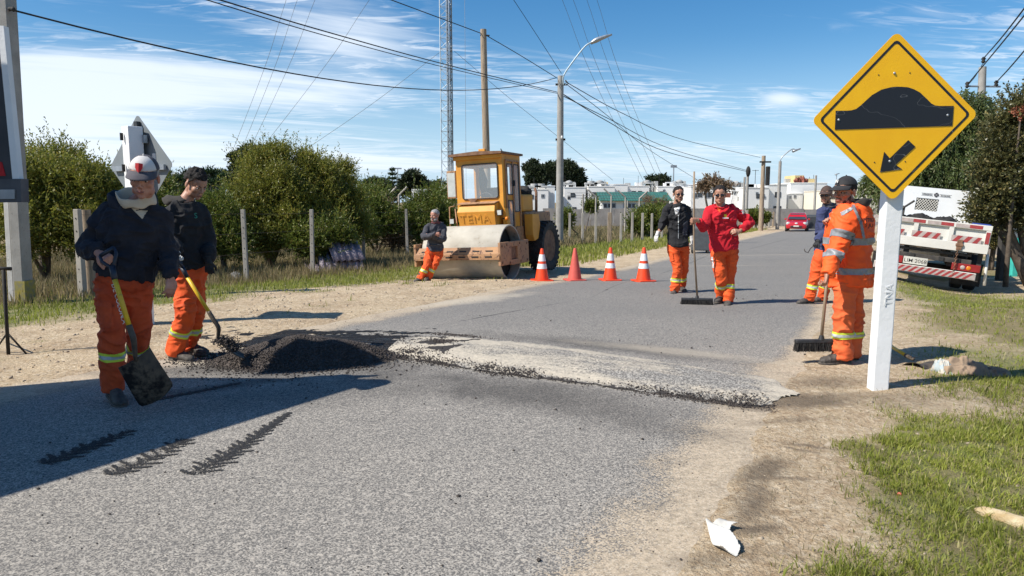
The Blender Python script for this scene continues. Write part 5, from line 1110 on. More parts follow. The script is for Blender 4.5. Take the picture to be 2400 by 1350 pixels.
for q in ((657, 331), (916, 314), (622, 1046), (881, 1039)): x, z = pt(q); MB().ball((x, -.001, z), (.005, .003, .005), 8, 6).build('screw_hole', signk, sg, True)
for z in (.35, -.33): MB().box((0, .028, z), (.36, .04, .045)).build('mounting_bar', galv, sg)
# the diamond seen from behind, on the left
gq = G(346, 765); YB = gq.y; pw_ = thing('sign_post', 'white square post carrying the diamond sign seen from behind', 'post', (P(322, 500, YB).x, YB, gz(gq.x, YB) - .02)); top_ = P(316, 297, YB).z - gz(gq.x, YB) + .02
MB().box((0, 0, top_ / 2), (.17, .17, top_)).build('post_shaft', whitepaint, pw_, False, .008).rotation_euler = (0, 0, R(-38))
for z in (top_ - .12, top_ - .48): MB().box((-.088, -.075, z), (.035, .012, .085), Matrix.Rotation(R(60), 3, 'Z') @ Matrix.Rotation(0, 3, 'Z')).build('slot', blackp, pw_)
pw_.rotation_euler = (0, 0, 0)
cb = P(330, 388, YB + .14); bs = thing('warning_sign', 'diamond sign seen from its grey metal back behind the older man\'s cap', 'road sign', cb, (0, 0, R(-29))); backm = mat('grey sign back', (.19, .21, .22), (.16, .18, .19), ro=.6, sc=3, bump=.1)
MB().prism(roundpoly([(.60 * math.cos(R(90 * k)), .60 * math.sin(R(90 * k))) for k in range(4)], .045), (0, 0, 0), (1, 0, 0), (0, 0, 1), .004).build('sign_plate', backm, bs)
MB().box((0, -.03, -.03), (.98, .035, .06)).build('mounting_bar', galv, bs); MB().box((.03, -.035, .20), (.06, .05, .62)).build('mounting_bracket', blackpl, bs); MB().box((.14, -.05, .30), (.12, .04, .09)).build('clamp', galv, bs); MB().box((.27, -.006, .10), (.06, .004, .07)).build('sticker', whitep, bs)
# ================================================================ ROAD ROLLER
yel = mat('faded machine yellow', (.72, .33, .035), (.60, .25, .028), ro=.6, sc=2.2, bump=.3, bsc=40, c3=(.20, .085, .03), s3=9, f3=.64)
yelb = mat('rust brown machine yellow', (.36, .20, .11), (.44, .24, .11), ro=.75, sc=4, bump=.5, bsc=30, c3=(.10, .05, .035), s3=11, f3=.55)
drumm = mat('dusty concrete coated drum steel', (.50, .46, .38), (.38, .345, .28), ro=.8, sc=2.4, ssc=(1, 1, 1), bump=.5, bsc=24, bd=.01, c3=(.27, .22, .16), s3=5, f3=.60)
darkm = mat('dark machine interior', (.012, .011, .010), (.03, .028, .025), ro=.8, sc=10)
tyrem = mat('tyre rubber', (.020, .020, .021), (.05, .045, .04), ro=.85, sc=8, bump=.4, bsc=60)
glassm = NB('dusty window glass'); 
glassm.b.inputs['Base Color'].default_value = (.62, .70, .74, 1); glassm.b.inputs['Roughness'].default_value = .12; glassm.b.inputs['Alpha'].default_value = .30; glassm = glassm.m
rubberm = mat('window rubber', (.02, .02, .02), ro=.6, bump=0); lampm = mat('lamp glass', (.55, .56, .52), ro=.15, bump=0); amberm = mat('amber lens', (.75, .22, .015), ro=.25, bump=0); rustm = mat('rusty brown steel', (.14, .07, .04), (.25, .14, .08), ro=.85, sc=9, bump=.5)
dc = P(1108, 655, 16.2); rr = thing('road_roller', 'yellow single drum road roller with boxy cab and big tyres parked on the sandy verge', 'road roller', (dc.x + .02, 16.2, float(prof(16.2)) - .045), (0, R(-2.6), R(-24)))
DR, DW = .625, .96
nn = 64; mb = MB(); rs = []
for x in (-DW, -DW + .012, DW - .012, DW): r_ = DR - (.008 if abs(x) == DW else 0); rs.append([Vector((x, r_ * math.cos(2 * PI * i / nn), DR + r_ * math.sin(2 * PI * i / nn))) for i in range(nn)])
mb.rings(rs, cap=False)
for sgn in (-1, 1):
    a = [Vector((sgn * DW, (DR - .008) * math.cos(2 * PI * i / nn), DR + (DR - .008) * math.sin(2 * PI * i / nn))) for i in range(nn)]; b_ = [Vector((sgn * DW, (DR - .035) * math.cos(2 * PI * i / nn), DR + (DR - .035) * math.sin(2 * PI * i / nn))) for i in range(nn)]; c = [Vector((sgn * (DW - .22), p.y, p.z)) for p in b_]
    mb.rings([a, b_, c], cap=False)
mb.build('drum', drumm, rr, 'auto'); MB().lathe([(DR - .04, -DW + .24), (DR - .04, -DW + .25), (.18, -DW + .25), (.18, DW - .25), (DR - .04, DW - .25), (DR - .04, DW - .24)], (0, 0, DR), 'x', 40).build('drum_hub', darkm, rr, 'auto')
# yoke frame: front beam with slots, side plates
bz = .74; fb = MB()
def slotted(z0, z1, y0, y1):
    pass
for k in range(1): fb.b2(-DW - .10, DW + .10, -DR - .19, -DR - .03, bz - .22, bz - .20); fb.b2(-DW - .10, DW + .10, -DR - .19, -DR - .17, bz - .20, bz - .10)
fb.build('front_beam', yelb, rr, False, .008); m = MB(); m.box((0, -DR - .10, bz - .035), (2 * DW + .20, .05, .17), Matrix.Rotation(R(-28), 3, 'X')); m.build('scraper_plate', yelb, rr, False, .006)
for row, (y_, z_) in enumerate(((-DR - .130, bz - .035), (-DR - .192, bz - .155))):
    for k in range(6): m = MB(); m.box((-.80 + k * .32, y_, z_), (.17, .012, .035), Matrix.Rotation(R(-28 if row == 0 else 0), 3, 'X')); m.build('slot', darkm, rr, False, .01)
for sgn in (-1, 1):
    m = MB(); X0 = sgn * (DW + .055); X1 = sgn * (DW + .115); po = [(-.78, .36), (-.78, .84), (-.70, .92), (.62, .92), (.78, .88), (.78, .28), (.40, .28), (-.60, .22)]; ho = [(-.20, .44), (-.20, .74), (.14, .74), (.14, .44)]
    # plate built as a ring of pieces round the opening
    for a, b_, c, d in ((-.78, -.20, .38, .88), (.14, .78, .36, .88), (-.20, .14, .76, .88), (-.20, .14, .36, .48)): m.b2(min(X0, X1), max(X0, X1), a, b_, c, d)
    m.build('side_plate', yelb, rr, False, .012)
    for y_, z_ in ((-.70, .80), (-.70, .44), (-.45, .82), (-.30, .42), (.25, .82), (.30, .42), (.66, .80), (.66, .42)): MB().ball((sgn * (DW + .12), y_, z_), (.014, .028, .028), 8, 6).build('bolt', rustm, rr, True)
    MB().box((sgn * (DW - .08), 0, DR), (.30, .36, .30)).build('drum_bearing', rustm, rr, False, .03)
MB().b2(-.62, .62, .72, 1.15, .36, .95).build('articulation_frame', darkm, rr, False, .03)
# cab
cw, cy0, cy1 = .60, .52, 1.56; zb, zt = 1.18, 2.86; m = MB(); T = .05
def panel(name, pts2d, x, axis, holes, th, matp, parent=rr):
    """flat wall in the (a, z) plane with rectangular holes, as strips"""
    a0, a1, z0, z1 = pts2d; xs_ = sorted({a0, a1} | {h_[0] for h_ in holes} | {h_[1] for h_ in holes}); zs_ = sorted({z0, z1} | {h_[2] for h_ in holes} | {h_[3] for h_ in holes}); mm = MB()
    for i in range(len(xs_) - 1):
        zz = z0
        for k in range(len(zs_) - 1):
            cxm, czm = (xs_[i] + xs_[i + 1]) / 2, (zs_[k] + zs_[k + 1]) / 2
            if any(h_[0] < cxm < h_[1] and h_[2] < czm < h_[3] for h_ in holes): continue
            if axis == 'y': mm.b2(xs_[i], xs_[i + 1], x, x + th, zs_[k], zs_[k + 1])
            else: mm.b2(x, x + th, xs_[i], xs_[i + 1], zs_[k], zs_[k + 1])
    return mm.build(name, matp, parent)
def glazing(x0, x1, z0, z1, pos, axis, r=.05, parent=rr, fr=.022, gm=None):
    pl = roundpoly([(x0, z0), (x1, z0), (x1, z1), (x0, z1)], r, 5); pi = roundpoly([(x0 + fr, z0 + fr), (x1 - fr, z0 + fr), (x1 - fr, z1 - fr), (x0 + fr, z1 - fr)], max(r - fr, .01), 5); n = len(pl); k = MB(); f3 = (lambda a, b_, d: (a, pos + d, b_)) if axis == 'y' else (lambda a, b_, d: (pos + d, a, b_))
    e = -.02 if axis == 'y' else .02
    vs = [f3(a, b_, e) for a, b_ in pl] + [f3(a, b_, e) for a, b_ in pi] + [f3(a, b_, .0) for a, b_ in pl] + [f3(a, b_, .0) for a, b_ in pi]
    fs = [];
    for i in range(n): j = (i + 1) % n; fs += [(i, j, n + j, n + i), (2 * n + i, 2 * n + j, 3 * n + j, 3 * n + i), (i, j, 2 * n + j, 2 * n + i), (n + i, n + j, 3 * n + j, 3 * n + i)]
    k.add(vs, fs); w_ = k.build('window', rubberm, parent, False); g = MB(); g.add([f3(a, b_, e * .4) for a, b_ in pi], [tuple(range(n))]); g.build('pane', gm or glassm, w_); return w_
panel('cab_front', (-cw, cw, 1.62, zt), cy0, 'y', [(-.42, .46, 1.88, 2.64)], .05, yel); glazing(-.45, .49, 1.85, 2.67, cy0 - .004, 'y', .07)
MB().add([(-cw, cy0, 1.62), (cw, cy0, 1.62), (cw, cy0 + .05, 1.62), (-cw, cy0 + .05, 1.62), (-cw, cy0 + .28, zb), (cw, cy0 + .28, zb), (cw, cy0 + .33, zb), (-cw, cy0 + .33, zb)], [(0, 1, 5, 4), (3, 2, 6, 7), (0, 3, 7, 4), (1, 2, 6, 5), (0, 1, 2, 3), (4, 5, 6, 7)]).build('cab_lower_front', yel, rr)
panel('cab_side', (cy0 + .05, cy1, zb, zt), cw - .05, 'x', [(cy0 + .22, cy0 + .50, 1.95, 2.62), (cy0 + .58, cy0 + .86, 1.55, 2.62), (cy0 + .22, cy0 + .48, 1.22, 1.78)], .05, yel)
panel('cab_side', (cy0 + .05, cy1, zb, zt), -cw, 'x', [(cy0 + .20, cy0 + .92, 1.75, 2.62)], .05, yel); panel('cab_back', (-cw + .05, cw - .05, zb, zt), cy1 - .05, 'y', [(-.45, .45, 1.8, 2.62)], .05, yel)
dr = MB(); dr.b2(cw + .002, cw + .035, cy0 + .14, cy0 + .175, .95, 2.74); dr.b2(cw + .002, cw + .035, cy0 + .905, cy0 + .94, .95, 2.74); dr.b2(cw + .002, cw + .035, cy0 + .175, cy0 + .905, 2.70, 2.74); dr.b2(cw + .002, cw + .035, cy0 + .525, cy0 + .56, 1.15, 2.70); d_ = dr.build('cab_door', yelb, rr, False, .006)
glazing(cy0 + .20, cy0 + .52, 1.92, 2.65, cw + .01, 'x', .06); glazing(cy0 + .57, cy0 + .88, 1.52, 2.65, cw + .01, 'x', .06); glazing(cy0 + .20, cy0 + .50, 1.19, 1.80, cw + .01, 'x', .05)
MB().box((cw + .05, cy0 + .54, 2.2), (.05, .03, .14)).build('door_handle', blackpl, rr); MB().b2(-.50, .60 - .06, cy0 + .06, cy1 - .06, zb, zb + .05).build('cab_floor', darkm, rr)
m = MB(); m.prism([(-.70, 0), (.66, 0), (.66, .05), (0, .085), (-.70, .05)], (0, cy1 + .06, zt), (1, 0, 0), (0, 0, 1), 1.26); m.build('cab_roof', rustm, rr)
MB().b2(-cw - .03, cw + .03, cy0 - .06, cy0, zt - .09, zt).build('roof_edge', yel, rr, False, .01)
MB().box((.02, cy0 + .2, zt + .11), (.17, .10, .10)).build('roof_lamp', yel, rr, False, .01); MB().tube([(.45, cy0 + .4, zt + .06), (.40, cy0 + .4, zt + .15)], .012, 6).build('aerial', darkm, rr)
# seat, wheel, driver's seat back seen through the glass
m = MB(); m.box((.0, cy0 + .78, 1.66), (.50, .14, .95)); m.box((0, cy0 + .60, 1.45), (.5, .45, .15)); m.build('driver_seat', darkm, rr, False, .05); m = MB()
m.tube([(math.cos(a) * .2, cy0 + .25 + .06 * math.sin(a), 1.82 + math.sin(a) * .18) for a in np.linspace(0, 2 * PI, 25)], .014, 8); m.build('steering_wheel', blackpl, rr, True)
m = MB(); m.tube([(-.28, cy0 + .70, 2.62), (-.22, cy0 + .66, 2.3), (-.25, cy0 + .70, 1.9)], [.05, .11, .06], 10); m.build('hanging_coat', darkm, rr, True)
# front box with maker's raised letters, lamps
bx0, bx1 = -.45, .47; m = MB(); yb = cy0 - .20
m.add([(bx0, cy0 - .01, 1.76), (bx1, cy0 - .01, 1.76), (bx1, yb, 1.72), (bx0, yb, 1.72), (bx0 - .03, yb - .09, 1.56), (bx1 + .03, yb - .09, 1.56), (bx1, yb + .04, 1.10), (bx0, yb + .04, 1.10), (bx0, cy0 + .4, 1.76), (bx1, cy0 + .4, 1.76), (bx1, cy0 + .4, 1.1), (bx0, cy0 + .4, 1.1)], [(0, 1, 2, 3), (3, 2, 5, 4), (4, 5, 6, 7), (8, 9, 1, 0), (0, 3, 4, 7, 11, 8), (1, 9, 10, 6, 5, 2), (7, 6, 10, 11), (8, 11, 10, 9)])
m.build('front_box', yel, rr, False, .012); a_ = Vector((0, yb - .09, 1.56)); b_ = Vector((0, yb + .04, 1.10)); up_ = (a_ - b_).normalized(); text('TEMA', .28, yel, rr, frame(lerp(a_, b_, .36) + Vector((0, -.006, 0)) + Vector((-.03, 0, 0)), (1, 0, 0), up_), .008, 0, 'raised_lettering', 1.15)
m = MB(); m.box((0, yb + .08, 1.765), (.98, .26, .018), Matrix.Rotation(R(10), 3, 'X')); m.build('box_lid', yelb, rr, False, .004)
m = MB(); m.prism([(-.10, 0), (.16, 0), (.03, -.13)], (-.2, cy0 - .03, 1.87), (1, 0, 0), (0, 0, 1), .02); m.build('wiper_cover', rustm, rr)
for x_, z_ in ((.58, 1.52), (-.66, 1.36)): h_ = MB(); h_.box((x_, yb + .02, z_), (.13, .07, .13)); h_ = h_.build('headlight', darkm, rr, False, .015); g = MB(); g.box((x_, yb - .018, z_), (.105, .008, .105)); g.build('lens', lampm, h_, False, .003)
for x_, z_ in ((.73, 1.38), (-.73, 1.20)): MB().ball((x_, yb + .06, z_), (.045, .045, .045), 12, 8).build('indicator', amberm, rr, True); MB().tube([(x_, yb + .06, z_), (x_ * .8, yb + .16, z_)], .014, 6).build('indicator_arm', darkm, rr)
m = MB(); m.tube([(-.66, cy0 - .02, 1.72), (-.80, cy0 - .04, 1.70), (-.80, cy0 - .05, 1.2), (-.62, cy0 + .0, .92)], .016, 8); m.build('hand_rail', yelb, rr, True); m = MB(); m.tube([(-.66, cy0 - .02, 1.65), (-.55, cy0 - .12, .95)], .016, 8); m.build('hand_rail', yelb, rr, True)
m = MB(); m.b2(-.86, -.62, cy0 + .0, cy0 + .05, 1.9, 2.55); m.build('mirror', yelb, rr, False, .01); MB().b2(-.84, -.64, cy0 - .006, cy0 - .001, 1.94, 2.50).build('open_door_glass', lampm, rr)  # this frame and glass stand for the cab's open left door
# steps / side cowling
m = MB(); m.prism([(cy0 - .02, 1.62), (cy0 + .16, 1.62), (cy0 + .42, .72), (cy0 + .26, .72)], (cw - .02, 0, 0), (0, 1, 0), (0, 0, 1), .06); m.build('side_strut', yel, rr, False, .006)
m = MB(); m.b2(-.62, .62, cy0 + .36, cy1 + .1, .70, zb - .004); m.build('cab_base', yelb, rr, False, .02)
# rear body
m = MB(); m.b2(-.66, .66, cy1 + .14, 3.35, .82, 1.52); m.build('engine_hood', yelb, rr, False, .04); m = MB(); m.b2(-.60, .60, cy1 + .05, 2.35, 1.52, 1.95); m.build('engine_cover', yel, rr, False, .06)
m = MB(); m.prism([(cy1 + .0, .95), (cy1 + .0, 1.46), (cy1 + .42, 1.46), (cy1 + .5, 1.2), (cy1 + .35, .85), (cy1 + .1, .80)], (.66, 0, 0), (0, 1, 0), (0, 0, 1), .22); m.build('side_tank', yel, rr, False, .02)
m = MB(); [m.ball((.25 + .18 * random.random(), 2.25 + .35 * k / 5, 1.98 + .12 * random.random()), (.17, .14, .12), 10, 7) for k in range(5)]; mm_ = remesh(m, .03, 1, .03, (9, 9, 9), 3); link('canvas_bundle', mm_, darkm, rr, smooth=True)
MB().tube([(.62, 2.45, 1.5), (.62, 2.5, 2.0), (.55, 2.6, 2.1)], .035, 10).build('exhaust_pipe', rustm, rr, True)
def bigwheel(x, y, R0=.64, w_=.46):
    wroot = MB(); nt_ = 26; prof_ = [(R0 - .24, -w_ / 2 + .05), (R0 - .12, -w_ / 2), (R0 - .05, -w_ / 2 + .02), (R0 - .035, -w_ / 2 + .06), (R0 - .03, 0), (R0 - .035, w_ / 2 - .06), (R0 - .05, w_ / 2 - .02), (R0 - .12, w_ / 2), (R0 - .24, w_ / 2 - .05)]
    wroot.lathe(prof_, (x, y, R0 + .045 * (x < 0)), 'x', 48, False); zc_ = R0 + .045 * (x < 0)
    tw = wroot.build('tyre', tyrem, rr, 'auto'); lg = MB()
    for k in range(nt_):
        for sgn in (-1, 1):
            a0 = 2 * PI * (k + (.5 if sgn > 0 else 0)) / nt_; a1 = a0 + .26; vs = []
            for (a, xx) in ((a0, sgn * .01), (a1, sgn * w_ / 2 * .98)):
                for da in (-.05, .05):
                    for rr_ in (R0 - .05, R0): vs.append(Vector((x + xx, y + rr_ * math.cos(a + da), zc_ + rr_ * math.sin(a + da))))
            lg.add(vs, [(0, 1, 3, 2), (4, 6, 7, 5), (0, 4, 5, 1), (2, 3, 7, 6), (1, 5, 7, 3), (0, 2, 6, 4)])
    lo_ = lg.build('tread', tyrem, tw); lo_['kind'] = 'stuff'; s_ = 1 if x > 0 else -1
    MB().lathe([(R0 - .235, s_ * (w_ / 2 - .055)), (R0 - .26, s_ * (w_ / 2 - .16)), (.20, s_ * (w_ / 2 - .18)), (.17, s_ * (w_ / 2 - .06)), (.10, s_ * (w_ / 2 - .03)), (.02, s_ * (w_ / 2 - .02))], (x, y, zc_), 'x', 32, True).build('rim', rustm, tw, 'auto')
bigwheel(.74, 2.55); bigwheel(-.74, 2.55)
MB().tube([(-.6, 2.55, .62), (.6, 2.55, .62)], .10, 12).build('rear_axle', darkm, rr, True); MB().b2(-.5, .5, 2.0, 3.2, .45, .84).build('rear_chassis', darkm, rr)
# ================================================================ DUMP TRUCK
cream = mat('dirty white truck paint', (.68, .66, .60), (.60, .575, .51), ro=.55, sc=2.5, bump=.15, c3=(.36, .28, .2), s3=7, f3=.68); hbw = mat('white headboard paint', (.78, .79, .78), (.72, .73, .72), ro=.5, sc=2, bump=.1, c3=(.45, .36, .28), s3=5, f3=.72)
redtape = mat('red reflective tape', (.36, .045, .045), (.28, .035, .035), ro=.5, sc=12, bump=0); whitetape = mat('dirty white tape', (.46, .38, .35), (.34, .28, .25), ro=.6, sc=12, bump=0); chas = mat('chassis black', (.03, .028, .026), (.07, .06, .05), ro=.8, sc=7); lampr = mat('red lamp', (.30, .02, .02), ro=.3, bump=0); platem = mat('number plate white', (.62, .60, .52), (.5, .48, .42), ro=.5, sc=9, bump=0)
yt = 15.3; tcx = P(2168, 560, yt).x; zgr = gz(tcx, yt); tk = thing('dump_truck', 'white dump truck seen from behind, tilted on the right verge with red striped tailgate', 'dump truck', (tcx, yt, zgr - .02), (0, R(6.4), R(-29)))
W2 = 1.02                     # half width
zp = lambda v: P(2168, v, yt).z - zgr - .02 + .0; xp = lambda u: (u - 2168) / F * yt
zB0, zB1 = zp(590), zp(512)  # tailgate bottom / top rail
zf = zp(559)
# tailgate: frame, posts, recessed panels
tg = MB(); tg.b2(-W2, W2, -.02, .03, zf, zB1); tg.build('tailgate', cream, tk, False, .006)
m = MB(); m.b2(-W2 - .02, W2 + .02, -.075, -.021, zB1 - .085, zB1 + .02); m.build('top_rail', cream, tk, False, .006); m = MB(); m.b2(-W2 - .02, W2 + .02, -.085, -.021, zf - .14, zf + .05); m.build('bottom_rail', cream, tk, False, .008)
for k in range(4): x = -W2 + .03 + k * (2 * W2 - .06) / 3; MB().b2(x - .045, x + .045, -.070, -.021, zf + .052, zB1 - .087).build('tailgate_rib', cream, tk, False, .006)
def stripes(name, x0, x1, z0, z1, y, nst, slant=.6, parent=tk, straight=False):
    MB().b2(x0, x1, y - .003, y, z0, z1).build(name, whitetape, parent); st = (x1 - x0) / nst
    for k in range(nst):
        a = x0 + k * st + .02; d_ = 0 if straight else (z1 - z0) * slant * 1.2; pl = [(a, z0), (a + st * .5, z0), (min(a + st * .5 + d_, x1), z1), (min(a + d_, x1 - .002), z1)]
        if pl[2][0] - pl[3][0] < .01 or pl[1][0] > x1: continue
        MB().prism(pl, (0, y - .0045, 0), (1, 0, 0), (0, 0, 1), .0012).build('red_stripe', redtape, parent)
for x in (-1.02, -.50, .02, .54): MB().b2(x + .1, x + .33, -.079, -.0765, zB1 - .070, zB1 + .0).build('red_tape', redtape, tk); MB().b2(x - .15, x + .098, -.079, -.0765, zB1 - .070, zB1 + .0).build('white_tape', whitetape, tk)
for x in (-.80, -.12, .62): stripes('warning_panel', x - .27, x + .27, zf + .055, zf + .185, -.072, 3)
m = MB(); m.b2(W2 - .07, W2 - .0, -.079, -.0765, zB1 - .36, zB1 - .12); m.build('red_tape', redtape, tk)
# body sides and floor
L_ = 3.3
for sgn in (-1, 1): m = MB(); m.b2(sgn * W2 - .03 * (sgn > 0), sgn * W2 + .03 * (sgn < 0), .035, L_, zf - .10, zB1 - .005); m.build('body_side', cream, tk, False, .005)
MB().b2(-W2 + .035, W2 - .035, .035, L_, zf - .06, zf).build('body_floor', chas, tk)
hz0, hz1 = zB1 - .1, zp(432) + .02; panel('headboard', (-W2 + .12, W2 - .12, hz0 - .5, hz1), L_, 'y', [(-.40, .10, zp(494), zp(460))], .05, hbw, tk)
for k in range(4):
    pass
ms = MB(); x0, x1, z0, z1 = -.40, .10, zp(494), zp(460); stp = .062
for k in range(-8, 18):
    for sl in (1, -1):
        a = Vector((x0 + k * stp, L_ + .02, z0 if sl > 0 else z1)); 
        b_ = a + Vector((.0 + (z1 - z0) * .8, 0, (z1 - z0) * sl)); t0 = max(0, (x0 - a.x) / (b_.x - a.x)); t1 = min(1, (x1 - a.x) / (b_.x - a.x))
        if t1 - t0 > .05: ms.tube([lerp(a, b_, t0), lerp(a, b_, t1)], .007, 4)
o = ms.build('headboard_mesh', cream, tk); o['kind'] = 'stuff'; MB().b2(x0, x1, L_ + .30, L_ + .32, z0 - .1, z1 + .1).build('cab_rear', darkm, tk)
# emblem on the headboard: cross roundel between two lettered ribbons
ez = zp(448); MB().lathe([(.055, 0), (.055, .004)], (.02, L_ - .008, ez), 'y', 20).build('emblem', mat('emblem grey', (.25, .25, .26), ro=.6, bump=0), tk)
for sgn in (-1, 1):
    fr = MB(); xa, xb = (.02 + sgn * .07, .02 + sgn * .33); xa, xb = min(xa, xb), max(xa, xb)
    fr.b2(xa, xb, L_ - .006, L_ - .002, ez - .028 - .01, ez - .024 - .01); fr.b2(xa, xb, L_ - .006, L_ - .002, ez + .018, ez + .022); fr.build('emblem_ribbon', blackp, tk)
text('INTENDENCIA', .034, blackp, tk, frame((-.18, L_ - .008, ez - .008), (1, 0, 0), (0, 0, 1)), .001, .001); text('DE COLONIA', .034, blackp, tk, frame((.22, L_ - .008, ez - .008), (1, 0, 0), (0, 0, 1)), .001, .001)
for a in range(4): MB().box((.02 + .035 * math.cos(a * PI / 2), L_ - .012, ez + .035 * math.sin(a * PI / 2)), (.03, .004, .03)).build('emblem_mark', blackp, tk)
# load poking over the tailgate
ld = MB(); [ld.ball((-.75 + .45 * k + .1 * random.random(), .5, zB1 - .02), (.26, .25, .10 + .02 * (k % 2)), 10, 6) for k in range(3)]; link('tarpaulin', remesh(ld, .03, 1, .03, (8, 8, 8), 2), darkm, tk, smooth=True); MB().box((.86, .3, zB1 + .01), (.34, .3, .06)).build('blue_bag', mat('blue bag', (.02, .05, .25), ro=.6, bump=0), tk, False, .02)
MB().tube([(-.88, .25, zB1 - .02), (-.45, .3, zp(470))], .022, 8).build('broom_handle', chas, tk, True); MB().b2(-.72, -.60, .28, .40, zB1 - .02, zB1 + .25).build('jack_box', chas, tk, False, .01)
# hinges and chains
for x in (-.86, .52):
    m = MB(); m.b2(x - .05, x + .05, -.12, -.087, zf - .12, zf + .10); m.b2(x - .07, x + .07, -.13, -.088, zf - .04, zf + .02); m.build('tailgate_latch', rustm, tk, False, .01); m = MB()
    for k in range(11): z = zf - .16 - k * .048; m.tube([(x - .012 + .02 * math.cos(a) * (k % 2), -.10 + .014 * math.cos(a) * ((k + 1) % 2), z + .028 * math.sin(a)) for a in np.linspace(0, 2 * PI, 9)], .007, 5)
    o = m.build('chain', rustm, tk, True); o['kind'] = 'stuff'
# under structure
zr = zp(618)
for sgn in (-1, 1): MB().b2(sgn * .42 - .05, sgn * .42 + .05, .10, 5.5, zr + .05, zr + .30).build('chassis_rail', chas, tk)
m = MB(); m.b2(-.80, .80, -.02, .08, zr + .14, zr + .24); m.b2(-.78, .78, .02, .10, zr + .30, zr + .36); m.build('cross_member', chas, tk, False, .01)
for x in (-.62, -.30, .25, .55): MB().b2(x - .05, x + .05, -.045, -.022, zr + .14, zr + .24).build('bracket', darkm, tk, False, .02)
for x in (-.50, -.20, .10): MB().ball((x - .02, -.03, zr + .42), (.085, .03, .035), 12, 8).build('marker_lamp', mat('pale amber lamp', (.50, .36, .28), ro=.3, bump=0), tk, True)
MB().b2(-.82, .78, .05, .12, zr + .38, zr + .46).build('lamp_rail', chas, tk)
pm = MB().box((-.22, -.06, zr + .08), (.46, .012, .155)); pm.build('number_plate', platem, tk, False, .004); text('LIM 2068', .115, blackp, tk, frame((-.22, -.0665, zr + .072), (1, 0, 0), (0, 0, 1)), .0005, .0003, 'plate_lettering', 1.0)
MB().b2(-W2 + .02, W2 - .1, -.10, -.04, zr - .17, zr - .02).build('rear_bumper', cream, tk, False, .006); stripes('bumper_tape', -W2 + .03, W2 - .11, zr - .16, zr - .03, -.102, 15, .9)
for sgn in (1, -1):
    lb = MB(); lb.b2(sgn * .72 - .26, sgn * .72 + .26, -.05, .02, zr + .0, zr + .15); lb = lb.build('lamp_box', lampr, tk, False, .01)
    for q_, mm_ in ((-.04, whitetape), (.07, amberm)): MB().ball((sgn * .72 + q_ - .02, -.052, zr + .07), (.045, .014, .045), 12, 8).build('lamp', mm_, lb, True)
def truckwheel(x, y, r_=.40, w_=.22):
    t_ = MB().lathe([(r_ - .16, -w_ / 2), (r_ - .03, -w_ / 2), (r_, -w_ / 2 + .03), (r_, w_ / 2 - .03), (r_ - .03, w_ / 2), (r_ - .16, w_ / 2)], (x, y, r_), 'x', 32).build('wheel', tyrem, tk, 'auto'); MB().lathe([(r_ - .17, w_ / 2 * (1 if x > 0 else -1) * .9), (.06, w_ / 2 * (1 if x > 0 else -1) * .5)], (x, y, r_), 'x', 24).build('rim', cream, t_, 'auto')
for x, y in ((-.92, 1.1), (-.66, 1.1), (.66, 1.1), (.92, 1.1), (-.90, 4.6), (.90, 4.6)): truckwheel(x, y)
for sgn in (-1, 1): MB().b2(sgn * .80 - .27, sgn * .80 + .27, .52, .54, .15, zr + .15).build('mudflap', darkm, tk)
m = MB(); m.tube([(W2 + .05, .2, zf - .15), (W2 + .10, .1, zf - .8)], .03, 8); m.build('side_stake', cream, tk, True); m = MB(); m.b2(W2 - .12, W2 - .03, .10, .16, zr - .2, zf - .15); m.build('side_post', chas, tk)
MB().b2(-.95, .95, L_ + .35, L_ + 1.9, zf - .55, hz1 - .3).build('cab', hbw, tk, False, .06); MB().tube([(-.9, 4.6, .42), (.9, 4.6, .42)], .05, 8).build('front_axle', chas, tk); MB().tube([(-.9, 1.1, .42), (.9, 1.1, .42)], .07, 8).build('back_axle', chas, tk)
for sgn in (-1, 1): MB().b2(sgn * 1.22 - .07, sgn * 1.22 + .07, L_ + 1.6, L_ + 1.64, zB1 - .05, zB1 + .35).build('mirror', darkm, tk, False, .02)
# ================================================================ ADDED TRUCK, mostly unseen at the left, shaped to throw the big shadow
SHV = Vector((math.cos(R(SH_AZ)), math.sin(R(SH_AZ)), 0)) / math.tan(R(SUN_EL)); TH = 3.3; tS = G(912, 897); cT = Vector((tS.x, tS.y, 0)) - SHV * TH
bt_ = thing('shadow_truck', 'truck added at the left edge to cast the big shadow, only its grey board in a white frame in view', 'truck', (cT.x, cT.y, 0)); back = Vector((-DIR[0], -DIR[1], 0)).normalized(); back = Vector((-1.5, -2.40, 0)).normalized()
pl = [(0, 0), (-2.40, .14), (-2.40 + back.x * 6, .14 + back.y * 6 + 0), (back.x * 6, back.y * 6)]  # plan outline of the added body, fitted to the edges of its shadow
mb = MB(); mb.prism(pl, (0, 0, .95), (1, 0, 0), (0, 1, 0), TH - .95); mb.build('shadow_body', mat('dull grey truck body', (.14, .15, .16), ro=.6), bt_, False, .02)
for t_ in (.9, 1.9, 4.9):
    for sx_ in (-.35, -2.0): c = Vector((sx_, .1, 0)) + back * t_; w0 = MB(); w0.lathe([(.2, -.12), (.46, -.12), (.48, -.09), (.48, .09), (.46, .12), (.2, .12)], (0, 0, 0), 'x', 24); w0 = w0.build('wheel', tyrem, bt_, 'auto'); w0.location = (c.x, c.y, .48); w0.rotation_euler = (0, 0, math.atan2(-back.y, -back.x) - PI / 2)
mb = MB(); mb.tube([Vector((-1.2, .0, .8)) + back * .2, Vector((-1.2, 0, .8)) + back * 5.8], .18, 8); mb.build('chassis', darkm, bt_)
YB_ = 4.95; oo = Vector(bt_.location); q3 = lambda u, v, d=0: P(u, v, YB_ + d) - oo
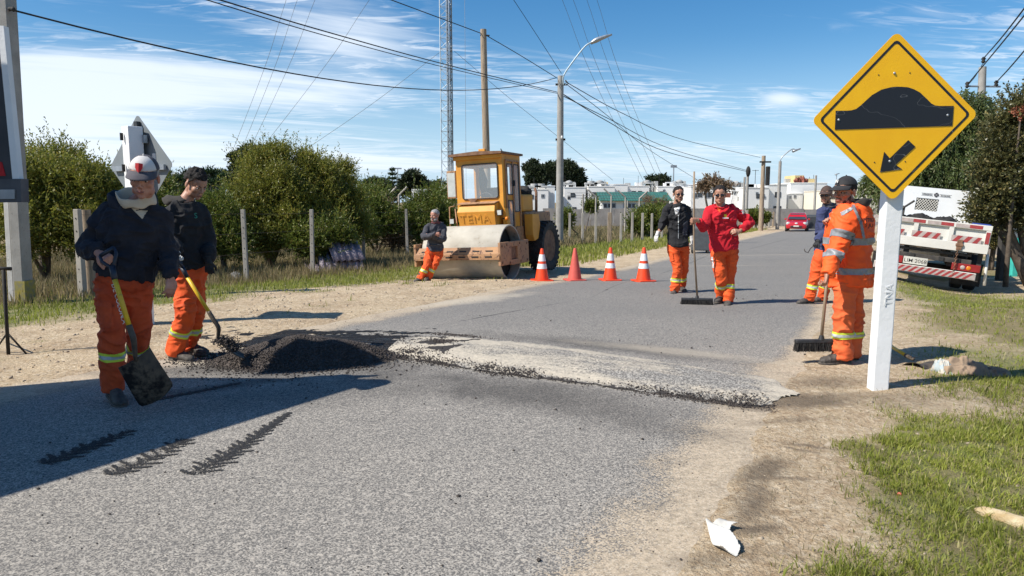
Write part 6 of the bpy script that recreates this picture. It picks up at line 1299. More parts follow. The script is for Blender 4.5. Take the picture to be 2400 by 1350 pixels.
def plate(name, pts, matl, th=.03, d=0):
    a = [q3(u, v, d) for u, v in pts]; b_ = [p + Vector((0, th, 0)) for p in a]; n = len(a); m = MB(); m.add(a + b_, [tuple(range(n)), tuple(range(2 * n - 1, n - 1, -1))] + [(i, (i + 1) % n, n + (i + 1) % n, n + i) for i in range(n)]); return m.build(name, matl, bt_)
plate('rear_board', [(-160, 60), (-6, 60), (29, 420), (-160, 420)], mat('dark grey board', (.035, .037, .042), (.05, .05, .055), ro=.6, bump=.1)); plate('board_frame', [(-6, 60), (8, 60), (44, 420), (29, 420)], whitepaint, .05, -.01)
plate('lower_bar', [(-160, 421), (48, 419), (50, 474), (-160, 476)], mat('grey steel bar', (.10, .105, .115), (.07, .07, .08), ro=.5, metal=.3), .08, -.02); plate('bar_insert', [(-160, 446), (34, 444), (34, 466), (-160, 468)], galv, .01, -.032); plate('red_mark', [(-30, 372), (4, 380), (13, 412), (-30, 414)], redp, .004, -.006)
mb = MB(); mb.tube([q3(-30, 474, .05), q3(-140, 474, .1), q3(-200, 600, .1)], .03, 8); mb.build('board_arm', darkm, bt_)

fl_ = [(915, 857), (886, 867), (760, 879), (610, 885), (640, 872), (700, 856), (760, 846), (800, 848), (832, 842)]; m = MB(); m.prism([(G(*q).x - SHV.x * 3.28 - bt_.location.x, G(*q).y - SHV.y * 3.28 - bt_.location.y) for q in fl_], (0, 0, 3.26), (1, 0, 0), (0, 1, 0), .03); m.build('shadow_flap', darkm, bt_)  # added unseen plate, cut to throw the second shadow over the heap
# ================================================================ POLES, TOWER, FENCES, WIRES
conc = mat('weathered concrete pole', (.36, .34, .31), (.27, .255, .23), ro=.9, sc=4, bump=.7, bsc=70, bd=.004, c3=(.17, .16, .145), s3=26, f3=.60)
concf = mat('weathered concrete post', (.42, .385, .33), (.31, .28, .24), ro=.9, sc=5, ssc=(1, 1, .4), bump=.6, bsc=60, bd=.004, c3=(.18, .155, .13), s3=18, f3=.62)
polew = mat('grey pole timber', (.40, .31, .215), (.25, .185, .125), ro=.85, sc=5, ssc=(6, 6, .5), bump=.8, bsc=30, bd=.008, c3=(.12, .085, .055), s3=5, f3=.60)
wirem = mat('black cable', (.02, .02, .022), ro=.7, bump=0); wireg = mat('bare line wire', (.13, .14, .15), ro=.5, bump=0)
def gz2(x, y): return gz(x, y)
# left concrete pole, H-section: two flanges and a recessed web
g_ = G(50, 703); lp_ = thing('utility_pole', 'concrete pole with recessed face and yellow painted foot at the left edge', 'utility pole', (g_.x, g_.y, gz(g_.x, g_.y) - .05)); hT = P(5, -8, g_.y).z - g_.z + .1; o_ = Vector(lp_.location)
def vbar(u0, v0, u1, v1, w0, w1, dp, Y, dY=0):
    a, b_ = P(u0, v0, Y) - o_, P(u1, v1, Y) - o_; rs = []
    for t in (0, 1): c = lerp(a, b_, t); h_ = (w0 * (1 - t) + w1 * t) / 2; rs.append([c + Vector((-h_, dY - dp / 2, 0)), c + Vector((h_, dY - dp / 2, 0)), c + Vector((h_, dY + dp / 2, 0)), c + Vector((-h_, dY + dp / 2, 0))])
    m = MB(); m.rings(rs); return m
Yp = g_.y
vbar(57, 708, 16, -10, .155, .13, .24, Yp).build('pole_shaft', conc, lp_, False, .01); vbar(30.5, 706, -8, -10, .085, .07, .18, Yp, .05).build('pole_flange', mat('concrete lightened as sunlit', (.62, .60, .56), (.50, .48, .44), ro=.9, sc=4, bump=.6, bsc=60, c3=(.3, .28, .25), s3=20, f3=.62), lp_, False, .008)  # flange is a paler copy of the concrete, sunlight put into its colour
vbar(60.5, 705, 58, 657, .162, .158, .25, Yp).build('painted_foot', mat('chipped yellow paint', (.36, .29, .04), (.22, .20, .12), ro=.8, sc=14, bump=.4), lp_)
m = MB(); m.tube([P(20, 22, Yp - .12) - o_, P(34, 20, Yp - .1) - o_], .03, 8); m.ball(P(31, 22, Yp - .12) - o_, .035, 8, 6); m.build('cable_clamp', darkm, lp_, True)
# tripod stand
g_ = G(20, 832); ts = thing('tripod_stand', 'thin black metal stand with splayed feet at the left edge', 'stand', (g_.x, g_.y, gz(g_.x, g_.y))); o_ = Vector(ts.location); m = MB(); m.tube([P(20, 831, g_.y) - o_, P(8, 632, g_.y) - o_], .017, 8); m.build('upright', darkm, ts, True)
m = MB(); m.tube([P(-30, 628, g_.y) - o_, P(26, 630, g_.y) - o_], .018, 8); m.build('top_bar', darkm, ts, True)
for u, v in ((62, 829), (-14, 826), (20, 806)): q = G(u, v); q.z = gz(q.x, q.y) + .01; m = MB(); m.tube([P(17, 780, g_.y) - o_, q - o_], .009, 6); m.build('leg', darkm, ts, True)
# tall wooden pole behind the roller
YW = 28.; b_ = P(1143, 560, YW); tp = P(1134, 69, YW); zb_ = gz(b_.x, YW); wp = thing('utility_pole', 'tall bare wooden pole rising behind the roller cab', 'utility pole', (b_.x, YW, zb_)); o_ = Vector(wp.location); pts = [Vector((b_.x, YW, zb_ - .1))] + [lerp(Vector((b_.x, YW, zb_)), tp, t) + Vector((.02 * math.sin(t * 5), 0, 0)) for t in (.2, .4, .6, .8, 1)]
MB().tube([p - o_ for p in pts], [.155, .148, .14, .132, .125, .118], 16).build('pole_shaft', polew, wp, 'auto'); m = MB(); m.tube([tp - o_ + Vector((-.13, -.06, -.22)), tp - o_ + Vector((.22, -.06, -.24))], .03, 6); m.build('wire_clamp', darkm, wp)
# concrete lamp pole
YL = 33.; b_ = P(1311, 574, YL); zb_ = gz(b_.x, YL); tp = P(1314, 178, YL); lp2 = thing('street_lamp', 'near concrete street lamp pole with long curved arm beside the roller', 'street lamp', (b_.x, YL, zb_)); o_ = Vector(lp2.location)
MB().tube([Vector((0, 0, -.1)), tp - o_], [.185, .135], 20).build('pole_shaft', conc, lp2, 'auto'); q3 = lambda u, v, d=0: P(u, v, YL + d) - o_
m = MB(); limb(m, [q3(1321, 200, -.15), q3(1321, 178, -.15), q3(1340, 148, -.15), q3(1372, 108, -.15), q3(1392, 98, -.15)], [.035] * 5, 10, 6); m.build('lamp_arm', mat('pale blue grey steel', (.42, .50, .54), (.34, .42, .46), ro=.5, metal=.3), lp2, True)
m = MB(); limb(m, [q3(1385, 101, -.15), q3(1398, 94, -.15), q3(1416, 87, -.15), q3(1434, 81, -.15)], [(.07, .09), (.11, .16), (.08, .15), (.04, .08)], 12, 4); m.build('lamp_head', galv, lp2, True)
for v in (198, 327): m = MB(); m.tube([q3(1302, v, -.02), q3(1325, v, -.02)], .05, 8); m.build('band_clamp', darkm, lp2)
m = MB(); m.tube([q3(1325, 188, -.2), q3(1332, 196, -.2), q3(1326, 200, -.2)], .03, 6); m.build('cable_loop', darkm, lp2, True); MB().ball(q3(1317, 322, -.16), (.05, .05, .08), 8, 6).build('insulator', whitep, lp2, True)
# lattice tower
YT = 45.; zt0 = -1.; tw = thing('lattice_tower', 'tall pale lattice radio mast with a bundle of dark cables', 'tower', (P(1050, 470, YT).x, YT, zt0)); latm = mat('pale galvanised lattice', (.62, .68, .70), (.50, .56, .58), ro=.5, metal=.2); hh = 17; w_ = .36
legs = [Vector((-w_, -.2, 0)), Vector((w_, -.2, 0)), Vector((0.05, .42, 0))]
for c in legs: MB().tube([c, c + Vector((0, 0, hh))], .035, 6).build('tower_leg', latm, tw)
m = MB(); st = .62; n = int(hh / st)
for k in range(n):
    for a, b_ in ((0, 1), (1, 2), (2, 0)): p0, p1 = legs[a] + Vector((0, 0, k * st)), legs[b_] + Vector((0, 0, k * st)); p2 = legs[b_] + Vector((0, 0, (k + 1) * st)); m.tube([p0, p1], .014, 4); m.tube([p0, p2] if k % 2 else [p1, legs[a] + Vector((0, 0, (k + 1) * st))], .016, 4)
o = m.build('bracing', latm, tw); o['kind'] = 'stuff'
for k in range(5): MB().tube([Vector((.04 + .075 * k, -.23 - .02 * (k % 2), 0)), Vector((.04 + .075 * k, -.23, hh))], .030, 6).build('cable', darkm if k in (1, 3, 4) else galv, tw)
for x, z, s_ in ((-.42, 3.9, .10), (.5, 3.2, .10), (-.45, 3.3, .08), (.62, 3.25, .08)): MB().ball((x, -.25, z), (s_, .05, s_ * 1.4), 8, 6).build('antenna', galv, tw, True)
m = MB(); m.tube([(1.15, 0, 0), (1.15, 0, hh)], .012, 4); m.build('side_wire', galv, tw)
# ---- fence posts along the left verge
posts = [(194, 690, 486, 12.1, .105), (578, 655, 488, 0, .095), (733, 636, 488, 0, .10), (853, 614, 488, 0, .105), (955, 597, 488, 0, .10), (1046, 584, 487, 0, .11)]
ordn = ['first', 'second', 'third', 'fourth', 'fifth', 'sixth', 'seventh', 'eighth', 'ninth', 'tenth', 'eleventh', 'twelfth', 'thirteenth', 'fourteenth', 'fifteenth', 'sixteenth', 'seventeenth', 'eighteenth', 'nineteenth', 'twentieth']
plab = ['square concrete fence post close behind the older man, beside a round wooden one', 'square concrete fence post standing just right of the young man', 'square concrete fence post in front of the corrugated sheets', 'square concrete fence post right of the corrugated sheets', 'square concrete fence post left of the leaning man', 'concrete fence post directly behind the leaning man']
tops = []; PO = []
for (u, v, vt, yy, w_), lb in zip(posts, plab):
    g_ = G(u, v); Yf = g_.y; zz = gz(g_.x, Yf); h_ = P(u, vt, Yf).z - zz; r = thing('fence_post', lb, 'fence post', (g_.x, Yf, zz - .03), (0, R(random.uniform(-.8, .8)), R(random.uniform(-12, 12))), 'fence posts along the left verge')
    m = MB(); m.box((0, 0, h_ / 2), (w_, w_, h_), None, (.88, .88)); m.build('post_shaft', concf, r, False, .008)
    for k in range(6): MB().box((0, -w_ * .47, h_ * (.2 + .14 * k)), (.012, .012, .02)).build('wire_hole', blackp, r)
    PO.append(Vector((g_.x, Yf, zz)) + Vector((0, 0, h_)))
g_ = G(207, 688); o = MB().tube([(g_.x, g_.y + .1, gz(g_.x, g_.y) - .05), (g_.x, g_.y + .1, P(207, 492, g_.y).z)], [.085, .075], 12).build('fence_post', polew, smooth='auto'); tag(o, 'thick round wooden post paired with the concrete one behind the older man', 'fence post')
far = [(1335, 569, 499), (1365, 570, 499), (1396, 571, 498), (1428, 571, 498), (1455, 568, 500), (1481, 568, 498), (1505, 567, 499), (1527, 563, 500), (1551, 560, 501)]
for i, (u, v, vt) in enumerate(far):
    g_ = G(u, v); Yf = g_.y; h_ = P(u, vt, Yf).z - g_.z; m = MB(); m.box((g_.x, Yf, g_.z + h_ / 2), (.12 if i != 3 else .2, .12, h_), None, (.9, .9)); o = m.build('fence_post', concf if i != 3 else polew, bevel=.01)
    tag(o, '%s fence post from the left in the row between lamp pole and black-jacketed man' % ordn[i], 'fence post', 'fence posts in the middle distance'); PO.append(Vector((g_.x, Yf, g_.z + h_)))
fl = [(1655, 552), (1700, 546), (1745, 541), (1800, 535), (1835, 530)]; k_ = 0; fp = []
for k in range(22):
    t = k / 21; u = 1652 + (1838 - 1652) * t; v = 553 - 24 * t ** .8; g_ = G(u, v); h_ = random.uniform(1.35, 1.75); m = MB(); m.box((g_.x, g_.y, g_.z + h_ / 2), (.14, .14, h_), Matrix.Rotation(R(random.uniform(-3, 3)), 3, 'Y'), (.9, .9)); o = m.build('fence_post', concf if k % 3 else polew)
    tag(o, '%s post from the left in the close-set row leading to the red car' % (ordn + ['twenty-first', 'twenty-second'])[k], 'fence post', 'close-set fence posts before the red car'); fp.append(Vector((g_.x, g_.y, g_.z + h_)))
def wirepts(a, b_, sag, n=24): return [lerp(a, b_, t) - Vector((0, 0, sag * 4 * t * (1 - t))) for t in np.linspace(0, 1, n)]
def wire(name, a, b_, sag, r, lab, matl=None, cat='wire', group=None, extra=None):
    m = MB(); m.tube(wirepts(a, b_, sag), r, 5); o = m.build(name, matl or wirem, smooth=True); return tag(o, lab, cat, group)
fwm = mat('rusty fence wire', (.10, .08, .07), ro=.8, bump=0)
for j_ in range(3):
    m = MB(); z_ = (.12, .55, 1.0)[j_]
    for a, b_ in zip(PO[:6], PO[1:6]): m.tube(wirepts(a - Vector((0, .05, z_)), b_ - Vector((0, .05, z_)), .02, 6), .0028, 4, cap=False)
    o = m.build('fence_wire', fwm, smooth=True); tag(o, ('top', 'middle', 'lowest')[j_] + ' slack wire of the left verge fence', 'fence wire')
# ---- overhead wires
A = P
LC = P(1306, 184, YL)
wire('overhead_cable', P(31, 24, Yp - .1), P(1302, 183, YL), -(P(700, 150, 20).z - P(700, 150, 20).z) + .82, .015, 'thick black cable from the left concrete pole to the near street lamp')
# cables arriving from behind the camera, upper left
def wpx(name, pts, r0, lab, matl=None, group=None, rs=None):
    """a cable through photo points with depths"""
    P3 = [P(*p) for p in pts]; m = MB(); rr_ = rs or [r0] * len(P3); limb(m, P3, rr_, 5, 8); o = m.build(name, matl or wirem, smooth=True); return tag(o, lab, 'wire', group)
wpx('overhead_cable', [(470, -14, 14), (760, 73, 18.5), (1040, 150, 25), (1306, 216, 33)], .016, 'upper of two parallel black cables from the top left to the street lamp')
wpx('overhead_cable', [(440, -14, 14), (750, 80, 18.5), (1035, 156, 25), (1306, 219, 33)], .012, 'lower of two parallel black cables from the top left to the street lamp')
wpx('overhead_cable', [(880, -14, 22), (1130, 79, 28)], .016, 'cable from the top of the frame to the wooden pole'); wpx('overhead_cable', [(1138, 82, 28), (1220, 130, 30.5), (1306, 183, 33)], .016, 'short cable between the wooden pole and the street lamp')
wpx('overhead_cable', [(1326, 192, 33), (1460, 266, 42), (1600, 327, 56), (1782, 369, 80)], .020, 'long sagging cable from the street lamp to the far wooden pole, highest of the bundle')
wpx('overhead_cable', [(1326, 196, 33), (1420, 268, 42), (1520, 350, 58), (1640, 425, 75)], .018, 'steep cable dropping from the street lamp behind the black-jacketed man')
wpx('overhead_cable', [(1322, 222, 33), (1420, 282, 45), (1560, 355, 60), (1750, 402, 80)], .026, 'thick sagging cable from the street lamp towards the double far pole'); wpx('overhead_cable', [(1322, 226, 33), (1430, 280, 45), (1570, 348, 60), (1752, 400, 80)], .022, 'thin cable running just above the thick sagging one')
wpx('overhead_cable', [(1195, -14, 30), (1260, 85, 31), (1316, 172, 33)], .012, 'thin wire from the top of the frame down to the street lamp top')
for i, (a, b_) in enumerate((((674, -10), (530, 392)), ((700, -10), (552, 385)), ((742, -10), (575, 372)), ((872, -10), (612, 350)))): wpx('power_line', [(a[0], a[1], 40), ((a[0] + b_[0]) / 2 + 4, (a[1] + b_[1]) / 2 + 6, 75), (b_[0], b_[1], 150)], 0, ordn[i] + ' thin power line from the left descending behind the big shrub', wireg, None, [.010, .018, .035])
for i, (a, b_) in enumerate((((1314, -10), (1508, 424)), ((1340, -10), (1522, 420)), ((1372, -10), (1545, 428)), ((1396, -10), (1556, 424)))): wpx('power_line', [(a[0], a[1], 40), ((a[0] + b_[0]) / 2 - 6, (a[1] + b_[1]) / 2 + 8, 70), (b_[0], b_[1], 150)], 0, ordn[i] + ' thin power line from the left descending right of the street lamp', wireg, None, [.010, .017, .035])
wpx('guy_wire', [(1034, 120, 45), (870, 245, 47), (705, 358, 50)], .012, 'guy wire running from the mast down to the left', wireg); wpx('guy_wire', [(1065, 120, 45), (1200, 235, 47), (1310, 322, 49), (1436, 422, 52)], .012, 'guy wire running from the mast down to the right', wireg)
# right pole behind the trees and its wires
YR = 24.; rp = thing('utility_pole', 'concrete pole with insulators poking out above the right hand tree', 'utility pole', (P(2302, 400, YR).x, YR, -.4)); o_ = Vector(rp.location); MB().tube([(0, 0, 0), P(2303, 157, YR) - o_], [.16, .11], 14).build('pole_shaft', conc, rp, 'auto')
MB().tube([P(2262, 202, YR) - o_, P(2345, 203, YR) - o_], .03, 6).build('cross_arm', galv, rp)
for u, v in ((2305, 140), (2267, 198), (2335, 195)): m = MB(); c = P(u, v, YR) - o_; m.lathe([(.02, -.12), (.07, -.06), (.04, -.02), (.07, .03), (.03, .09)], c, 'z', 10); m.build('insulator', darkm, rp, True)
wpx('overhead_wire', [(2425, -12, 15), (2350, 85, 19), (2305, 137, YR)], .018, 'wire from the upper right corner to the top insulator'); wpx('overhead_wire', [(2425, 6, 15), (2345, 105, 19), (2270, 195, YR)], .018, 'wire from the right edge to the left insulator'); wpx('overhead_wire', [(2425, 90, 17), (2370, 155, 20), (2336, 192, YR)], .018, 'wire from the right edge to the right insulator'); wpx('overhead_wire', [(2303, 150, YR), (2285, 180, YR + 1), (2268, 200, YR)], .012, 'short jumper wire between two insulators on the right pole')
# far poles
def farpole(u, vb, vt, Y, w_, mt, lab, name='utility_pole', cat='utility pole', lamp=None, extra=None):
    b_ = P(u, vb, Y); z0 = gz(b_.x, Y); r = thing(name, lab, cat, (b_.x, Y, z0)); h_ = P(u, vt, Y).z - z0; MB().tube([(0, 0, 0), (0, 0, h_)], [w_ / 2, w_ * .38], 12).build('pole_shaft', mt, r, 'auto')
    if lamp:
        m = MB(); a = P(lamp[0], lamp[1], Y) - Vector(r.location); limb(m, [(0, 0, h_ - .3), (.1, 0, h_ + .3), lerp(Vector((0, 0, h_)), a, .7) + Vector((0, 0, .35)), a], [.05] * 4, 6, 4); m.build('lamp_arm', galv, r, True); m = MB(); limb(m, [a - Vector((.3, 0, .1)), a + Vector((.35, 0, .12))], [(.12, .16), (.06, .12)], 8, 3); m.build('lamp_head', galv, r, True)
    if extra: extra(r, h_)
    return r
farpole(1783, 532, 365, 58, .40, polew, 'dark wooden pole with a hanging equipment case before the red car', extra=lambda r, h_: (MB().box((.35, -.1, h_ - 1.6), (.30, .3, 1.5)).build('transformer', darkm, r, False, .05), MB().box((.1, -.15, h_ - .5), (.9, .12, .12)).build('cross_arm', darkm, r)))
farpole(1748, 525, 402, 66, .30, conc, 'short grey pole with black cable ends beside the dark wooden pole', extra=lambda r, h_: MB().ball((0, -.1, h_ + .0), (.22, .2, .5), 8, 6).build('cable_ends', darkm, r, True)); farpole(1741, 525, 415, 67, .26, conc, 'slim grey pole standing immediately left of the cable pole')
farpole(1822, 527, 378, 62, .32, conc, 'far street lamp with its arm to the right, behind the red car', 'street_lamp', 'street lamp', (1866, 352)); farpole(1908, 500, 411, 85, .32, conc, 'short concrete pole in front of the yellow topped house', 'utility_pole', 'utility pole', None)
farpole(1956, 470, 430, 115, .2, conc, 'tiny most distant street lamp just left of the blue-jacketed man', 'street_lamp', 'street lamp', (1962, 408)); farpole(1577, 470, 390, 140, .28, galv, 'thin mast with twin floodlights above the green roofed shed', 'floodlight_mast', 'mast', None, lambda r, h_: MB().box((0, 0, h_), (1.2, .2, .5)).build('floodlight', galv, r)); farpole(1768, 470, 398, 110, .1, darkm, 'thin aerial pole above the white houses', 'aerial', 'aerial', None, lambda r, h_: MB().box((0, 0, h_ - .1), (1.0, .06, .06)).build('aerial_bar', darkm, r))
farpole(933, 440, 395, 150, .2, conc, 'thin mast beside the lone pine left of the tower', 'floodlight_mast', 'mast', None, lambda r, h_: MB().box((0, 0, h_), (1.6, .2, .3)).build('floodlight', galv, r))
# angled top posts of the security fences
AN = [0]
def angpost(u, vb, vt, Y, dx, lab, hb=.45):
    lab = lab % ['leftmost', 'second', 'third', 'fourth', 'fifth', 'sixth'][AN[0] % 6]; AN[0] += 1
    b_ = P(u, vb, Y); z0 = gz(b_.x, Y); zt_ = P(u, vt, Y).z; m = MB(); m.tube([(b_.x, Y, z0), (b_.x, Y, zt_ - hb), (b_.x + dx, Y, zt_)], .062, 6); o = m.build('angled_post', concf); return tag(o, lab, 'fence post', 'angle-topped posts of the security fence')
for u, vt, Y, dx in ((853, 436, 38, .5), (880, 428, 40, 0), (911, 438, 38, .45), (936, 438, 39, .45), (1014, 444, 41, .45), (1028, 436, 41, .5)): angpost(u, 520, vt, Y, dx, '%s pale angle-topped post of the security fence above the shrubs by the mast')
for u, vt, dx in ((1366, 455, 0), (1396, 445, -.5), (1432, 442, -.5), (1465, 446, -.5), (1498, 448, .5), (1470, 470, 0)): angpost(u, 520, vt, 46, dx, '%s pale angle-topped security fence post in front of the green roofed shed')
m = MB(); [m.tube([P(1330, v, 46), P(1505, v + 1, 46)], .012, 4) for v in (452, 458, 464)]; o = m.build('barbed_wire', wireg); o['kind'] = 'stuff'; tag(o, 'strands of barbed wire along the angle-topped fence', 'barbed wire')
# ================================================================ VEGETATION
LV = {}
def leaves_at(Pc, D, Ln, Wd, rngl=rng):
    """Pc centres, D directions, elongated leaf quads (diamond)"""
    n = len(Pc); D = D / (np.linalg.norm(D, axis=1)[:, None] + 1e-9); rv = rngl.normal(size=(n, 3)); S_ = np.cross(D, rv); S_ /= (np.linalg.norm(S_, axis=1)[:, None] + 1e-9)
    Ln = np.broadcast_to(Ln, n)[:, None]; Wd = np.broadcast_to(Wd, n)[:, None]; a = Pc; b_ = Pc + D * Ln * .45 + S_ * Wd / 2; c = Pc + D * Ln; d = Pc + D * Ln * .45 - S_ * Wd / 2
    return np.stack([a, b_, c, d], 1)
def crown_twigs(clumps, ntw, nlv, tlen, Ln, Wd, up=.55, shellb=.5):
    """clumps: (x,y,z,rx,ry,rz). twigs leave the clump surface outward and upward"""
    cl = np.array(clumps, float); sb = []
    for c_ in cl:
        sb.append(np.r_[c_[:3], c_[3:] * .62])
        for _ in range(9):
            d_ = rng.normal(size=3); d_ /= np.linalg.norm(d_); k_ = rng.uniform(.26, .46); sb.append(np.r_[c_[:3] + d_ * c_[3:] * rng.uniform(.6, .95), np.full(3, c_[3:].mean() * k_) * (1, 1, .8)])
    cl = np.array(sb); wts = cl[:, 3] * cl[:, 5] + cl[:, 3] * cl[:, 4]; idx = rng.choice(len(cl), ntw, p=wts / wts.sum()); c = cl[idx]
    d = rng.normal(size=(ntw, 3)); d /= np.linalg.norm(d, axis=1)[:, None]; rad = rng.random(ntw) ** shellb
    base = c[:, :3] + d * c[:, 3:6] * rad[:, None] * .92; td = d * .8 + np.array([0, 0, up]) + rng.normal(size=(ntw, 3)) * .35; td /= np.linalg.norm(td, axis=1)[:, None]
    tl = tlen * rng.uniform(.5, 1.3, ntw); t = np.linspace(.1, 1, nlv)[None, :, None]; pos = base[:, None] + td[:, None] * tl[:, None, None] * t
    ld = td[:, None] * .8 + rng.normal(size=(ntw, nlv, 3)) * .55; pos = pos.reshape(-1, 3); ld = ld.reshape(-1, 3); q = leaves_at(pos, ld, Ln * rng.uniform(.6, 1.25, len(pos)), Wd * rng.uniform(.7, 1.2, len(pos)))
    return q, (base, td, tl)
def foliage(name, q, matl, parent):
    V = q.reshape(-1, 3); return npmesh(name, V, np.arange(len(V)).reshape(-1, 4), matl, parent, kind='stuff')
barkm = mat('grey brown bark', (.14, .11, .08), (.08, .06, .045), ro=.95, sc=9, bump=.8, bsc=30, bd=.01)
myrt = leafmat('olive shrub leaf', (.12, .145, .022), (.29, .29, .05), (.36, .28, .07), .45, .4)
myrt2 = leafmat('deep green shrub leaf', (.075, .115, .020), (.19, .23, .04), (.27, .22, .06), .45, .4)
pinem = leafmat('pine needle', (.018, .045, .014), (.045, .085, .025), (.07, .085, .03), .5, .2)
darkf = leafmat('dark distant leaf', (.020, .036, .014), (.045, .062, .022), (.06, .06, .03), .6, .2)
willow = leafmat('willow leaf', (.060, .095, .028), (.15, .19, .055), (.22, .21, .09), .5, .35)
bronze = leafmat('dark bronze leaf', (.05, .055, .022), (.15, .145, .05), (.28, .22, .08), .4, .3)
brownl = leafmat('brown seed head', (.20, .13, .08), (.30, .21, .13), (.14, .12, .05), .8, .3)
def plant(name, label, cat, clumps, matl, ntw, nlv=12, tlen=.32, Ln=.075, Wd=.028, up=.55, trunk=True, base=None, tr=.06, group=None, shellb=.5, limbs=7):
    cl = np.array(clumps, float); bx, by = base if base else (float(np.average(cl[:, 0], weights=cl[:, 3])), float(np.average(cl[:, 1]))); z0 = gz(bx, by); r = thing(name, label, cat, (bx, by, z0), group=group); cl[:, :3] -= (bx, by, z0)
    q, _ = crown_twigs(cl, ntw, nlv, tlen, Ln, Wd, up, shellb)
    if name == 'shrub': q = np.concatenate([q, crown_twigs(cl, int(ntw * .09), 18, tlen * 2.1, Ln * 1.1, Wd, 1.1, .12)[0]])
    foliage('crown', q, matl, r)
    if trunk:
        m = MB(); ids = list(range(len(cl))); random.shuffle(ids); first = True
        for i in ids[:limbs]:
            c = Vector(cl[i][:3]); s_ = Vector((random.uniform(-.1, .1) * tr * 10, random.uniform(-.1, .1) * tr * 10, -.05)); mid = lerp(s_, c, .5) + Vector((random.uniform(-.15, .15), random.uniform(-.1, .1), .1)); limb(m, [s_, mid, c, c + Vector((random.uniform(-.3, .3), random.uniform(-.2, .2), cl[i][5] * .6))], [tr, tr * .6, tr * .3, tr * .1], 6, 3)
        m.build('trunk', barkm, r, True)
    return r
def C(u, v, Y, rx, rz_, ry=None):   # clump from photo pixel centre and pixel radii
    p = P(u, v, Y); return (p.x, p.y, p.z, rx / F * Y, ry if ry else rx / F * Y * .8, rz_ / F * Y)
# left hand shrubs
plant('shrub', 'broad olive green shrub filling the left background behind the concrete pole', 'shrub', [C(60, 480, 15, 70, 90), C(130, 440, 15.5, 70, 60), C(120, 540, 15, 80, 70), C(30, 560, 14.5, 60, 60), C(90, 400, 16, 45, 30)], myrt, 4200, group='large shrubs behind the left fence')
plant('shrub', 'tall olive shrub between the older man and the concrete pole', 'shrub', [C(215, 470, 15.5, 60, 65), C(190, 540, 15, 60, 60), C(255, 440, 16, 45, 35), C(160, 385, 17, 28, 24), C(112, 372, 17, 30, 16)], myrt, 3200, group='large shrubs behind the left fence')
plant('shrub', 'dense shrub behind the older and the young man', 'shrub', [C(330, 520, 17, 70, 80), C(400, 560, 17, 60, 60), C(300, 590, 16, 60, 40), C(350, 460, 18, 50, 40)], myrt2, 3200, group='large shrubs behind the left fence')
plant('shrub', 'rounded green shrub low behind the young man', 'shrub', [C(520, 540, 18.6, 40, 50), C(500, 500, 19, 40, 40), C(545, 580, 18.5, 35, 30)], myrt2, 2200, group='large shrubs behind the left fence')
plant('shrub', 'tallest olive shrub, peaked, left half of the big thicket behind the second post', 'shrub', [C(640, 395, 21, 55, 42), C(600, 430, 21, 55, 50), C(650, 460, 20.5, 75, 60), C(580, 500, 20, 55, 55), C(640, 545, 20, 70, 50), C(655, 360, 21.5, 22, 16), C(610, 560, 19.5, 50, 35)], myrt, 9500, group='large shrubs behind the left fence')
plant('shrub', 'wide olive shrub, right half of the big thicket behind the third post', 'shrub', [C(735, 420, 21.5, 50, 45), C(720, 480, 21, 70, 60), C(775, 440, 22, 45, 40), C(790, 490, 22, 55, 50), C(740, 540, 20.5, 60, 45), C(815, 530, 22, 40, 45), C(720, 380, 22, 22, 20), C(800, 412, 22.5, 25, 30)], myrt, 9500, group='large shrubs behind the left fence')
plant('shrub', 'low leafy shrub overhanging the corrugated sheets', 'shrub', [C(705, 565, 19.6, 35, 30), C(745, 575, 19.6, 35, 28), C(790, 555, 20, 30, 26)], myrt2, 2600, group='large shrubs behind the left fence')
plant('shrub', 'mixed brown green shrub between fourth and fifth posts', 'shrub', [C(880, 500, 27, 45, 50), C(850, 540, 26, 35, 40), C(915, 540, 27, 40, 35), C(870, 460, 29, 35, 20)], myrt2, 3600, group='large shrubs behind the left fence', Ln=.1, Wd=.035)
plant('shrub', 'dark green shrub behind the leaning man', 'shrub', [C(1000, 490, 29, 45, 30), C(970, 530, 28, 40, 38), C(1035, 500, 30, 38, 40), C(1060, 540, 29, 25, 40), C(1025, 465, 31, 30, 18)], myrt2, 4200, group='large shrubs behind the left fence', Ln=.1, Wd=.035)
plant('shrub', 'rusty brown dry bush beside the dark shrub', 'shrub', [C(905, 500, 28, 25, 22), C(930, 560, 27, 30, 20)], brownl, 900, group='large shrubs behind the left fence', Ln=.09, Wd=.03)
plant('shrub', 'round green bush in the field left of the black-jacketed man', 'shrub', [C(1520, 520, 44, 30, 26), C(1495, 535, 43, 20, 20), C(1545, 500, 45, 15, 14)], myrt2, 2600, Ln=.15, Wd=.06, tlen=.4)
plant('shrub', 'small bush in front of the grey wall beside the lamp pole', 'shrub', [C(1325, 520, 38, 14, 22), C(1385, 486, 52, 14, 12)], myrt2, 900, Ln=.14, Wd=.05)
plant('shrub', 'small bush at the foot of the dark wooden pole', 'shrub', [C(1765, 508, 62, 14, 12), C(1790, 512, 62, 12, 9)], myrt2, 700, Ln=.2, Wd=.08)
plant('bare_shrub', 'leafless reddish brown bush in front of the green roofed shed', 'shrub', [C(1545, 478, 60, 26, 14), C(1520, 470, 60, 14, 12)], brownl, 500, 8, Ln=.16, Wd=.03, shellb=.9)
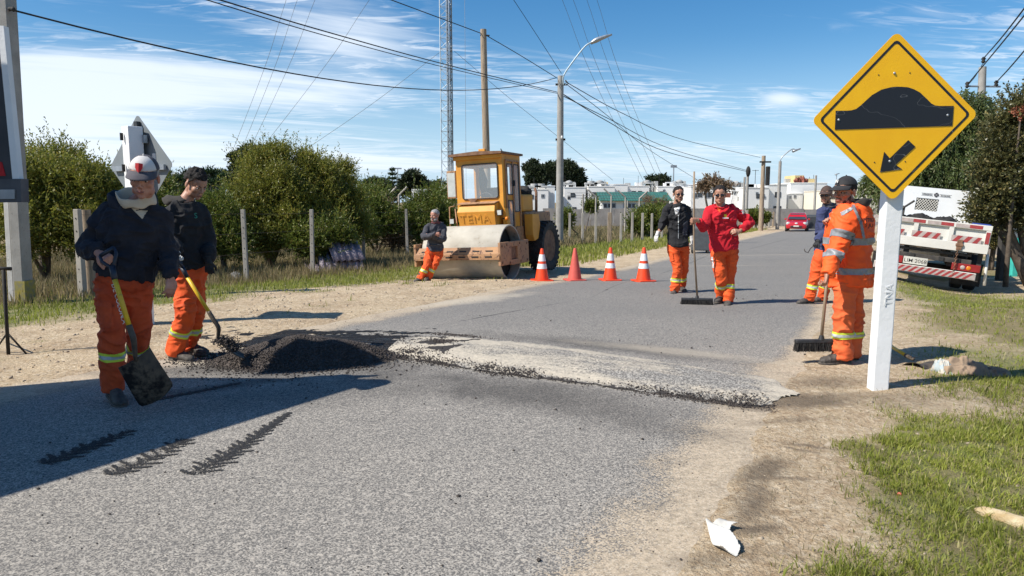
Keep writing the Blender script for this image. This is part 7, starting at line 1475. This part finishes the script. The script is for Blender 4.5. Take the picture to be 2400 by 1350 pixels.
# ---- pines
def pine(u, vb, vt, Y, wpx_, label, seed=0, matl=pinem, dens=1.0, group='young pines behind the shrubs'):
    b_ = P(u, vb, Y); z0 = gz(b_.x, Y); H_ = P(u, vt, Y).z - z0; W_ = wpx_ / F * Y / 2; r = thing('pine_tree', label, 'pine tree', (b_.x, Y, z0), group=group); rg = np.random.default_rng(seed); MB().tube([(0, 0, 0), (0, 0, H_ * .95)], [.10, .02], 8).build('trunk', barkm, r, True)
    ba = []; dd = []; nw = int(H_ / .42)
    for k in range(nw):
        t = (k + 1) / (nw + .5); z = H_ * (.12 + .86 * t); ln = W_ * (1 - t) ** .7 + .10; nb = 7
        for j in range(nb):
            a = 2 * PI * (j + rg.random() * .7) / nb; l_ = ln * rg.uniform(.7, 1.15); ns = max(3, int(l_ / .12))
            for q in range(ns): s_ = (q + 1) / ns; ba.append((math.cos(a) * l_ * s_, math.sin(a) * l_ * s_, z + l_ * .35 * s_ ** 1.5)); dd.append((math.cos(a) * .6, math.sin(a) * .6, .75))
    ba.append((0, 0, H_ * .97)); dd.append((0, 0, 1)); ba = np.array(ba); dd = np.array(dd); nn_ = int(16 * dens); Bp = np.repeat(ba, nn_, 0) + rg.normal(size=(len(ba) * nn_, 3)) * .035; D = np.repeat(dd, nn_, 0) + rg.normal(size=(len(ba) * nn_, 3)) * .55
    foliage('crown', leaves_at(Bp, D, rg.uniform(.12, .24, len(Bp)), .022 + Y * .0004), matl, r)
for i, (u, vb, vt, Y, w_) in enumerate(((205, 560, 366, 26, 80), (240, 560, 378, 28, 70), (150, 560, 392, 27, 60), (393, 560, 396, 26, 70), (425, 560, 410, 28, 70), (500, 560, 392, 24, 80), (530, 560, 402, 26, 70), (470, 570, 420, 23, 60), (365, 560, 408, 30, 60))):
    pine(u, vb, vt, Y, w_, 'dark young pine, %s from the left behind the shrubs' % ordn[[2, 3, 0, 5, 6, 8, 0, 7, 4][i] if i != 6 else 8], i) if False else pine(u, vb, vt, Y, w_, 'dark young pine, number %s' % i if False else ['dark pine rising just right of the sunlit bush top', 'dark pine nearest the left edge of the grey sign back', 'low dark pine over the far left shrub', 'dark pine just right of the older man\'s cap', 'dark pine between the cap and the young man', 'dark pine just right of the young man\'s head', 'dark pine left of the tallest shrub', 'short dark pine right behind the young man\'s shoulder', 'small dark pine behind the grey sign back'][i], i)
pine(922, 520, 392, 60, 42, 'lone tiered pine above the shrubs left of the mast', 20, dens=1.2); pine(812, 520, 395, 34, 60, 'dark pine at the right shoulder of the big thicket', 21); pine(835, 520, 420, 35, 50, 'small dark pine right of the big thicket', 22)
# ---- far broadleaf and stone pine crowns
def fartree(label, clumps, Y, matl=darkf, n=2600, Ln=.42, group='distant trees on the horizon', name='tree', **k): return plant(name, label, 'tree', clumps, matl, n, 8, .7, Ln, Ln * .5, .3, True, None, .22, group, .45, 6)
fartree('round dark eucalyptus crown above the thicket, left of its peak', [C(585, 362, 95, 24, 16), C(560, 372, 95, 14, 10), C(575, 400, 95, 30, 30)], 95)
fartree('umbrella shaped tree between the lone pine and the mast', [C(972, 425, 110, 30, 18), C(955, 440, 110, 20, 16), C(995, 440, 110, 22, 14)], 110); fartree('bushy low trees right of the thicket on the horizon', [C(880, 440, 100, 26, 14), C(865, 452, 100, 20, 12), C(905, 450, 100, 20, 12)], 100); fartree('pale green tree line left of the mast base', [C(1018, 440, 120, 22, 10), C(1035, 448, 120, 14, 12)], 120, willow)
for i, (u, v, rx, rz_) in enumerate(((1255, 402, 24, 24), (1285, 395, 22, 16), (1300, 425, 22, 30), (1335, 398, 20, 20), (1350, 425, 16, 20), (1262, 435, 30, 20))): pass
fartree('tall dark pine crowns left part, between roller and lamp pole', [C(1250, 400, 120, 22, 20), C(1262, 425, 120, 24, 22), C(1285, 400, 120, 16, 18)], 120, n=3000, name='pine_tree'); fartree('tall dark pine crowns right behind the lamp pole', [C(1300, 398, 122, 16, 14), C(1330, 395, 122, 20, 16), C(1345, 408, 122, 18, 14), C(1310, 425, 122, 20, 24)], 122, n=3000, name='pine_tree'); fartree('lower dark tree right of the tall pines', [C(1357, 428, 124, 14, 12), C(1370, 440, 124, 12, 9)], 124, n=1200)
fartree('dark tree behind the roofs between two water tanks', [C(1545, 425, 130, 26, 12), C(1530, 432, 130, 14, 8)], 130, n=1500); fartree('brown leafless tree in front of the white houses', [C(1675, 428, 88, 28, 9), C(1650, 440, 88, 20, 8), C(1700, 440, 88, 20, 8)], 88, brownl, 450, .3)
# hedge mass closing the horizon on the far left
fartree('dark treeline on the horizon behind the left pines', [C(u, 436 - 8 * (k % 2), 90, 40, 20) for k, u in enumerate(range(-60, 560, 45))], 90, n=5200)
# ---- right hand trees
def drape(label, clumps, matl, ntw, base, tr, Ln=.09, Wd=.02):
    cl = np.array(clumps, float); bx, by = base; z0 = gz(bx, by); r = thing('tree', label, 'tree', (bx, by, z0)); cl[:, :3] -= (bx, by, z0); idx = rng.choice(len(cl), ntw, p=(cl[:, 3] * cl[:, 5]) / (cl[:, 3] * cl[:, 5]).sum()); c = cl[idx]; d = rng.normal(size=(ntw, 3)); d /= np.linalg.norm(d, axis=1)[:, None]
    b0 = c[:, :3] + d * c[:, 3:6] * (rng.random(ntw) ** .45)[:, None]; nl = 16; t = np.linspace(0, 1, nl)[None, :, None]; out = d * np.array([1, 1, .1]); L_ = rng.uniform(.35, .9, ntw)[:, None, None]; pos = b0[:, None] + out[:, None] * L_ * .45 * t + np.array([0, 0, 1.]) * (.15 * t - .85 * t * t) * L_
    ld = out[:, None] * .3 + np.array([0, 0, -1.]) * (t * 1.2) + rng.normal(size=(ntw, nl, 3)) * .45; pos = pos.reshape(-1, 3); ld = np.broadcast_to(ld, (ntw, nl, 3)).reshape(-1, 3); foliage('crown', leaves_at(pos, ld, Ln * rng.uniform(.7, 1.3, len(pos)), Wd * 1.3), matl, r)
    m = MB()
    for i in range(min(9, len(cl))): c_ = Vector(cl[i][:3]); limb(m, [(0, 0, -.1), (random.uniform(-.1, .1), 0, 1.1), lerp(Vector((0, 0, 1.2)), c_, .55) + Vector((0, 0, .2)), c_], [tr, tr * .8, tr * .4, tr * .12], 8, 4)
    m.build('trunk', barkm, r, True); return r
YV = 24.; b_ = P(2262, 560, YV)
drape('large weeping tree with drooping grey green foliage behind the dump truck', [C(2260, 260, 24, 70, 48), C(2210, 330, 24, 80, 60), C(2290, 340, 24, 70, 60), C(2150, 400, 23.6, 60, 60), C(2230, 410, 23.6, 80, 60), C(2300, 420, 24, 60, 60), C(2120, 440, 24, 55, 50), C(2100, 400, 25, 50, 40), C(2270, 480, 23.5, 70, 50), C(2190, 480, 24, 70, 50), C(2060, 425, 25, 35, 28)], willow, 8200, (b_.x, YV), .22, .12, .03)
YD = 17.; b_ = P(2385, 560, YD)
plant('tree', 'dark bronze leaved tree hanging over the teal post at the right edge', 'tree', [C(2370, 350, 17, 55, 60), C(2400, 260, 17, 45, 45), C(2340, 430, 16.8, 50, 60), C(2410, 430, 17, 60, 60), C(2385, 500, 17, 55, 35), C(2310, 490, 17, 35, 35), C(2440, 330, 17, 60, 80), C(2345, 300, 17.4, 35, 30)], bronze, 5600, 11, .34, .085, .045, .25, base=(b_.x + .5, YD), tr=.16)
plant('vine', 'reddish flowering vine in the upper right corner of the dark tree', 'vine', [C(2392, 270, 16.6, 12, 8)], mat('rust red leaf', (.30, .10, .04), (.20, .06, .03), ro=.6, bump=0), 40, 8, .2, .06, .035)
plant('hedge', 'clipped hedge beyond the dump truck at the right', 'hedge', [C(2325, 535, 22, 22, 28), C(2315, 560, 22, 24, 18), C(2345, 550, 22, 20, 24)], bronze, 1700, 10, .22, .07, .035)
plant('hedge', 'green hedge behind the tilted truck\'s right side', 'hedge', [C(2300, 520, 27, 14, 30), C(2290, 550, 26, 14, 18)], willow, 900, 10, .2, .08, .035)
# teal gate post, gate, meter pole
YG = 20.; tealm = mat('turquoise paint', (.05, .52, .42), (.04, .40, .34), ro=.7, sc=6, bump=.3, c3=(.2, .3, .26), s3=14, f3=.64); g0 = P(2379, 580, YG); r = thing('gate_post', 'turquoise painted gate post at the right edge', 'post', (g0.x, YG, gz(g0.x, YG))); MB().box((0, 0, .95), (.17, .17, 1.9)).build('post_shaft', tealm, r, False, .02); MB().box((.3, .25, 1.75), (.05, .3, .4)).build('gate_bracket', tealm, r)
gt = thing('metal_gate', 'dark barred gate beside the turquoise post', 'gate', (g0.x + .15, YG + .05, gz(g0.x, YG))); ironm = mat('dark red iron', (.09, .03, .03), ro=.7)
for k in range(8): MB().box((.1 + k * .12, 0, .75), (.02, .02, 1.4)).build('bar', ironm, gt)
for z in (.1, .45, .8, 1.15, 1.45): MB().box((.5, .012, z), (1.0, .02, .03)).build('rail', ironm, gt)
YM = 18.6; g0 = P(2350, 590, YM); r = thing('meter_post', 'dark post holding grey electricity meter boxes', 'post', (g0.x, YM, gz(g0.x, YM))); MB().box((0, 0, .75), (.20, .16, 1.5)).build('post_shaft', mat('dark post', (.06, .055, .05), ro=.9), r, False, .01); MB().box((.0, -.12, 1.2), (.22, .1, .34)).build('meter_box', mat('grey box', (.16, .16, .17), ro=.5), r, False, .02); MB().box((.2, -.1, 1.28), (.16, .08, .30)).build('meter_box', galv, r, False, .02)
ff = thing('board_fence', 'weathered pale board fence behind the trees on the right', 'fence', (P(2300, 520, 30).x, 30, gz(P(2300, 520, 30).x, 30))); proto = MB().box((0, 0, .75), (.13, .03, 1.5)).mesh('fence_board'); proto.materials.append(mat('pale weathered board', (.40, .36, .32), (.28, .25, .22), ro=.9, sc=3))
for k in range(40): o = bpy.data.objects.new('board', proto); COL.objects.link(o); o.parent = ff; o.location = (-2.5 + k * .145, .01 * math.sin(k * 9), random.uniform(-.08, .02))
# ---- corrugated sheets dumped in the bushes
cs = G(790, 622); corr = mat('purplish corrugated sheet', (.30, .25, .28), (.20, .16, .19), ro=.5, sc=3, bump=.2); shs = thing('corrugated_sheets', 'stack of pinkish grey corrugated roofing sheets dumped under the shrub', 'roofing sheets', (P(790, 600, 19.6).x, 19.6, gz(P(790, 600, 19.6).x, 19.6)))
def corrsheet(name, w_, l_, M4, n=60):
    xs_ = np.linspace(-w_ / 2, w_ / 2, n); V = []; 
    for y in (0, l_): V += [(x, y, .03 * math.sin(x * 2 * PI / .18)) for x in xs_]
    V = [tuple(M4 @ Vector(v)) for v in V]; mb = MB(); mb.add(V, [(i, i + 1, n + i + 1, n + i) for i in range(n - 1)]); o = mb.build(name, corr, shs, True); s_ = o.modifiers.new('t', 'SOLIDIFY'); s_.thickness = .012; return o
corrsheet('sheet', 1.15, .8, Matrix.Translation((.25, -.4, .05)) @ Matrix.Rotation(R(24), 4, 'Z') @ Matrix.Rotation(R(38), 4, 'X')); corrsheet('sheet', 1.0, .6, Matrix.Translation((-.2, -.7, .02)) @ Matrix.Rotation(R(14), 4, 'Z') @ Matrix.Rotation(R(20), 4, 'X')); corrsheet('sheet', .9, .75, Matrix.Translation((.4, -.2, .3)) @ Matrix.Rotation(R(34), 4, 'Z') @ Matrix.Rotation(R(42), 4, 'X'))
for x, y, s_, lb in ((0, 0, .1, 'grey block of rubble at the foot of the second fence post'),): g_ = G(552, 652); o = npmesh('rubble', *(lambda V, Q: (V + np.array([g_.x, g_.y, gz(g_.x, g_.y)]), Q))(*crumple(.16, .12, .16, 21, 24)), mat('grey rubble', (.16, .16, .15), (.10, .10, .10), ro=.9), smooth=False); tag(o, lb, 'rubble')
# ================================================================ TOWN
white = mat('white render', (.80, .79, .76), (.74, .73, .70), ro=.9, sc=.5, bump=0, c3=(.50, .48, .44), s3=1.6, f3=.66); creamw = mat('cream render', (.74, .68, .56), (.68, .62, .50), ro=.9, sc=.5, bump=0, c3=(.45, .4, .34), s3=1.6, f3=.66); yelw = mat('yellow render', (.72, .55, .26), ro=.9, bump=0); wglass = mat('dark window pane', (.035, .04, .05), (.07, .08, .09), ro=.15, bump=0, sc=.8); tank = mat('water tank grey', (.46, .46, .44), (.34, .33, .31), ro=.8, sc=2, bump=0); wall_m = mat('grey block wall', (.30, .28, .26), (.22, .205, .19), ro=.95, sc=1.2, bump=0, c3=(.13, .12, .11), s3=4, f3=.6); redb = mat('red brick', (.28, .09, .06), ro=.9, bump=0); greenr = mat('green metal roof', (.045, .16, .125), (.035, .12, .10), ro=.6, sc=2, bump=0)
def house(label, segs, Y, dp=8, wins=(), tanks=(), mt=white, extra=None, group='white houses along the horizon'):
    """segs: (u0,u1,vtop[,dY]); wins: (u0,v0,u1,v1,seg)"""
    u0 = min(s_[0] for s_ in segs); c = P((u0 + max(s_[1] for s_ in segs)) / 2, 500, Y); zb_ = float(prof(Y)) - .2; r = thing('house', label, 'house', (c.x, Y, zb_), group=group); o_ = Vector(r.location)
    for i, sg_ in enumerate(segs):
        dY = sg_[3] if len(sg_) > 3 else i * .35; yy = Y + dY; a, b_ = P(sg_[0], 500, yy).x, P(sg_[1], 500, yy).x; zt_ = P(0, sg_[2], yy).z; m = MB(); m.b2(a - o_.x, b_ - o_.x, dY, dY + dp, 0, zt_ - o_.z); m.build('wall', mt, r); m = MB(); m.b2(a - o_.x - .06, b_ - o_.x + .06, dY - .06, dY + dp + .05, zt_ - o_.z + .005, zt_ - o_.z + .13); m.build('parapet', mt, r)
    for w_ in wins:
        dY = (segs[w_[4]][3] if len(segs[w_[4]]) > 3 else w_[4] * .35); yy = Y + dY; a, b_ = P(w_[0], 500, yy).x - o_.x, P(w_[2], 500, yy).x - o_.x; z1, z0 = P(0, w_[1], yy).z - o_.z, P(0, w_[3], yy).z - o_.z; f = MB(); t_ = .07
        f.b2(a, b_, dY - .05, dY - .002, z0, z0 + t_); f.b2(a, b_, dY - .05, dY - .002, z1 - t_, z1); f.b2(a, a + t_, dY - .05, dY - .002, z0 + t_, z1 - t_); f.b2(b_ - t_, b_, dY - .05, dY - .002, z0 + t_, z1 - t_); f.b2((a + b_) / 2 - .03, (a + b_) / 2 + .03, dY - .045, dY - .002, z0 + t_, z1 - t_)
        f = f.build('window', galv if random.random() < .4 else darkm, r); g = MB(); g.b2(a + t_, b_ - t_, dY - .02, dY - .004, z0 + t_, z1 - t_); g.build('pane', wglass, f)
    for u, vt, s_ in tanks:
        yy = Y + 2; x = P(u, 500, yy).x - o_.x; zt_ = P(0, vt, yy).z - o_.z; zr = P(0, segs[0][2], yy).z - o_.z; m = MB(); 
        for q in (-.75, .75): m.b2(x + q - .14, x + q + .14, 1.4, 2.6, zr - 1, zt_ - .25)
        m.b2(x - .95, x + .95, 1.35, 2.65, zr + .4, zr + .6); st = m.build('tank_stand', tank, r); st['kind'] = 'stuff'; m = MB(); m.lathe([(.50, zr + .62), (.56, zr + .9), (.56, zt_ - .4), (.48, zt_ - .15), (.15, zt_)], (x, 2, 0), 'z', 14); m.build('water_tank', tank, r, 'auto')
    s0 = segs[0]; xa, xb = P(s0[0], 500, Y).x - o_.x, P(s0[1], 500, Y).x - o_.x; zr = P(0, s0[2], Y).z - o_.z
    for q in range(2): x = random.uniform(xa + .3, xb - .3); MB().tube([(x, 3, zr), (x, 3, zr + random.uniform(.9, 2.0))], .03, 5).build('aerial', darkm, r); x = random.uniform(xa + .8, xb - .8); MB().box((x, 4, zr + .3), (random.uniform(.6, 1.6), .8, random.uniform(.5, 1.1))).build('roof_box', random.choice([mt, tank, white]), r)
    for q in range(2): x = random.uniform(xa + .6, xb - .6); z = zr - random.choice([1.0, 1.1, 3.2]); w0 = MB().box((x, -.03, z), (.62, .05, .62)).build('window', darkm, r); MB().box((x, -.05, z), (.5, .03, .5)).build('pane', wglass, w0)
    if extra: extra(r, o_)
    return r
house('white house right of the roller with one small window', [(1235, 1285, 445), (1262, 1300, 437, 3)], 104, wins=[(1268, 455, 1276, 464, 0)], tanks=[(1268, 432, 1), (1252, 440, 1)])
house('white block house directly left of the green roofed shed with a tank', [(1322, 1372, 440), (1350, 1400, 446, 2.5)], 108, wins=[(1330, 460, 1336, 467, 0), (1342, 455, 1348, 461, 0)], tanks=[(1333, 423, 1)])
house('white house with two stepped roofs left of the shed', [(1378, 1440, 438), (1410, 1470, 433, 2)], 108, wins=[(1385, 450, 1391, 457, 0), (1396, 462, 1402, 470, 0)], tanks=[(1405, 422, 1), (1384, 424, 1)], extra=lambda r, o_: MB().b2(P(1415, 0, 112).x - o_.x, P(1432, 0, 112).x - o_.x, 4, 7, 5.0, 5.9).build('roof_room', yelw, r))
house('white house behind the green roof', [(1455, 1520, 437), (1495, 1560, 441, 2)], 112, tanks=[(1515, 422, 1)], wins=[(1462, 443, 1467, 449, 0)])
house('white house with tall chimney just left of the black-jacketed man', [(1540, 1600, 438), (1580, 1650, 434, 1.5)], 112, tanks=[(1590, 421, 1)], wins=[(1552, 444, 1558, 450, 0)], extra=lambda r, o_: MB().b2(P(1549, 0, 112).x - o_.x, P(1556, 0, 112).x - o_.x, 1, 2, 4, 6.1).build('chimney', tank, r))
house('white two storey house with broad windows between the two standing men', [(1618, 1690, 439), (1660, 1725, 435, 1.2)], 105, wins=[(1622, 452, 1634, 464, 0), (1650, 452, 1664, 464, 0), (1700, 450, 1706, 456, 1)], tanks=[(1706, 421, 1)])
house('white house with terracotta panel right of the man in red', [(1715, 1752, 448), (1712, 1740, 440, 2)], 102, wins=[(1704 + 14, 450, 1724, 456, 0)], tanks=[(1722, 424, 1)], extra=lambda r, o_: MB().b2(P(1720, 0, 101).x - o_.x, P(1734, 0, 101).x - o_.x, -.1, -.02, P(0, 463, 101).z - o_.z, P(0, 452, 101).z - o_.z).build('panel', redb, r))
house('long white house with a slanting parapet left of the yellow topped one', [(1740, 1800, 441), (1790, 1842, 434, .6)], 100, wins=[(1769, 450, 1775, 456, 0), (1787, 460, 1793, 466, 0), (1814, 450, 1828, 463, 1), (1812, 483, 1830, 489, 1)])
house('tall white house crowned by a yellow roof room with red plants', [(1850, 1935, 430), (1846, 1880, 455, -.6)], 104, wins=[(1868, 457, 1878, 467, 0), (1858, 457, 1864, 465, 1), (1845 + 3, 458, 1853, 466, 1)], extra=lambda r, o_: (MB().b2(P(1883, 0, 106).x - o_.x, P(1905, 0, 106).x - o_.x, 2, 6, P(0, 430, 106).z - o_.z, P(0, 411, 106).z - o_.z).build('roof_room', yelw, r), MB().b2(P(1906, 0, 106).x - o_.x, P(1936, 0, 106).x - o_.x, 2, 6, P(0, 430, 106).z - o_.z, P(0, 419, 106).z - o_.z).build('roof_room', yelw, r), link('roof_plants', remesh(MB().ball((P(1897, 0, 105).x - o_.x, .8, P(0, 424, 105).z - o_.z), (1.0, .4, .4), 10, 6), .12, 0, .3, (3, 3, 3), 2), redb, r)))
house('cream flat roofed house right of the capped workers', [(1990, 2120, 440), (1940, 2010, 448, 3)], 92, wins=[(1945, 455, 1955, 466, 1)], mt=creamw)
shx = P(1500, 480, 84); r = thing('shed', 'long low shed with a green metal roof and white walls', 'shed', (shx.x, 84, float(prof(84)))); o_ = Vector(r.location); xa, xb = P(1412, 0, 84).x - o_.x, P(1590, 0, 84).x - o_.x; zE = P(0, 469, 84).z - o_.z; zR = P(0, 450, 84).z - o_.z; MB().b2(xa + .3, xb - .3, .6, 6, 0, zE - .02).build('wall', white, r)
m = MB(); n_ = 26
for k in range(n_): xx = xa + (xb - xa) * k / n_; m = MB(); m.add([(xx + .02, 0, zE - .1), (xx + (xb - xa) / n_ - .02, 0, zE - .1), (xx + (xb - xa) / n_ - .02, 3.6, zR), (xx + .02, 3.6, zR), (xx + .02, 0, zE - .04), (xx + (xb - xa) / n_ - .02, 0, zE - .04), (xx + (xb - xa) / n_ - .02, 3.6, zR + .06), (xx + .02, 3.6, zR + .06)], [(0, 1, 2, 3), (4, 5, 6, 7), (0, 1, 5, 4), (1, 2, 6, 5), (2, 3, 7, 6), (3, 0, 4, 7)]); m.build('roof_panel', greenr, r)
m = MB(); m.add([(xa, 0, zE - .12), (xb, 0, zE - .12), (xb, 3.6, zR - .03), (xa, 3.6, zR - .03), (xa, 7, zE - .1), (xb, 7, zE - .1)], [(0, 1, 2, 3), (3, 2, 5, 4)]); m.build('roof', greenr, r)
for u0, u1 in ((1421, 1452), (1470, 1500), (1518, 1545)): a, b_ = P(u0, 0, 84.6).x - o_.x, P(u1, 0, 84.6).x - o_.x; z1, z0 = P(0, 476, 84.6).z - o_.z, P(0, 488, 84.6).z - o_.z; f = MB().b2(a, b_, .54, .597, z0, z1).build('window', galv, r); [MB().b2(a + .08 + q * (b_ - a) / 3, a - .08 + (q + 1) * (b_ - a) / 3, .52, .538, z0 + .08, z1 - .08).build('pane', wglass, f) for q in range(3)]
ww = thing('block_wall', 'long grey concrete block wall in front of the white houses', 'wall', (P(1640, 490, 72).x, 72, float(prof(72)))); o_ = Vector(ww.location); x = P(1275, 0, 72).x - o_.x; xe = P(2045, 0, 72).x - o_.x; k = 0
while x < xe: h_ = P(0, 490 - (k % 3 == 0) * 1.0, 72).z - o_.z; w_ = 2.4; MB().b2(x, x + w_ - .05, 0, .2, 0, h_ + random.uniform(-.06, .04)).build('wall_panel', wall_m, ww); x += w_; k += 1
# white cabinet left of the mast
cc = P(975, 480, 52); r = thing('equipment_cabin', 'small white equipment cabin above the shrubs left of the mast', 'cabin', (cc.x, 52, -.9)); o_ = Vector(r.location); q = lambda u, v: P(u, v, 52) - o_; MB().b2(q(957, 0).x, q(975, 0).x, 0, 2, 0, q(0, 443).z).build('wall', white, r); MB().b2(q(984, 0).x, q(1000, 0).x, .5, 2.5, 0, q(0, 443).z).build('wall', white, r)
# ================================================================ RED CAR, CONTAINERS
carr = mat('red car paint', (.50, .012, .018), (.46, .010, .016), ro=.25, bump=0, coat=.6); Yc = 57.; c = P(1868, 537, Yc); car = thing('parked_car', 'small red hatchback facing the camera, parked far up the road', 'car', (c.x, Yc, gz(c.x, Yc) + .0), (0, 0, R(-24)))
secs = [(-1.85, .62, .30, .62), (-1.78, .74, .26, .74), (-1.2, .80, .25, .86), (-.75, .82, .25, .93), (0, .83, .25, .95), (1.2, .82, .25, .98), (1.65, .78, .28, .98), (1.78, .72, .34, .90)]
rs = []
for y, w_, z0, z1 in secs: rs.append([Vector(p) for p in ((-w_ + .06, y, z0), (w_ - .06, y, z0), (w_, y, z0 + .12), (w_, y, z1 - .15), (w_ - .08, y, z1), (-w_ + .08, y, z1), (-w_, y, z1 - .15), (-w_, y, z0 + .12))])
MB().rings(rs).build('body', carr, car, 'auto', .03); m = MB(); m.rings([[Vector(p) for p in ((-w_, y0, z), (w_, y0, z), (w_ * .98, y1, z), (-w_ * .98, y1, z))] for w_, y0, y1, z in ((.72, -.85, 1.65, .93), (.66, -.45, 1.45, 1.25), (.56, -.10, 1.25, 1.44), (.50, .05, 1.1, 1.47))]); m.build('roof', carr, car, 'auto', .03)
def carq(name, pts, mt): m = MB(); m.add(pts, [tuple(range(len(pts)))]); o = m.build(name, mt, car); s_ = o.modifiers.new('t', 'SOLIDIFY'); s_.thickness = .01; return o
carq('windscreen', [(-.66, -.85, .97), (.66, -.85, .97), (.52, -.17, 1.40), (-.52, -.17, 1.40)], wglass)
for s_ in (-1, 1):
    carq('side_window', [(s_ * .735, -.55, .99), (s_ * .735, 1.3, .99), (s_ * .60, 1.1, 1.38), (s_ * .60, -.08, 1.38)], wglass); h_ = MB().ball((s_ * .60, -1.74, .66), (.16, .10, .13), 12, 8).build('headlight', lampm, car, True); MB().box((s_ * .86, -.62, .98), (.16, .08, .12)).build('mirror', carr, car, False, .02)
    for y in (-1.15, 1.2): w0 = MB().lathe([(.14, s_ * .62), (.28, s_ * .62), (.29, s_ * .66), (.29, s_ * .80), (.27, s_ * .83), (.16, s_ * .83)], (0, y, .29), 'x', 24).build('wheel', tyrem, car, 'auto'); MB().lathe([(.17, s_ * .825), (.04, s_ * .80)], (0, y, .29), 'x', 18).build('hubcap', galv, w0, 'auto')
MB().box((0, -1.845, .42), (.85, .06, .14)).build('grille', blackpl, car, False, .02); MB().box((0, -1.86, .47), (.40, .05, .11)).build('number_plate', platem, car); MB().ball((0, -1.85, .68), (.12, .04, .06), 10, 6).build('badge', whitep, car, True)
def container(u, v, Y, w_, d_, h_, label, mt, rz_=0):
    c = P(u, v, Y); r = thing('waste_container', label, 'waste container', (c.x, Y, gz(c.x, Y)), (0, 0, rz_)); m = MB(); m.box((0, 0, h_ * .5 + .06), (w_ * .82, d_ * .82, h_ * .86), None, (1.2, 1.2)); m.build('bin_body', mt, r, False, .03); m = MB(); m.prism([(-d_ / 2, 0), (d_ / 2, 0), (d_ / 2 - .08, .10), (0, .17), (-d_ / 2 + .08, .10)], (-w_ / 2, 0, h_ * .93 + .06), (0, 1, 0), (0, 0, 1), w_); m.build('lid', mt, r, False, .02)
    for sx_ in (-1, 1):
        for sy_ in (-1, 1): MB().lathe([(.02, -.04), (.09, -.04), (.09, .04), (.02, .04)], (sx_ * w_ * .34, sy_ * d_ * .3, .09), 'x', 14).build('wheel', tyrem, r, 'auto')
container(1905, 530, 60, 1.35, 1.0, 1.15, 'dark wheeled waste container behind the red car', mat('dark grey plastic', (.05, .055, .06), ro=.6), R(-20)); container(1641, 577, 27, .80, .8, .95, 'grey wheeled bin behind the man in red', mat('bin grey plastic', (.10, .11, .115), (.08, .085, .09), ro=.6), R(-10))
